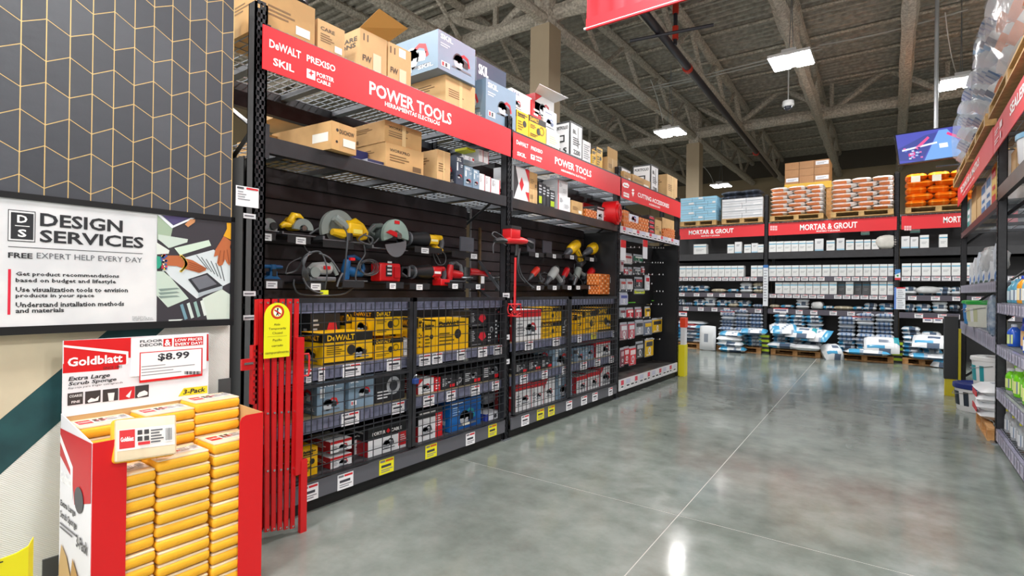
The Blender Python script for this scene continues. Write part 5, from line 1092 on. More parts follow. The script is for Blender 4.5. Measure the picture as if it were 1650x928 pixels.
packs = [(1005, 1018, 408, 425, '#e6dfe0', '#b03a44', 'white and red'), (1021, 1035, 410, 421, '#1c6a4c', '#d9e0dc', 'green'), (999, 1004, 418, 438, '#d9c9cf', '#8a3040', 'narrow pink'), (1005, 1011, 431, 443, '#c23a48', '#d9dbe0', 'small red'),
         (1012, 1018, 431, 443, '#a8a9ae', '#b8423e', 'small grey'), (1021, 1032, 431, 442, '#24262a', '#c9ccd0', 'black framed'), (1033, 1038, 430, 440, '#c22430', '#e8e8e8', 'slim red'), (999, 1008, 450, 467, '#b9babf', '#b8423e', 'grey and red'),
         (1009, 1019, 450, 467, '#d3d3d8', '#a04a48', 'pale'), (1022.5, 1035, 447, 463, '#26282c', '#c42636', 'black and red'), (1039, 1046, 443, 468, '#dfe2e8', '#c42636', 'tall white'), (1022, 1038, 466, 474, '#c3d22e', '#4a5a5a', 'lime'),
         (998, 1011, 472, 492, '#c3c6dc', '#4b58a0', 'blue and white'), (998, 1008, 497, 513, '#a9acb4', '#7a3a44', 'dull grey'), (1009, 1020, 497, 513, '#d02834', '#f0dcdc', 'bright red'), (1023, 1033, 496, 512, '#c85a60', '#d9dbe0', 'red and grey'),
         (1039, 1047, 495, 511, '#e8b818', '#3a3222', 'yellow'), (999, 1010, 521, 549, '#b7838c', '#dfe0e6', 'tall dusty pink'), (1012, 1022, 520, 547, '#c34a56', '#e0e0e6', 'tall red'), (1023, 1036, 517, 541, '#a5a7ad', '#3a3c42', 'grey and black'),
         (1037, 1050, 517, 541, '#6b7488', '#d8b020', 'blue-grey'), (1050.5, 1066, 514, 537, '#e0b41a', '#2a2a2a', 'large yellow and black'), (999, 1005, 562, 592, '#7a3b48', '#c9a8b0', 'dark red'), (1005, 1013, 560, 588, '#c02432', '#e8d0d4', 'second tall red'),
         (1013.5, 1024, 560, 590, '#d8303c', '#f0dcdc', 'vivid red'), (1024.5, 1036, 552, 578, '#3b3d42', '#b9bcc2', 'dark grey'), (1039, 1052, 547, 576, '#e0b41a', '#3b3d42', 'yellow and grey')]
for a_, b2, yt, yb, c1, c2, nm in packs:
    y = PY_-.19; x0, zt = LF.px(a_, yt, y); x1 = LF.px(b2, yt, y)[0]; zb = LF.px(a_, yb, y)[1]
    mb = LF.mb(); mb.box(x0+.004, x1-.004, y, y+.006, zb, zt+.01, ink('#aab0ba')); mb.box(x0+.006, x1-.006, y-.012, y, zb+.01, zt-.02, C(c1, .2))
    q_ = mb.obj('blister_pack', label='%s carded pack hanging on a peg in the cutting accessories bay' % nm, cat='blister pack', group='carded packs on the pegs')
    mb = LF.mb(); mb.decal([('r', .1, .62, .9, .9, c2), ('c', .5, .35, .22, '#d9dade'), ('c', .5, .35, .12, c1), ('l', .12, .05, .88, .14, 1, '#eeeeee')], (x0+.006, y-.0125, zb+.01), (1, 0, 0), (0, 0, 1), x1-x0-.012, zt-zb-.03, .0008); mb.obj('printed_card', q_)
for (Xa, Xb, Y) in ((1012, 1023, 487.5), (1050, 1085, 484.5)):
    x0, z = LF.px(Xa, Y, PY_-.01); x1 = LF.px(Xb, Y, PY_-.01)[0]; mb = LF.mb(); mb.box(x0, x1, PY_-.02, PY_-.01, z-.008, z+.008, C('#6fd13a', .4)); mb.obj('green_strip', rack)
for X in (1001, 1037):
    x0, z = LF.px(X, 386, -.02); mb = LF.mb(); mb.box(x0, x0+.17, -.012, -.009, z-.27, z, C('#dfe2e8', .4)); mb.box(x0, x0+.17, -.014, -.012, z-.1, z, TR); mb.obj('hanging_sign', rack)

# ================================================================== BACK RACK
XB = [-5.15, -2.575, -.035, 2.5]
brack = empty('pallet_rack', BF.w(-1.3, .5, 0), 'black pallet rack of mortar and grout closing the far end of the aisle', 'rack')
for i, x in enumerate(XB):
    post(BF, x, 4.0 if i == 2 else 3.75, parent=brack, w=.1); post(BF, x, 3.3, 1.0, parent=brack, holes=False, w=.1)
    mb = BF.mb(); mb.box(x-.07, x+.07, -.03, .1, 0, .01, STEEL); mb.obj('foot_plate', brack)
for i in range(3):
    a, b = XB[i]+.055, XB[i+1]-.055
    for (z0, z1) in ((2.23, 2.385), (3.0, 3.09)):
        for yy in (0, 1.0): mb = BF.mb(); mb.box(a, b, yy, yy+.05, z0, z1, BLACK); mb.obj('beam', brack)
    deck(BF, a, b, .0, 1.05, 3.1, brack, s=.1, sd=.15, bars=4)
    mb = BF.mb(); mb.box(a, b, .02, 1.02, 2.385, 2.395, C('#2a2b2f', .5)); mb.obj('shelf', brack)
    mb = BF.mb(); mb.box(a, b, 1.0, 1.02, .0, 2.9, C('#191a1e', .5)); mb.obj('back_board', brack)
    for k, (z0, z1) in enumerate(((1.70, 1.815), (1.30, 1.41), (.93, 1.05))):
        mb = BF.mb(); mb.box(a, b, .02, .75, z1-.03, z1, C('#3a3b40', .5)); mb.obj('shelf', brack)
        mb = BF.mb(); mb.box(a, b, -.004, .02, z0, z1, C('#4d4955', .35)); mb.obj('label_strip', brack)
        st_ = .165 if (k == 0 or (k == 1 and i == 1)) else .33
        x = a+.04+(k*.11 if st_ > .2 else 0); j = 0
        while x < b-.13:
            if not (st_ < .2 and j % 9 == 7 and i != 0): price_tag(BF, x, z0+.012, .14, z1-z0-.03, -.005, brack)
            x += st_*(1 if st_ < .2 else (.9+.25*((j*5+i) % 3)/2)); j += 1
for (X0, X1, Y0, Y1) in ((1094, 1107, 502, 509), (1161, 1184, 501, 508), (1246, 1270, 496, 503), (1373, 1389, 509.5, 516.5), (1389, 1404, 509.5, 517), (1487, 1503, 512, 519), (1504, 1519, 512, 520)):
    mb = BF.mb(); pquad(mb, BF, X0, Y0, X1, Y1, ink('#e9eaee'), -.012); pquad(mb, BF, X0, Y0, X1, Y0+1.4, ink('#cf2630'), -.014); pquad(mb, BF, X0+3, Y0+2.5, X1-3, Y0+4.5, ink('#555a80'), -.014); mb.obj('hanging_price_card', brack)
# header signs
def bsign(X0, X1, els, lab, badge):
    xa, xb = BF.px(X0, 365, -.03)[0], BF.px(X1, 365, -.03)[0]
    mb = BF.mb(); mb.box(xa, xb, -.03, -.02, 2.785, 3.07, SIGNRED); o = mb.obj('header_sign', label=lab, cat='sign', group='red header signs on the racks')
    mb = BF.mb()
    for s, a_, t_, b_, c_ in els: ptext(mb, BF, s, a_, t_, b_, c_, '#ffffff', True, -.03, .004)
    if badge:
        for r_ in (0, 1):
            for k in range(3): pquad(mb, BF, badge+k*4, 364-r_*0+r_*4, badge+k*4+3.4, 367.4+r_*4, ink('#f0b8bb'), -.03, .004)
    mb.obj('printed_lettering', o)
bsign(1094.5, 1231.5, [('MORTAR & GROUT', 1110, 371.5, 378.5, 1182), ('MORTERO Y LECHADA', 1130, 379.5, 381.5, 1160)], 'leftmost red Mortar and Grout sign on the far rack', 0)
bsign(1238.5, 1445, [('MORTAR & GROUT', 1289, 362, 371.5, 1381.5), ('MORTERO Y LECHADA', 1315.5, 371.5, 374, 1353.5)], 'middle red Mortar and Grout sign on the far rack', 1241)
bsign(1452.5, 1640, [('MORTAR & GROUT', 1520, 349.5, 359.5, 1612), ('MORTERO Y LECHADA', 1548, 361, 363.5, 1588)], 'right red Mortar and Grout sign on the far rack, cut off by the right rack', 1457)
# aisle info cards on the posts
def card(X0, Y0, X1, Y1, els, lab):
    mb = BF.mb(); pquad(mb, BF, X0, Y0, X1, Y1, ink('#e4e8ee'), -.04); q_ = mb.obj('info_card', label=lab, cat='sign')
    mb = BF.mb(); x0, z1 = BF.px(X0, Y0, -.04); x1 = BF.px(X1, Y0, -.04)[0]; z0 = BF.px(X0, Y1, -.04)[1]
    mb.decal(els, (x0, -.044, z0), (1, 0, 0), (0, 0, 1), x1-x0, z1-z0, .002); mb.obj('printed_lettering', q_)
card(1230, 427, 1238, 493, [('r', 0, .93, 1, 1, '#2f6fb5'), ('l', .15, .1, .85, .9, 12, '#a9adb6')], 'tall narrow white card on the far post left of the middle bay')
card(1442, 434, 1451, 451, [('r', 0, .0, 1, .2, '#d03040'), ('p', [(0, 1), (0, .5), (1, .7), (1, 1)], '#3d7fc0'), ('c', .5, .4, .2, '#2f9a4a')], 'small blue, green and red card on the far post right of the middle bay')
card(1441, 463, 1459, 498, [('r', 0, 0, .18, 1, '#5f86d0'), ('r', .2, .95, 1, 1, '#d03040'), ('r', .2, .48, 1, .52, '#9aa0aa'), ('l', .3, .05, .9, .45, 4, '#b4b8c0'), ('l', .3, .55, .9, .92, 4, '#b4b8c0')], 'large white price list with a blue edge on the far post')
# yellow-green striped post guards
for x, lab in ((XB[1], 'yellow-green striped post guard at the far left post'), (XB[2], 'yellow-green striped post guard at the far right post')):
    o = empty('post_guard', BF.w(x, -.1, 0), lab, 'post guard', 'striped post guards of the far rack')
    mb = BF.mb(); mb.box(x-.12, x+.12, -.16, -.05, 0, .46, C('#22242a', .5)); mb.obj('body', o)
    for k in range(4): mb = BF.mb(); mb.box(x-.122, x+.122, -.165, -.05, .04+k*.11, .095+k*.11, C('#c6e61c', .4)); mb.obj('stripe', o)
# ---- sacks
BLU, BLU2, SWH, GRY, INKB = '#4a9fcb', '#1a62a8', '#dfe3e7', '#b7bcc2', '#2b3c55'
def sack_mesh(w, d, h, st, seed):
    r_ = random.Random(seed); nx, ny = 12, 6; mb = MB(); top = []; bot = []
    for j in range(ny+1):
        for i in range(nx+1):
            u, v = i/nx*2-1, j/ny*2-1
            f = max(0, (1-abs(u)**4)*(1-abs(v)**3))**.45; n_ = r_.uniform(-.06, .06)
            x = u*w/2*(1-.04*abs(v)**2); y = v*d/2*(1-.05*abs(u)**2)
            top.append((x, y, h/2+h/2*f*(1+n_))); bot.append((x, y, h/2-h/2*f))
    n = len(top); vs = top+bot; idx = lambda i, j: j*(nx+1)+i
    def col(i, j, t_):
        u = (i+.5)/nx; v = (j+.5)/ny
        if st == 'blue': return (BLU if (.08 < u < .3 and j in (0, 1, 2)) or (t_ and u > .84) else '#55657c' if (j == 0 and not t_ and .4 < u < .8) else '#8fa0b4' if (i*3+j*2+seed) % 5 == 0 else SWH)
        if st == 'blue2': return (BLU if (t_ and j == 1 and .1 < u < .6) or (not t_ and j == 0 and u < .3) else '#3fa3b0' if (.8 < u) and v > .5 else '#55657c' if (.4 < u < .72 and j in (0, 3)) else SWH)
        if st == 'white': return (SWH if not (.3 < u < .6 and j in (2, 3)) else '#8a93a0')
        if st == 'grey': return ('#a9b4c4' if (i+j) % 3 else '#4c6f9e') if .2 < u < .8 else '#c3cad3'
        if st == 'orangew': return ('#e88a4a' if (not t_ and j == 0 and .05 < u < .75) or (t_ and j == 3 and i % 2) else '#eae6e4' if (i*5+j) % 6 else '#efd2ba')
        if st == 'orange': return '#f07812' if (i+j*2+seed) % 6 else '#f59a3c'
        if st == 'tan': return '#c9bfa6' if (i+j) % 4 else '#e3dccb'
        if st == 'black': return '#30343c' if (i+j) % 4 else '#4a5160'
    for t_ in (1, 0):
        by = {}
        for j in range(ny):
            for i in range(nx):
                q_ = (idx(i, j), idx(i+1, j), idx(i+1, j+1), idx(i, j+1)); q_ = q_ if t_ else tuple(n+k for k in reversed(q_))
                by.setdefault(col(i, j, t_), []).append(q_)
        first = True
        for c_, fs in by.items():
            m_ = C(c_, .28)
            if m_ not in mb.mats: mb.mats.append(m_)
            for f_ in fs: mb.f.append(f_); mb.mi.append(mb.mats.index(m_))
    mb.v = [Vector(p) for p in vs]
    o = mb.obj('s'); me = o.data; me.polygons.foreach_set('use_smooth', [True]*len(me.polygons)); bpy.data.objects.remove(o); o2 = [min(v.z for v in mb.v)]
    return me
SM = {}
def sack(F, x, y, z, w, d, h, st, label, group=None, rz=0, rx=0, ry=0, cat='bag', name='mortar_bag'):
    k = (round(w, 2), round(d, 2), round(h, 2), st, RND.randrange(2))
    if k not in SM: SM[k] = sack_mesh(w, d, h, st, k[4]+3)
    o = bpy.data.objects.new(name, SM[k]); COL.objects.link(o)
    o.matrix_world = Matrix.Translation(F.w(x, y, z)) @ F.M.to_3x3().to_4x4() @ Matrix.Rotation(radians(rz), 4, 'Z') @ Matrix.Rotation(radians(rx), 4, 'X') @ Matrix.Rotation(radians(ry), 4, 'Y')
    return tag(o, label, cat, group)
def pallet(F, x0, x1, y0, y1, z, label, group='wooden pallets', c=WOOD):
    o = empty('wooden_pallet', F.w((x0+x1)/2, (y0+y1)/2, z), label, 'pallet', group)
    n = 7
    for i in range(n):
        a_ = y0+(y1-y0)*i/n; mb = F.mb(); mb.box(x0, x1, a_+.005, a_+(y1-y0)/n-.03, z+.105, z+.125, c); mb.obj('deck_board', o)
    for yy in (y0, (y0+y1)/2-.05, y1-.1): mb = F.mb(); mb.box(x0, x1, yy, yy+.1, z, z+.018, c); mb.obj('bottom_board', o)
    for xx in (x0, (x0+x1)/2-.05, x1-.1):
        for yy in (y0, (y0+y1)/2-.05, y1-.1): mb = F.mb(); mb.box(xx, xx+.1, yy, yy+.09, z+.018, z+.105, c); mb.obj('block', o)
    return o
PWOOD = C('#d0a06a', .75, 0, .3, 14, c2='#b07a42')
fp = [(1103, 1129, 548, 'far left pallet, mostly behind the tool rack'), (1181, 1226, 552, 'pallet left of the first striped post guard'), (1242, 1322, 556, 'pallet between the two striped post guards, left one'), (1348, 1440, 560, 'pallet between the two striped post guards, right one'), (1454, 1519, 566, 'pallet right of the second striped post guard')]
PX_ = []
for i, (a_, b_, yy, lab) in enumerate(fp):
    xa, xb = BF.px(a_, yy, -.32)[0], BF.px(b_, yy, -.32)[0]
    if i == 0: xa -= .4
    if i == 1: xa -= .38
    PX_.append((xa, xb)); pallet(BF, xa, xb, -.32, .75, 0, lab, 'pallets on the floor under the far rack', PWOOD)
GB = 'mortar bags stacked on the floor pallets'
pn = ['far left', 'second', 'third', 'fourth', 'fifth']
cfg = [(1, 6, 'blue', 6), (3, 10, 'grey', 4), (3, 9, 'blue', 6), (3, 10, 'grey', 5), (2, 7, 'blue2', 5)]
for p, (xa, xb) in enumerate(PX_):
    nc, nl, st, _ = cfg[p]; cw = (xb-xa)/nc
    for c_ in range(nc):
        for l_ in range(nl-(1 if (p*3+c_) % 4 == 1 else 0)):
            s_ = ('blue' if (l_ < 3) else st) if (l_*7+c_*3+p) % 5 else ('blue2' if l_ < 5 else 'white')
            colname = ('only' if nc == 1 else ('left', 'right')[c_] if nc == 2 else ('left', 'middle', 'right')[c_])
            sack(BF, xa+cw*(c_+.5)+RND.uniform(-.015, .015), .12+RND.uniform(-.03, .03)+(.1 if l_ > 4 else -.08), .127+l_*.0875, cw*1.02, .62, .1, s_, 'mortar bag, %s from the bottom, %s column, %s floor pallet' % (ORD[l_], colname, pn[p]), GB, RND.uniform(-3, 3))
# loose and slumped bags in front
for (X, Y, w_, h_, st, rz, rx, y, z, lab) in ((1181, 0, .62, .14, 'blue', 5, 0, -.45, .0, 'bag lying lowest in the loose pile on the floor'), (1178, 0, .6, .14, 'blue2', -4, 3, -.42, .13, 'second bag up in the loose pile on the floor'), (1176, 0, .58, .14, 'white', 6, 4, -.4, .25, 'third bag up in the loose pile on the floor'), (1180, 0, .56, .14, 'blue', -6, 6, -.36, .36, 'topmost bag of the loose pile on the floor'),
      (1262, 0, .58, .17, 'blue', 14, 24, -.34, .52, 'bag slumped over the front of the third floor pallet, left'), (1292, 0, .62, .16, 'blue2', -8, 24, -.34, .46, 'bag slumped over the front of the third floor pallet, middle'), (1316, 0, .6, .16, 'blue', -20, 32, -.3, .42, 'bag slumped over the front of the third floor pallet, right'),
      (1262, 0, .66, .14, 'blue2', 2, 0, -.36, .16, 'plump bag low at the front left of the third floor pallet'), (1300, 0, .56, .14, 'white', 0, 0, -.38, .15, 'plump bag low at the front right of the third floor pallet'),
      (1420, 0, .62, .18, 'blue2', 4, 46, -.3, .3, 'bag leaning against the stack on the fourth floor pallet'), (1398, 0, .8, .12, 'blue', 0, 0, -.4, .14, 'bag lying flat at the front of the fourth floor pallet'),
      (1500, 0, .6, .16, 'blue2', -6, 30, -.34, .42, 'bag leaning on the front of the fifth floor pallet'), (1500, 0, .7, .12, 'blue', 0, 2, -.4, .14, 'bag lying flat at the front of the fifth floor pallet'), (1527, 0, .4, .16, 'blue2', -30, 30, -.42, .06, 'crumpled bag slipping off the right end of the fifth floor pallet'),
      (1337, 0, .4, .3, 'blue2', 30, 40, -.3, .02, 'fallen bag standing on the floor between third and fourth pallets'), (1214, 0, .6, .14, 'blue', 4, 6, -.34, .44, 'blue banded bag on top at the front of the second floor pallet')):
    x = BF.px(X, 560, y)[0]; sack(BF, x, y, z, w_, .45, h_, st, lab, 'loose mortar bags before the floor pallets', rz, rx)
# white torn sack standing
x0, zt = BF.px(1130, 524, -.45); x1 = BF.px(1153, 524, -.45)[0]
sack(BF, (x0+x1)/2, -.42, zt/2, x1-x0+.05, zt, .16, 'white', 'tall white sack standing upright on the floor left of the loose pile', None, 0, 88)
x_, z_ = BF.px(1112, 524, -.1); mb = BF.mb(); mb.rbox(x_-.15, x_+.15, -.2, .1, z_-.1, z_+.03, .03, C('#8a1420', .4)); smoothed(mb.obj('red_bag', label='dark red bag on top of the far left floor pallet', cat='bag'))
# ---- white grout cartons on the shelves
def grout(X0, X1, Yt, z, lab, gr, y=.06, st='w', rz=0):
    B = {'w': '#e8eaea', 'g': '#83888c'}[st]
    els = [('r', 0, .72, 1, .8, '#2b9fc8'), ('l', .2, .3, .8, .5, 2, '#b3b6ba'), ('r', 0, .0, .03, 1, '#b4b7bb')]
    return carton(BF, X0, X1, Yt, z, (C(B, .4), els, None), lab, gr, y=y, d=.2, rz=rz, name='grout_carton', cat='box')
GG = 'white grout cartons on the far rack'
bays = ['left bay', 'middle bay', 'right bay']
def grow(xs, Yf, z, rowname, bay):
    for k, (a_, b_) in enumerate(xs):
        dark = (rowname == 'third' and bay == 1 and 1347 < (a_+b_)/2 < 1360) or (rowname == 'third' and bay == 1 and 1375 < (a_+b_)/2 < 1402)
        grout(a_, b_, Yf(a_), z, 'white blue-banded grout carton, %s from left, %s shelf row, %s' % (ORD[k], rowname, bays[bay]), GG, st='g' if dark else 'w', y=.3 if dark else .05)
fl_ = lambda A, B: (lambda X: A+(B-A)*(X-1095)/450)
grow([(1117.5, 1138), (1172, 1183), (1199, 1210), (1221, 1231)], fl_(394, 394), 2.395, 'top', 0)
grow([(1239+k*12, 1250.6+k*12) for k in range(6)]+[(1331.5, 1345), (1363, 1376), (1378, 1391), (1392, 1403), (1404.5, 1416.5)], fl_(392.5, 383), 2.395, 'top', 1)
grow([(1482, 1497), (1513, 1527)], fl_(391, 377), 2.395, 'top', 2)
for (a_, b_, yt, lab) in ((1184, 1195, 390, 'open white carton tilted among the top row cartons, left bay'), (1211, 1221, 392, 'open white carton beside the last top row carton, left bay'), (1313, 1327, 385, 'tall open white carton in the top row, middle bay'), (1348, 1361, 384, 'second open white carton in the top row, middle bay'), (1452.5, 1466, 381, 'tall open white carton beside the right post, top row'), (1467, 1480, 382, 'second tall white carton in the top row, right bay')):
    carton(BF, a_, b_, yt, 2.395, (C('#e3e5e8', .42), [('l', .25, .6, .75, .8, 2, '#7c8088'), ('r', 0, 0, 1, .12, '#9cc8e0')], None), lab, GG, y=.04, d=.2, rz=4, name='open_carton')
for (a_, b_, yt, lab) in ((1387, 1401, 373, 'carton hanging low under the middle sign'), (1466.5, 1482.5, 369, 'carton resting on two cartons under the right sign')):
    carton(BF, a_, b_, yt, 2.73, (C('#cfd3d6', .42), [('r', 0, .0, 1, .2, '#5fb3a8')], None), lab, GG, y=.12, d=.2, zt=2.87, name='grout_carton')
grow([(1095+k*10.4, 1105+k*10.4) for k in range(10)]+[(1210, 1220), (1220.5, 1229.5)], fl_(429, 425), 1.815, 'second', 0)
grow([(1239+k*12.2, 1250.7+k*12.2) for k in range(7)]+[(1325+k*13.2, 1337.6+k*13.2) for k in range(9)], fl_(430, 424), 1.815, 'second', 1)
grow([(1453+k*16, 1468+k*16) for k in range(7)], fl_(429, 423.5), 1.815, 'second', 2)
grow([(1249+k*12.2, 1260.7+k*12.2) for k in range(6)]+[(1322.5+k*13.4, 1335+k*13.4) for k in range(9)], fl_(456, 453), 1.41, 'third', 1)
# ---- small bags on shelves
GS = 'small bags lying on the far rack shelves'
def srow(items, z, rowname, bay):
    for k, (X0, X1, n, st) in enumerate(items):
        xa, xb = BF.px(X0, 480, .1)[0], BF.px(X1, 480, .1)[0]
        for j in range(n):
            sack(BF, (xa+xb)/2+RND.uniform(-.01, .01), .22, z+.003+j*.08, xb-xa, .3, .098, st if j % 2 == 0 else 'blue2', 'small bag, pile %s from left, %s layer, %s shelf row, %s' % (ORD[k], ORD[j], rowname, bays[bay]), GS, RND.uniform(-5, 5), name='small_bag')
srow([(1094, 1102, 2, 'blue'), (1101, 1117, 2, 'blue'), (1118, 1141, 2, 'blue'), (1145, 1169, 1, 'tan'), (1171, 1190, 1, 'blue'), (1191, 1211, 3, 'white'), (1213, 1230, 3, 'tan')], 1.41, 'third', 0)
srow([(1094, 1102, 2, 'blue2'), (1103, 1116, 1, 'grey'), (1117, 1136, 2, 'blue'), (1135, 1153, 3, 'white'), (1154, 1172, 2, 'blue'), (1172, 1189, 2, 'tan'), (1189, 1210, 2, 'blue'), (1212, 1231, 1, 'grey')], 1.05, 'fourth', 0)
srow([(1239, 1256, 1, 'tan'), (1258, 1281, 1, 'blue'), (1282, 1304, 3, 'white'), (1307, 1328, 2, 'white'), (1324, 1344, 1, 'blue'), (1342, 1376, 1, 'tan'), (1373, 1392, 1, 'blue'), (1392, 1414, 2, 'blue2'), (1415, 1441, 2, 'blue')], 1.05, 'fourth', 1)
srow([(1453, 1478, 2, 'white'), (1479, 1506, 1, 'blue'), (1507, 1533, 2, 'blue2'), (1533, 1550, 2, 'white')], 1.41, 'third', 2)
srow([(1458, 1475, 2, 'blue2'), (1475, 1501, 2, 'blue'), (1503, 1529, 3, 'white'), (1530, 1548, 2, 'black')], 1.05, 'fourth', 2)
# plastic bag bulging on the top row
def crumple(F, cx, cy, cz, rx, ry, rz_, seed, mat, name, label=None, cat=None, parent=None, group=None):
    r_ = random.Random(seed); mb = F.mb(); n, mm = 14, 10; vs = []
    for i in range(mm+1):
        t_ = pi*i/mm
        for j in range(n):
            p = 2*pi*j/n; k = 1+.16*sin(3*p+seed)+.1*r_.uniform(-1, 1)
            q_ = lambda c: math.copysign(abs(c)**.75, c)
            vs.append((cx+rx*k*q_(sin(t_))*q_(cos(p)), cy+ry*k*q_(sin(t_))*q_(sin(p)), cz+rz_*q_(cos(t_))*(1+.06*r_.uniform(-1, 1))))
    fs = [(i*n+j, (i+1)*n+j, (i+1)*n+(j+1) % n, i*n+(j+1) % n) for i in range(mm) for j in range(n)]
    mb.add(vs, fs, mat); o = mb.obj(name, parent, label=label, cat=cat, group=group); return smoothed(o, 60)
x_, z_ = BF.px(1428, 390, .05); crumple(BF, x_, .1, 2.54, .17, .12, .15, 3, C('#d9d6cf', .3, 0, .15, 8), 'plastic_bag', 'crumpled clear plastic bag bulging beside the right post, top row', 'bag')
x_, z_ = BF.px(1318, 484, .05); crumple(BF, x_, .12, 1.15, .12, .12, .09, 5, C('#dfe0e0', .3, 0, .15, 8), 'plastic_bag', 'crumpled white plastic bag in the fourth row of the middle bay', 'bag')
x_, z_ = BF.px(1494, 458, .05); crumple(BF, x_, .14, 1.52, .2, .12, .08, 8, C('#d3d5d8', .3, 0, .15, 8), 'plastic_bag', 'crumpled grey plastic bag in the third row of the right bay', 'bag')
# ---- top deck pallet loads
T0 = 3.11; GP = 'pallets on top of the far rack'
def load(X0, X1, Yt, Yb, st, nr, nc, lab, plab, grp, z=T0, y0=-.12, dep=1.0, top='', kind='sack'):
    xa, xb = BF.px(X0, (Yt+Yb)/2, y0)[0], BF.px(X1, (Yt+Yb)/2, y0)[0]; zt = BF.px(X0, Yt, y0)[1]
    pallet(BF, xa, xb, y0, y0+dep, z, plab, GP); zb = z+.127; hh = (zt-zb)/nr
    for r_ in range(nr):
        off = (r_ % 2)
        widths = [1]*nc if not off else ([1.3]+[1]*(nc-2)+[.7] if nc > 2 else [1.2, .8])
        tot = sum(widths); x = xa
        for c_ in range(nc):
            w_ = (xb-xa)*widths[c_]/tot
            l_ = '%s, %s row up, %s from left' % (lab, ORD[r_], ORD[c_])
            s_ = st[(r_*nc+c_) % len(st)] if isinstance(st, list) else st
            if kind == 'sack': sack(BF, x+w_/2, y0+.27, zb+r_*hh, w_*1.03, .58, hh*1.12, s_, l_, grp, RND.uniform(-1.5, 1.5), name='stacked_bag')
            else:
                mb = BF.mb(); mb.box(x+.004, x+w_-.004, y0+.01+RND.uniform(0, .01), y0+.5, zb+r_*hh+.002, zb+(r_+1)*hh-.002, s_); q_ = mb.obj('wrapped_carton', label=l_, cat='box', group=grp)
                mb = BF.mb(); mb.decal([('r', .0, .42, 1, .5, '#9aa6b0' if kind == 'c' else '#8a6a3c')] + ([('r', .55, .55, .9, .9, '#e6e6e8')] if (r_+c_) % 2 and kind == 'c' else []), (x+.004, y0+.005, zb+r_*hh), (1, 0, 0), (0, 0, 1), w_-.008, hh); mb.obj('printed_band', q_)
            x += w_
    return xa, xb, zt
LB_ = C('#8fc4e0', .25); WHC = C('#d9dade', .3, 0, .1, 6); BRC = C('#a8794c', .5, 0, .15, 6)
load(1096, 1154, 320, 360, [LB_], 5, 3, 'light blue wrapped carton', 'pallet under the light blue wrapped load at the left', 'light blue cartons on the top pallet', kind='c')
xa, xb, zt = load(1163, 1229, 322, 356, [WHC], 4, 2, 'white wrapped carton', 'pallet under the white load topped with black bags', 'white cartons on the top pallet', kind='c')
for k in range(4): sack(BF, xa+.2+(k % 2)*.42, .25, zt+.01+(k//2)*.1, .5, .5, .12, 'black', 'black wrapped bag, %s of four above the white cartons' % ORD[k], 'black bags on the white load', RND.uniform(-8, 8), name='black_bag')
load(1241, 1327, 303, 350, 'orangew', 7, 3, 'orange and white bag of the left load', 'pallet under the left orange and white load', 'left orange and white bags on the rack top')
load(1339, 1440, 290, 345, 'orangew', 7, 3, 'orange and white bag of the right load', 'pallet under the right orange and white load', 'right orange and white bags on the rack top')
load(1459, 1570, 281, 335, 'orange', 5, 3, 'bright orange bag', 'pallet under the bright orange bags at the right', 'bright orange bags on the rack top')
for (X, Y) in ((1468, 284), (1502, 282)): 
    mb = BF.mb(); pquad(mb, BF, X, Y, X+15, Y+10, ink('#f0ead8'), -.16); mb.obj('paper_label', label='white paper sheet on the orange bags, %s one' % ('left' if X < 1480 else 'right'), cat='paper')
# brown cartons on their own stacked pallet, behind
for zz in (T0, ):
    xa, xb = BF.px(1262, 270, .75)[0], BF.px(1338, 270, .75)[0]
    o = empty('load_frame', BF.w((xa+xb)/2, 1.2, T0), 'yellow wooden crate frame carrying the brown cartons behind the orange bags', 'crate')
    for x in (xa, xb-.1): mb = BF.mb(); mb.box(x, x+.1, .98, 1.08, T0, 3.98, PWOOD); mb.obj('leg', o); mb = BF.mb(); mb.box(x, x+.1, 1.6, 1.7, T0, 3.98, PWOOD); mb.obj('leg', o)
    mb = BF.mb(); mb.box(xa, xb, .95, 1.75, 3.98, 4.14, C('#cfa63c', .7)); mb.obj('top_boards', o)
    for r_ in range(3):
        for c_ in range(3):
            w_ = (xb-xa-.04)/3; mb = BF.mb(); mb.box(xa+c_*w_+.004, xa+(c_+1)*w_-.004, .98, 1.7, 4.145+r_*.18, 4.32+r_*.18, BRC)
            q_ = mb.obj('brown_carton', label='brown wrapped carton, %s row up, %s from left' % (ORD[r_], ORD[c_]), cat='box', group='brown cartons highest on the far rack')
            if c_ == 2 and r_ != 1 or (r_, c_) == (0, 0): mb = BF.mb(); mb.decal([('r', .1, .3, .95, .85, '#d9dbe2'), ('l', .2, .4, .8, .7, 2, '#8a8c96')], (xa+c_*w_, .975, 4.145+r_*.18), (1, 0, 0), (0, 0, 1), w_, .17, .003); mb.obj('paper_label', q_)

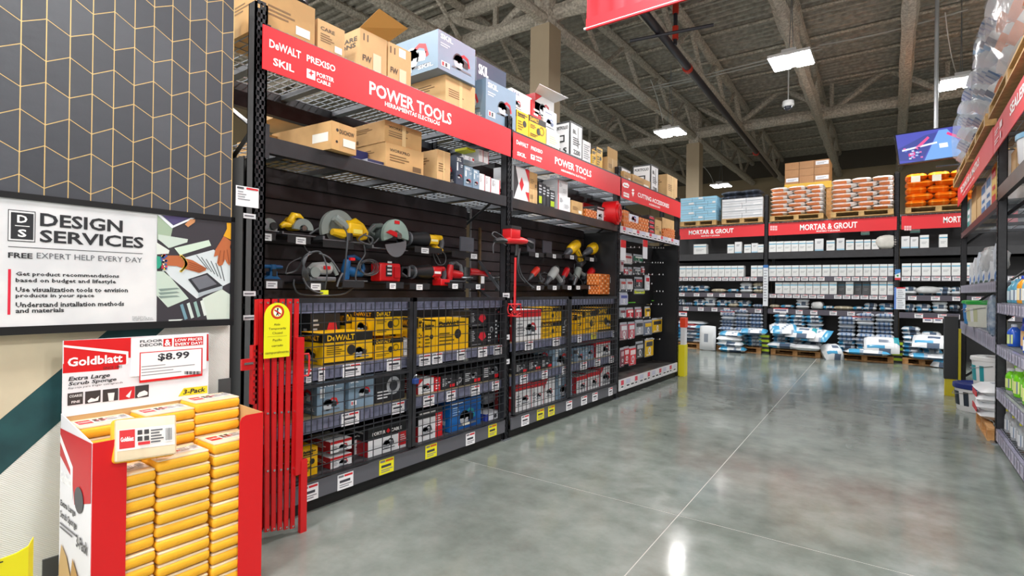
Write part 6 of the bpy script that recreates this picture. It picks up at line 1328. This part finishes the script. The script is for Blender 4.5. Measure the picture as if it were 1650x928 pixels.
# ================================================================== RIGHT RACK
XR = [-14.1, -10.62, -6.93, -3.25]           # local x = -Y
rr = empty('pallet_rack', RF.w(-8, .5, 0), 'black pallet rack of sealers, tubs and cleaners along the right side of the aisle', 'rack')
PR2 = C('#1c1a1b', .45, 0, .5, 18, c2='#4a3a33')
for i, Yp in enumerate((10.62, 6.93, 3.3)):
    x = -Yp; post(RF, x, 3.1, parent=rr, w=.085); post(RF, x, 3.1, .95, parent=rr, w=.085, holes=False)
    for zz in (.2, 1.2, 2.2): mb = RF.mb(); mb.tube([(x, .07, zz), (x, .95, zz+.8)], .016, 4, PB); mb.obj('brace', rr)
    mb = RF.mb(); mb.box(x-.07, x+.07, -.03, .1, 0, .01, STEEL); mb.obj('foot_plate', rr)
def rshelf(Ya, Yb, z0, z1, kind, front=0, dep=1.0):
    a, b = -Yb+.045, -Ya-.045
    m_ = {'strip': C('#8e8ba2', .3, 0, .3, 22, c2='#6e6b80'), 'beam': C('#3b2f2c', .4, 0, .4, 5, c2='#241e1e'), 'red': C('#4a1a1e', .4)}[kind]
    mb = RF.mb(); mb.box(a, b, front, front+.04, z0, z1, m_); mb.obj('beam' if kind != 'strip' else 'label_strip', rr)
    mb = RF.mb(); mb.box(a, b, dep-.05, dep, z0, z1, PB); mb.obj('beam', rr)
    if kind == 'strip':
        x = a+.05; k = 0
        while x < b-.1:
            mb = RF.mb(); w_ = .075 if k % 3 else .11; mb.decal([('r', 0, 0, 1, 1, '#c6c4d6'), ('r', .1, .2, .3, .8, '#8f8ca6'), ('r', .5, .1, .6, .9, '#9d9ab0')], (x, front, z0+.01), (1, 0, 0), (0, 0, 1), w_, z1-z0-.02, .002); mb.obj('price_tag', rr); x += w_+.05; k += 1
    deck(RF, a, b, front+.03, dep, z1, rr, s=.08, sd=.16, lip=0, bars=4)
for z0, z1, k in ((.04, .15, 'strip'), (.44, .545, 'strip'), (.86, .955, 'strip'), (1.255, 1.35, 'strip'), (2.33, 2.46, 'beam'), (2.98, 3.07, 'beam')): rshelf(3.3, 6.93, z0, z1, k)
for z0, z1, k in ((.86, 1.03, 'strip'), (1.455, 1.565, 'strip'), (2.28, 2.36, 'red'), (3.02, 3.1, 'beam')): rshelf(6.93, 10.62, z0, z1, k)
mb = RF.mb(); mb.box(-6.88, -3.3, .9, .92, 0, 2.3, C('#9b8e78', .7)); mb.obj('back_board', rr)
mb = RF.mb(); x = -10.5
while x < -3.4: mb.box(x, x+.0, 1, 1, 0, 0, PB) if False else None; x += 10
mb = RF.mb(); 
for k in range(7): mb.box(-10.5, -3.4, 1.02+.012*(k % 2), 1.04+.012*(k % 2), 1.86+k*.06, 1.915+k*.06, C('#8e9298', .4, .5))
mb.obj('corrugated_backing', rr)
mb = RF.mb(); mb.box(-10.55, -7.0, 1.0, 1.02, 0, 1.9, C('#94835f', .7)); mb.obj('back_board', rr)
# header signs
def rsign(Ya, Yb, z0, z1, els, lab):
    mb = RF.mb(); mb.box(-Yb, -Ya, -.03, -.022, z0, z1, SIGNRED); o = mb.obj('header_sign', label=lab, cat='sign', group='red header signs on the racks')
    mb = RF.mb(); W_, H_ = Yb-Ya, z1-z0; mb.decal([('T',)+e+('#ffffff',) for e in els]+([('l', .04, .55, .1, .75, 2, '#f6d9db'), ('r', .12, .55, .16, .78, '#f6d9db'), ('l', .04, .2, .11, .4, 2, '#f6d9db'), ('c', .14, .3, .13, '#f6d9db')] if els[0][0][0] == 'S' else []), (-Yb, -.03, z0), (1, 0, 0), (0, 0, 1), W_, H_, .003); mb.obj('printed_lettering', o)
rsign(6.99, 10.8, 2.79, 3.07, [('TILE MORTAR & MASTICS', .13, .42, .72, .78), ('MORTERO Y MASTIQUE PARA LOSETAS', .22, .16, .6, .27)], 'red Tile Mortar and Mastics sign on the right rack')
rsign(3.35, 6.96, 2.79, 3.05, [('SEALERS & CLEANERS', .27, .42, .8, .78)], 'red sealers sign at the near end of the right rack, cut off by the frame')
# ---- bottles and tubs
GBT = 'bottles on the right rack'
def bottle(x, y, z, r, h, body, cap, lab, style='round', lbl='#e9e9ea', handle=False):
    o = empty('bottle', RF.w(x, y, z), lab, 'bottle', GBT); bm = C(body, .25); sy = .62 if style == 'flat' else 1
    mb = RF.mb(); mb.lathe(x, y, [(r*.9, z), (r, z+.01), (r, z+h*.62), (r*.85, z+h*.74), (r*.4, z+h*.86), (r*.36, z+h*.9)], 14, bm, sy=sy); smoothed(mb.obj('body', o), 50)
    mb = RF.mb(); mb.lathe(x, y, [(r*.46, z+h*.88), (r*.46, z+h*.98), (r*.4, z+h)], 12, C(cap, .35), sy=1); smoothed(mb.obj('cap', o))
    mb = RF.mb(); n = 10
    for k in range(n):
        a0, a1 = radians(200+k*14), radians(200+(k+1)*14); rr_ = r*1.012
        mb.poly([(x+cos(a0)*rr_, y+sin(a0)*rr_*sy, z+h*.12), (x+cos(a1)*rr_, y+sin(a1)*rr_*sy, z+h*.12), (x+cos(a1)*rr_, y+sin(a1)*rr_*sy, z+h*.54), (x+cos(a0)*rr_, y+sin(a0)*rr_*sy, z+h*.54)], C(lbl if k % 4 else '#7a8aa0', .4))
    mb.obj('label', o)
    if handle: mb = RF.mb(); mb.tube([(x-r*.1, y-r*.2, z+h*.92), (x-r*.75, y-r*.3, z+h*.9), (x-r*.98, y-r*.3, z+h*.66), (x-r*.9, y-r*.3, z+h*.5)], r*.14, 8, bm); smoothed(mb.obj('handle', o))
    return o
def RX(X, Y=500, y=.1): return RF.px(X, Y, y)[0]
# near bay, shelf by shelf (x grows toward the camera, i.e. right in the picture)
for k, (Yw, body, cap, lbl, h, nm) in enumerate(((6.72, '#6fb4c8', '#6fb4c8', '#cfe2ea', .2, 'light blue'), (6.52, '#5aa3c4', '#4c93b4', '#d8e8ee', .215, 'taller light blue'), (6.22, '#e9a02a', '#1c46b8', '#f3e6c0', .235, 'orange-labelled blue-capped'), (5.98, '#7fb4c6', '#e4d21c', '#e8eef0', .23, 'pale yellow-capped'), (5.7, '#6fb4c8', '#e4d21c', '#e8eef0', .23, 'last pale yellow-capped'))):
    bottle(-Yw, .1, 1.358, .05, h, body, cap, '%s cleaner bottle on the upper shelf of the near right bay' % nm, lbl=lbl)
mb = RF.mb(); mb.box(-6.7, -4.8, .45, .6, 1.36, 1.78, C('#a7a9ac', .5)); q_ = mb.obj('grey_carton', label='wide grey carton with a blue ring emblem behind the cleaner bottles', cat='box'); mb = RF.mb(); mb.decal([('o', .35, .62, .13, '#3a5a9a')], (-6.7, .449, 1.36), (1, 0, 0), (0, 0, 1), 1.9, .42); mb.obj('printed_emblem', q_)
bottle(-6.25, .16, .963, .125, .3, '#1c4fd0', '#1c4fd0', 'big bright blue handled jug on the right rack', lbl='#e0b87a', handle=True, style='flat')
bottle(-6.62, .09, .963, .05, .2, '#2a5cc8', '#cfd8e6', 'small blue bottle left of the big blue jug', lbl='#d8e8a0'); bottle(-5.85, .1, .963, .06, .2, '#2a5cc8', '#2a5cc8', 'small blue bottle in front right of the big blue jug', lbl='#e8ecf4')
bottle(-5.5, .16, .963, .125, .3, '#1c4fd0', '#1c4fd0', 'second blue handled jug cut by the picture edge', lbl='#e0b87a', handle=True, style='flat')
for k in range(6): bottle(-6.72+k*.21, .09+(k % 2)*.02, .553, .075, .25-(.0 if k else .05), '#6fc81e', '#8fd838' if k % 2 else '#dfe3e6', 'lime green jug, %s from left on the third shelf of the right rack' % ORD[k], style='flat', lbl='#d9e88a', handle=False)
for k in range(3): bottle(-6.6+k*.22, .32, .553, .07, .29, '#7fce2e', '#e3e6e8', 'lime green jug behind the front row, %s from left' % ORD[k], style='flat', lbl='#e6eec0')
for k in range(7): bottle(-6.74+k*.17, .08+(k % 2)*.015, .158, .06, .22, '#9a9fa4', '#d8d81e', 'grey yellow-capped bottle, %s from left on the bottom right shelf' % ORD[k], style='flat', lbl='#c9cdd2')
# above near bay beam
for (a_, b_, z_, h_, lab, m_) in ((-6.8, -6.55, 2.47, .28, 'upright kraft carton beside the right rack post', KRAFT), (-6.52, -6.3, 2.47, .24, 'second upright kraft carton on the right rack', KRAFT2)):
    mb = RF.mb(); mb.box(a_, b_, .08, .35, z_, z_+h_, m_); mb.obj('carton', label=lab, cat='box', group='cartons on the right rack')
mb = RF.mb(); mb.lathe(-5.9, .2, [(.17, 2.47), (.19, 2.5), (.2, 2.68)], 18, C('#dfe3e8', .35)); q_ = mb.obj('white_pail', label='white pail with a light blue lid on the near right beam', cat='bucket'); smoothed(q_); mb = RF.mb(); mb.lathe(-5.9, .2, [(.21, 2.68), (.21, 2.72), (.05, 2.76)], 18, C('#7fb0d0', .35)); smoothed(mb.obj('lid', q_))
# far bay top shelf
for k, (Ya, Yb, h_, sty, lab) in enumerate(((10.1, 10.45, .44, ('#dfe6ea', '#2a9a96'), 'white and teal bag pack at the far end of the upper right shelf'), (9.35, 9.9, .5, None, 'tall kraft carton on the upper right shelf'), (8.85, 9.25, .3, None, 'shorter kraft carton on the upper right shelf'),
      (8.4, 8.8, .4, ('#e3e6ea', '#3c7fb8'), 'white and blue pack, first on the upper right shelf'), (7.95, 8.35, .42, ('#e3e6ea', '#3c7fb8'), 'white and blue pack, second on the upper right shelf'), (7.55, 7.9, .46, ('#e6c05a', '#cf2630'), 'yellow and red pack on the upper right shelf'), (7.12, 7.5, .48, ('#e9e9ec', '#cf2630'), 'white and red pack beside the near post'))):
    mb = RF.mb(); mb.box(-Yb, -Ya, .06, .3, 2.37, 2.37+h_, KRAFT if sty is None else C(sty[0], .4)); q_ = mb.obj('upright_pack', label=lab, cat='box', group='packs on the upper right shelf')
    if sty: mb = RF.mb(); mb.decal([('r', .1, .1, .9, .3, sty[1]), ('r', .2, .42, .8, .52, sty[1]), ('r', .1, .7, .9, .92, sty[1])], (-Yb, .059, 2.37), (1, 0, 0), (0, 0, 1), Yb-Ya, h_); mb.obj('printed_face', q_)
# leaning sheets and plastic on the level below
GLN = 'slanted papers and packets on the right rack'
for k in range(6):
    x = -10.2+k*.5; X = Matrix.Translation((x, .2, 1.575)) @ Matrix.Rotation(radians(-16-3*(k % 3)), 4, 'Y')
    mb = RF.mb(); mb.box(-.11, .11, -.12, -.05, 0, .3+.05*(k % 3), C(('#e3e6ea', '#d9dde3', '#cdd6e2')[k % 3], .35), X); q_ = mb.obj('leaning_packet', label='white and blue packet leaning on the middle right shelf, %s from the far end' % ORD[k], cat='packet', group=GLN)
    mb = RF.mb(); mb.decal([('r', .15, .1, .85, .35, '#2f6fb8'), ('l', .2, .5, .8, .85, 3, '#a0a6b0')], X @ Vector((-.11, -.12, .0)), X.to_3x3() @ Vector((1, 0, 0)), X.to_3x3() @ Vector((0, 0, 1)), .22, .3); mb.obj('printed_face', q_)
crumple(RF, -8.6, .15, 1.85, .45, .12, .16, 4, C('#dadcde', .2, 0, 0, 6, .4, 20, alpha=.55), 'plastic_wrap', 'clear plastic bag pulled over the leaning packets on the right rack', 'plastic wrap')
crumple(RF, -7.12, .0, 1.22, .07, .05, .2, 9, C('#b9c6d6', .2, 0, .3, 14, .4, 20, alpha=.7, c2='#5a7698'), 'hanging_plastic_bag', 'blue and clear plastic bag hanging by the near right post', 'bag')
def tub(x, y, z, r, h, body, lid, lab, band=None, lidh=.035):
    o = empty('tub', RF.w(x, y, z), lab, 'bucket', 'tubs on the right rack'); mb = RF.mb(); mb.lathe(x, y, [(r*.88, z), (r*.9, z+.01), (r, z+h*.9), (r, z+h-lidh)], 22, C(body, .35)); smoothed(mb.obj('body', o), 50)
    mb = RF.mb(); mb.lathe(x, y, [(r*1.05, z+h-lidh*1.3), (r*1.07, z+h-lidh), (r*1.05, z+h-.008), (r*.9, z+h), (r*.86, z+h-.008)], 22, C(lid, .35)); smoothed(mb.obj('lid', o), 50)
    mb = RF.mb(); n = 12
    for k in range(n):
        a0, a1 = radians(170+k*13), radians(170+(k+1)*13); q0, q1 = r*.94, r*.985
        mb.poly([(x+cos(a0)*q0, y+sin(a0)*q0, z+h*.2), (x+cos(a1)*q0, y+sin(a1)*q0, z+h*.2), (x+cos(a1)*q1*1.01, y+sin(a1)*q1*1.01, z+h*.7), (x+cos(a0)*q1*1.01, y+sin(a0)*q1*1.01, z+h*.7)], C((band or '#dfe3e6') if k % 5 else '#e9ecef', .4))
    mb.obj('label', o)
    mb = RF.mb(); mb.tube([(x+cos(radians(a_))*r*1.06, y+sin(radians(a_))*r*1.06, z+h*.55-abs(a_-270)*-.0008) for a_ in range(190, 351, 16)], .004, 5, CHROME); mb.obj('bail_handle', o)
    return o
tub(-8.75, .12, 1.035, .2, .32, '#dfe3d8', '#2fa848', 'white tub with a green lid on the right rack', '#c9cfa8'); tub(-9.6, .15, 1.035, .2, .32, '#3f8fd0', '#2fa848', 'blue-labelled green-lidded tub behind the white tub', '#3f7fc0')
tub(-8.75, .08, .0, .27, .34, '#e6e8ea', '#20307a', 'big white bucket with a dark blue lid on the floor', '#28323e', .05); tub(-8.45, .16, .345, .21, .36, '#e9ebec', '#eceeef', 'white bucket with a teal label stacked on the blue-lidded bucket', '#2a9aa4', .04)
tub(-9.6, .4, .0, .2, .3, '#e6e8ea', '#5fc83a', 'bucket with a lime lid behind the big floor bucket', '#c8d8c0')
for k in range(4): sack(RF, -7.6, .12, .13+k*.085, .62, .42, .11, 'white', 'white and red bag, %s from the bottom by the near right post' % ORD[k], 'white and red bags on the small pallet', RND.uniform(-5, 5), RND.uniform(-2, 6))
for k in range(2):
    mb = RF.mb(); mb.box(-7.8, -7.45, -.095, -.09, .2+k*.15, .26+k*.15, RED); mb.obj('red_label', label='red printed band on the %s white bag' % ('lower', 'upper')[k], cat='label')
pallet(RF, -7.95, -7.0, -.05, .6, 0, 'small wooden pallet by the near right post', 'pallets on the right side', PWOOD)
# ---- wrapped pallet loads on top
GTP = 'wrapped pallets on top of the right rack'
def wrapload(Ya, Yb, zt, st, nr, nc, lab, seed):
    pallet(RF, -Yb, -Ya, -.08, .95, 3.115, 'wooden pallet under the %s' % lab, GTP); zb = 3.245; hh = (zt-zb)/nr
    for r_ in range(nr):
        for c_ in range(nc):
            w_ = (Yb-Ya)/nc; sack(RF, -Yb+w_*(c_+.5), .22, zb+r_*hh, w_, .55, hh*1.1, st[(r_+c_) % len(st)], 'bag, %s row up, %s from far end, %s' % (ORD[r_], ORD[c_], lab), 'bags in the wrapped loads', RND.uniform(-2, 2), name='stacked_bag')
    crumple(RF, -(Ya+Yb)/2, .25, (zb+zt)/2, (Yb-Ya)/2*.86, .36, (zt-zb)/2*1.05, seed, C('#dfe4ea', .15, 0, 0, 6, .8, 9, alpha=.24), 'stretch_wrap', 'glossy clear stretch wrap around the %s' % lab, 'plastic wrap')
wrapload(8.9, 10.9, 4.35, ['grey', 'white'], 6, 3, 'far wrapped load', 2)
wrapload(7.1, 8.75, 4.5, ['blue2', 'grey', 'white'], 7, 3, 'middle wrapped load', 5)
wrapload(4.7, 6.85, 4.6, ['orangew', 'white', 'orangew'], 7, 3, 'near wrapped load', 7)
# ---- bollard
def bollard(X, Y, mat_top, lab, h, split, F=None):
    d = CR*((X-825)/FPX)-CU*((Y-464)/FPX)+CF; q_ = Vector((0, 0, EYE))+d*(-EYE/d.z); return q_
b_ = bollard(1531, 637, None, '', 0, 0); o = empty('bollard', (b_.x, b_.y, 0), 'black sleeved bollard with a yellow foot before the far rack', 'bollard')
MB().box(b_.x-.065, b_.x+.065, b_.y-.06, b_.y+.06, 0, .26, C('#d9c81a', .4)).obj('foot', o); MB().box(b_.x-.075, b_.x+.075, b_.y-.075, b_.y+.075, .24, 1.12, C('#1a1b1e', .4)).obj('sleeve', o)
MB().box(b_.x+.08, b_.x+.11, b_.y-.06, b_.y+.06, .0, .95, C('#d9c81a', .4)).obj('edge_guard', o)
# yellow corner guard at the far end of the tool rack
x_, z_ = LF.px(1099, 596, -.02); x0, zt = LF.px(1097, 560, -.02)
o = empty('corner_guard', LF.w(9.1, -.05, 0), 'yellow steel corner guard with orange top at the far end of the tool rack', 'post guard')
zz = [LF.px(1098, Y, -.06)[1] for Y in (556, 528, 512)]; xa, xb = 9.0, 9.16
mb = LF.mb(); mb.box(xa, xb, -.1, -.06, 0, zz[0], C('#e4d81c', .4)); mb.box(xa, xa+.04, -.06, .1, 0, zz[0], C('#e4d81c', .4)); mb.obj('yellow_guard', o)
mb = LF.mb(); mb.box(xa+.03, xb-.01, -.09, -.02, zz[0], zz[1], C('#dfe1e6', .4)); mb.obj('white_card', o); mb = LF.mb(); mb.box(xa+.02, xb, -.1, -.01, zz[1], zz[2], C('#e8421c', .4)); mb.obj('orange_top', o)

# ================================================================== HANGING THINGS
def at(X, Y, yw):
    d = CR*((X-825)/FPX)-CU*((Y-464)/FPX)+CF; return Vector((0, 0, EYE))+d*(yw/d.y)
TY0 = 12.6
o = empty('hanging_television', at(1496, 225, TY0), 'wide television hung from the roof by a pole, showing an aisle', 'television')
c0 = at(1441, 217, TY0); w_, h_ = 1.32, .62
X = Matrix.Translation((c0.x, TY0, c0.z)) @ Matrix.Rotation(radians(12), 4, 'Z') @ Matrix.Rotation(radians(-9), 4, 'X') @ Matrix.Rotation(radians(-5), 4, 'Y')
MB(X).box(0, w_, 0, .05, -h_, 0, C('#141519', .3)).obj('housing', o)
mb = MB(X); EM = lambda c: glow(c, 1.0)
def sp(pts, c, k): mb.poly([(.02+a_*(w_-.04), -.002-.0015*k, -h_+.02+b_*(h_-.04)) for a_, b_ in pts], EM(c))
sp([(0, 0), (1, 0), (1, 1), (0, 1)], '#4a4fae', 0); sp([(.3, 0), (.85, 0), (.62, .95), (.52, .95)], '#6f9fe0', 1); sp([(0, .1), (.28, 0), (.5, .9), (.35, .85), (0, .5)], '#3a4590', 1); sp([(.88, 0), (1, 0), (1, .8), (.66, .95)], '#343c8c', 1)
for (p_, c) in (([(.2, .45), (.38, .8), (.4, .74), (.24, .4)], '#e0508a'), ([(.62, .85), (.98, .3), (.96, .22), (.6, .78)], '#e83a80'), ([(.82, .8), (.92, .75), (.92, .9), (.84, .92)], '#d8286a'), ([(.05, .4), (.48, .52), (.48, .58), (.05, .46)], '#dfe6ff'), ([(.5, .35), (.6, .35), (.6, .5), (.5, .5)], '#e8f4ff'), ([(.12, .2), (.2, .22), (.2, .34), (.12, .3)], '#e0407a')): sp(p_, c, 2)
for k in range(40):
    a_, b_ = RND.uniform(.02, .3), RND.uniform(.08, .5)
    if k % 2: a_ = 1-a_*.9
    sp([(a_, b_), (min(1, a_+.03), b_), (min(1, a_+.03), b_+.05), (a_, b_+.05)], RND.choice(['#9fb2ea', '#252b6a', '#c2cdf2', '#6a74c0', '#d06aa8']), 3)
mb.obj('screen', o)
cT = X @ Vector((w_*.5, .06, -.05)); mb = MB(); mb.tube([(cT.x, cT.y, cT.z-.2), (cT.x, cT.y, DZ-.1)], .035, 10, C('#b9bcc0', .35, .3)); smoothed(mb.obj('pole', o))
MB().box(cT.x-.12, cT.x+.12, cT.y-.02, cT.y+.03, cT.z-.35, cT.z+.05, BLACK).obj('mount', o)
a_ = X @ Vector((w_*.45, .05, -h_)); MB().box(a_.x, a_.x+.7, a_.y, a_.y+.03, a_.z-.12, a_.z-.09, BLACK).obj('lower_bracket', o)
# red hanging banner
YB_ = 5.2; p = at(945, 46, YB_); q = at(1107, 0, YB_)
o = empty('red_banner', (p.x, YB_, p.z), 'large red fabric banner hanging over the aisle at the top of the picture', 'banner')
mb = MB(); n = 40; x1 = p.x+2.4; vs = []
for i in range(n+1):
    x = p.x+(x1-p.x)*i/n
    for j in range(7):
        z = p.z+j*.25; vs.append((x, YB_+.018*sin(i*1.9)*(0.2 if j == 0 else 1)+.01*sin(i*.7+j), z))
mb.add(vs, [(i*7+j, (i+1)*7+j, (i+1)*7+j+1, i*7+j+1) for i in range(n) for j in range(6)], C('#e01c28', .6)); b_ = smoothed(mb.obj('fabric', o), 80)
mb = MB(); mb.box(p.x, x1, YB_-.012, YB_+.012, p.z-.02, p.z+.1, C('#e01c28', .6)); mb.obj('hem', o)
mb = MB(); mb.tube([(p.x-.03, YB_, p.z), (x1+.03, YB_, p.z)], .014, 8, C('#d0d0d0', .4)); mb.obj('rod', o)
for x in (p.x+.3, x1-.3): mb = MB(); mb.tube([(x, YB_, p.z+1.45), (x, YB_, ZJ+.2)], .005, 4, STEEL); mb.obj('cord', o)
# sprinkler pipe slung under the joists
o = empty('sprinkler_pipe', (-3.7, 9, 6.1), 'long dark sprinkler pipe with red couplings under the roof joists', 'pipe')
def zat_(X, Y, Z): d = CR*((X-825)/FPX)-CU*((Y-464)/FPX)+CF; return Vector((0, 0, EYE))+d*((Z-EYE)/d.z)
A, B = zat_(1039.6, 23, 6.2), zat_(1250, 284, 6.2)
mb = MB(); A2 = A+(A-B).normalized()*1.2; mb.tube([A2, B], .075, 12, C('#2c2a33', .4)); smoothed(mb.obj('pipe_run', o))
for (X_, Y_) in ((1108, 110), (1218, 246)):
    c = zat_(X_, Y_, 6.2); d = (B-A).normalized(); mb = MB(); mb.tube([c-d*.06, c+d*.06], .1, 12, C('#c8321e', .4)); mb.obj('coupling', o)
r0 = zat_(1088, 72, 6.2); mb = MB(); mb.tube([r0, r0+Vector((0, 0, .95))], .04, 8, C('#2c2a33', .4)); mb.obj('riser', o); 
for zz in (.1, .6): mb = MB(); mb.tube([r0+Vector((0, 0, zz)), r0+Vector((0, 0, zz+.25))], .06, 8, C('#c8321e', .4)); mb.obj('coupling', o)
mb = MB(); mb.tube([A2, A2+Vector((0, 0, 1.1))], .02, 6, STEEL); mb.obj('hanger', o)
# branch pipe
mb = MB(); mb.tube([zat_(945+70, 66, 6.1), zat_(1150, 40, 6.1)], .03, 8, C('#2c2a33', .4)); mb.obj('branch', o)
# white conduits across the joists
for k, (P1, P2) in enumerate((((925, 165), (1320, 75)), ((1320, 73), (1560, 15)), ((930, 168), (1325, 79)))):
    a_, b_ = zat_(P1[0], P1[1], 6.75), zat_(P2[0], P2[1], 6.75)
    mb = MB(); mb.tube([a_.lerp(b_, t_/8)-Vector((0, 0, .06*sin(pi*t_/8))) for t_ in range(9)], .014, 6, C('#b9b9b6', .5)); mb.obj('conduit', label='pale electrical conduit crossing under the joists, %s one' % ('near left', 'right', 'lower left')[k], cat='conduit', group='pale conduits under the roof')
# dangling cables near lamps
for k, pts in enumerate((((1048, 128, 6.5), (1062, 160, 6.1), (1070, 205, 5.8)), ((1523, 20, 6.6), (1530, 90, 6.0), (1541, 118, 5.95)), ((1098, 250, 6.5), (1142, 262, 6.1), (1150, 296, 5.8)))):
    P_ = [zat_(*q_) for q_ in pts]; Q = [(P_[0]*(1-t_)**2+P_[1]*2*t_*(1-t_)+P_[2]*t_*t_) for t_ in [i/8 for i in range(9)]]
    mb = MB(); mb.tube(Q, .009, 5, C('#c9c9c6', .5)); mb.obj('lamp_cable', label='white cable dropping to the high-bay lamp, %s one' % ('middle', 'right', 'far left')[k], cat='cable', group='cables above the lamps')
# dome camera under the truss
c = zat_(1270, 172, 5.4); o = empty('dome_camera', c, 'small white dome camera hanging on a thin rod below the bright lamp', 'camera')
mb = MB(); mb.lathe(c.x, c.y, [(.02, c.z+.14), (.11, c.z+.12), (.12, c.z+.02), (.1, c.z)], 14, C('#dcdcdc', .4)); smoothed(mb.obj('housing', o)); mb = MB(); mb.lathe(c.x, c.y, [(.09, c.z), (.08, c.z-.05), (.03, c.z-.085)], 14, C('#30343c', .1)); smoothed(mb.obj('dome', o)); mb = MB(); mb.tube([(c.x, c.y, c.z+.13), (c.x, c.y, ZJ)], .012, 6, C('#cccccc', .4)); mb.obj('rod', o)
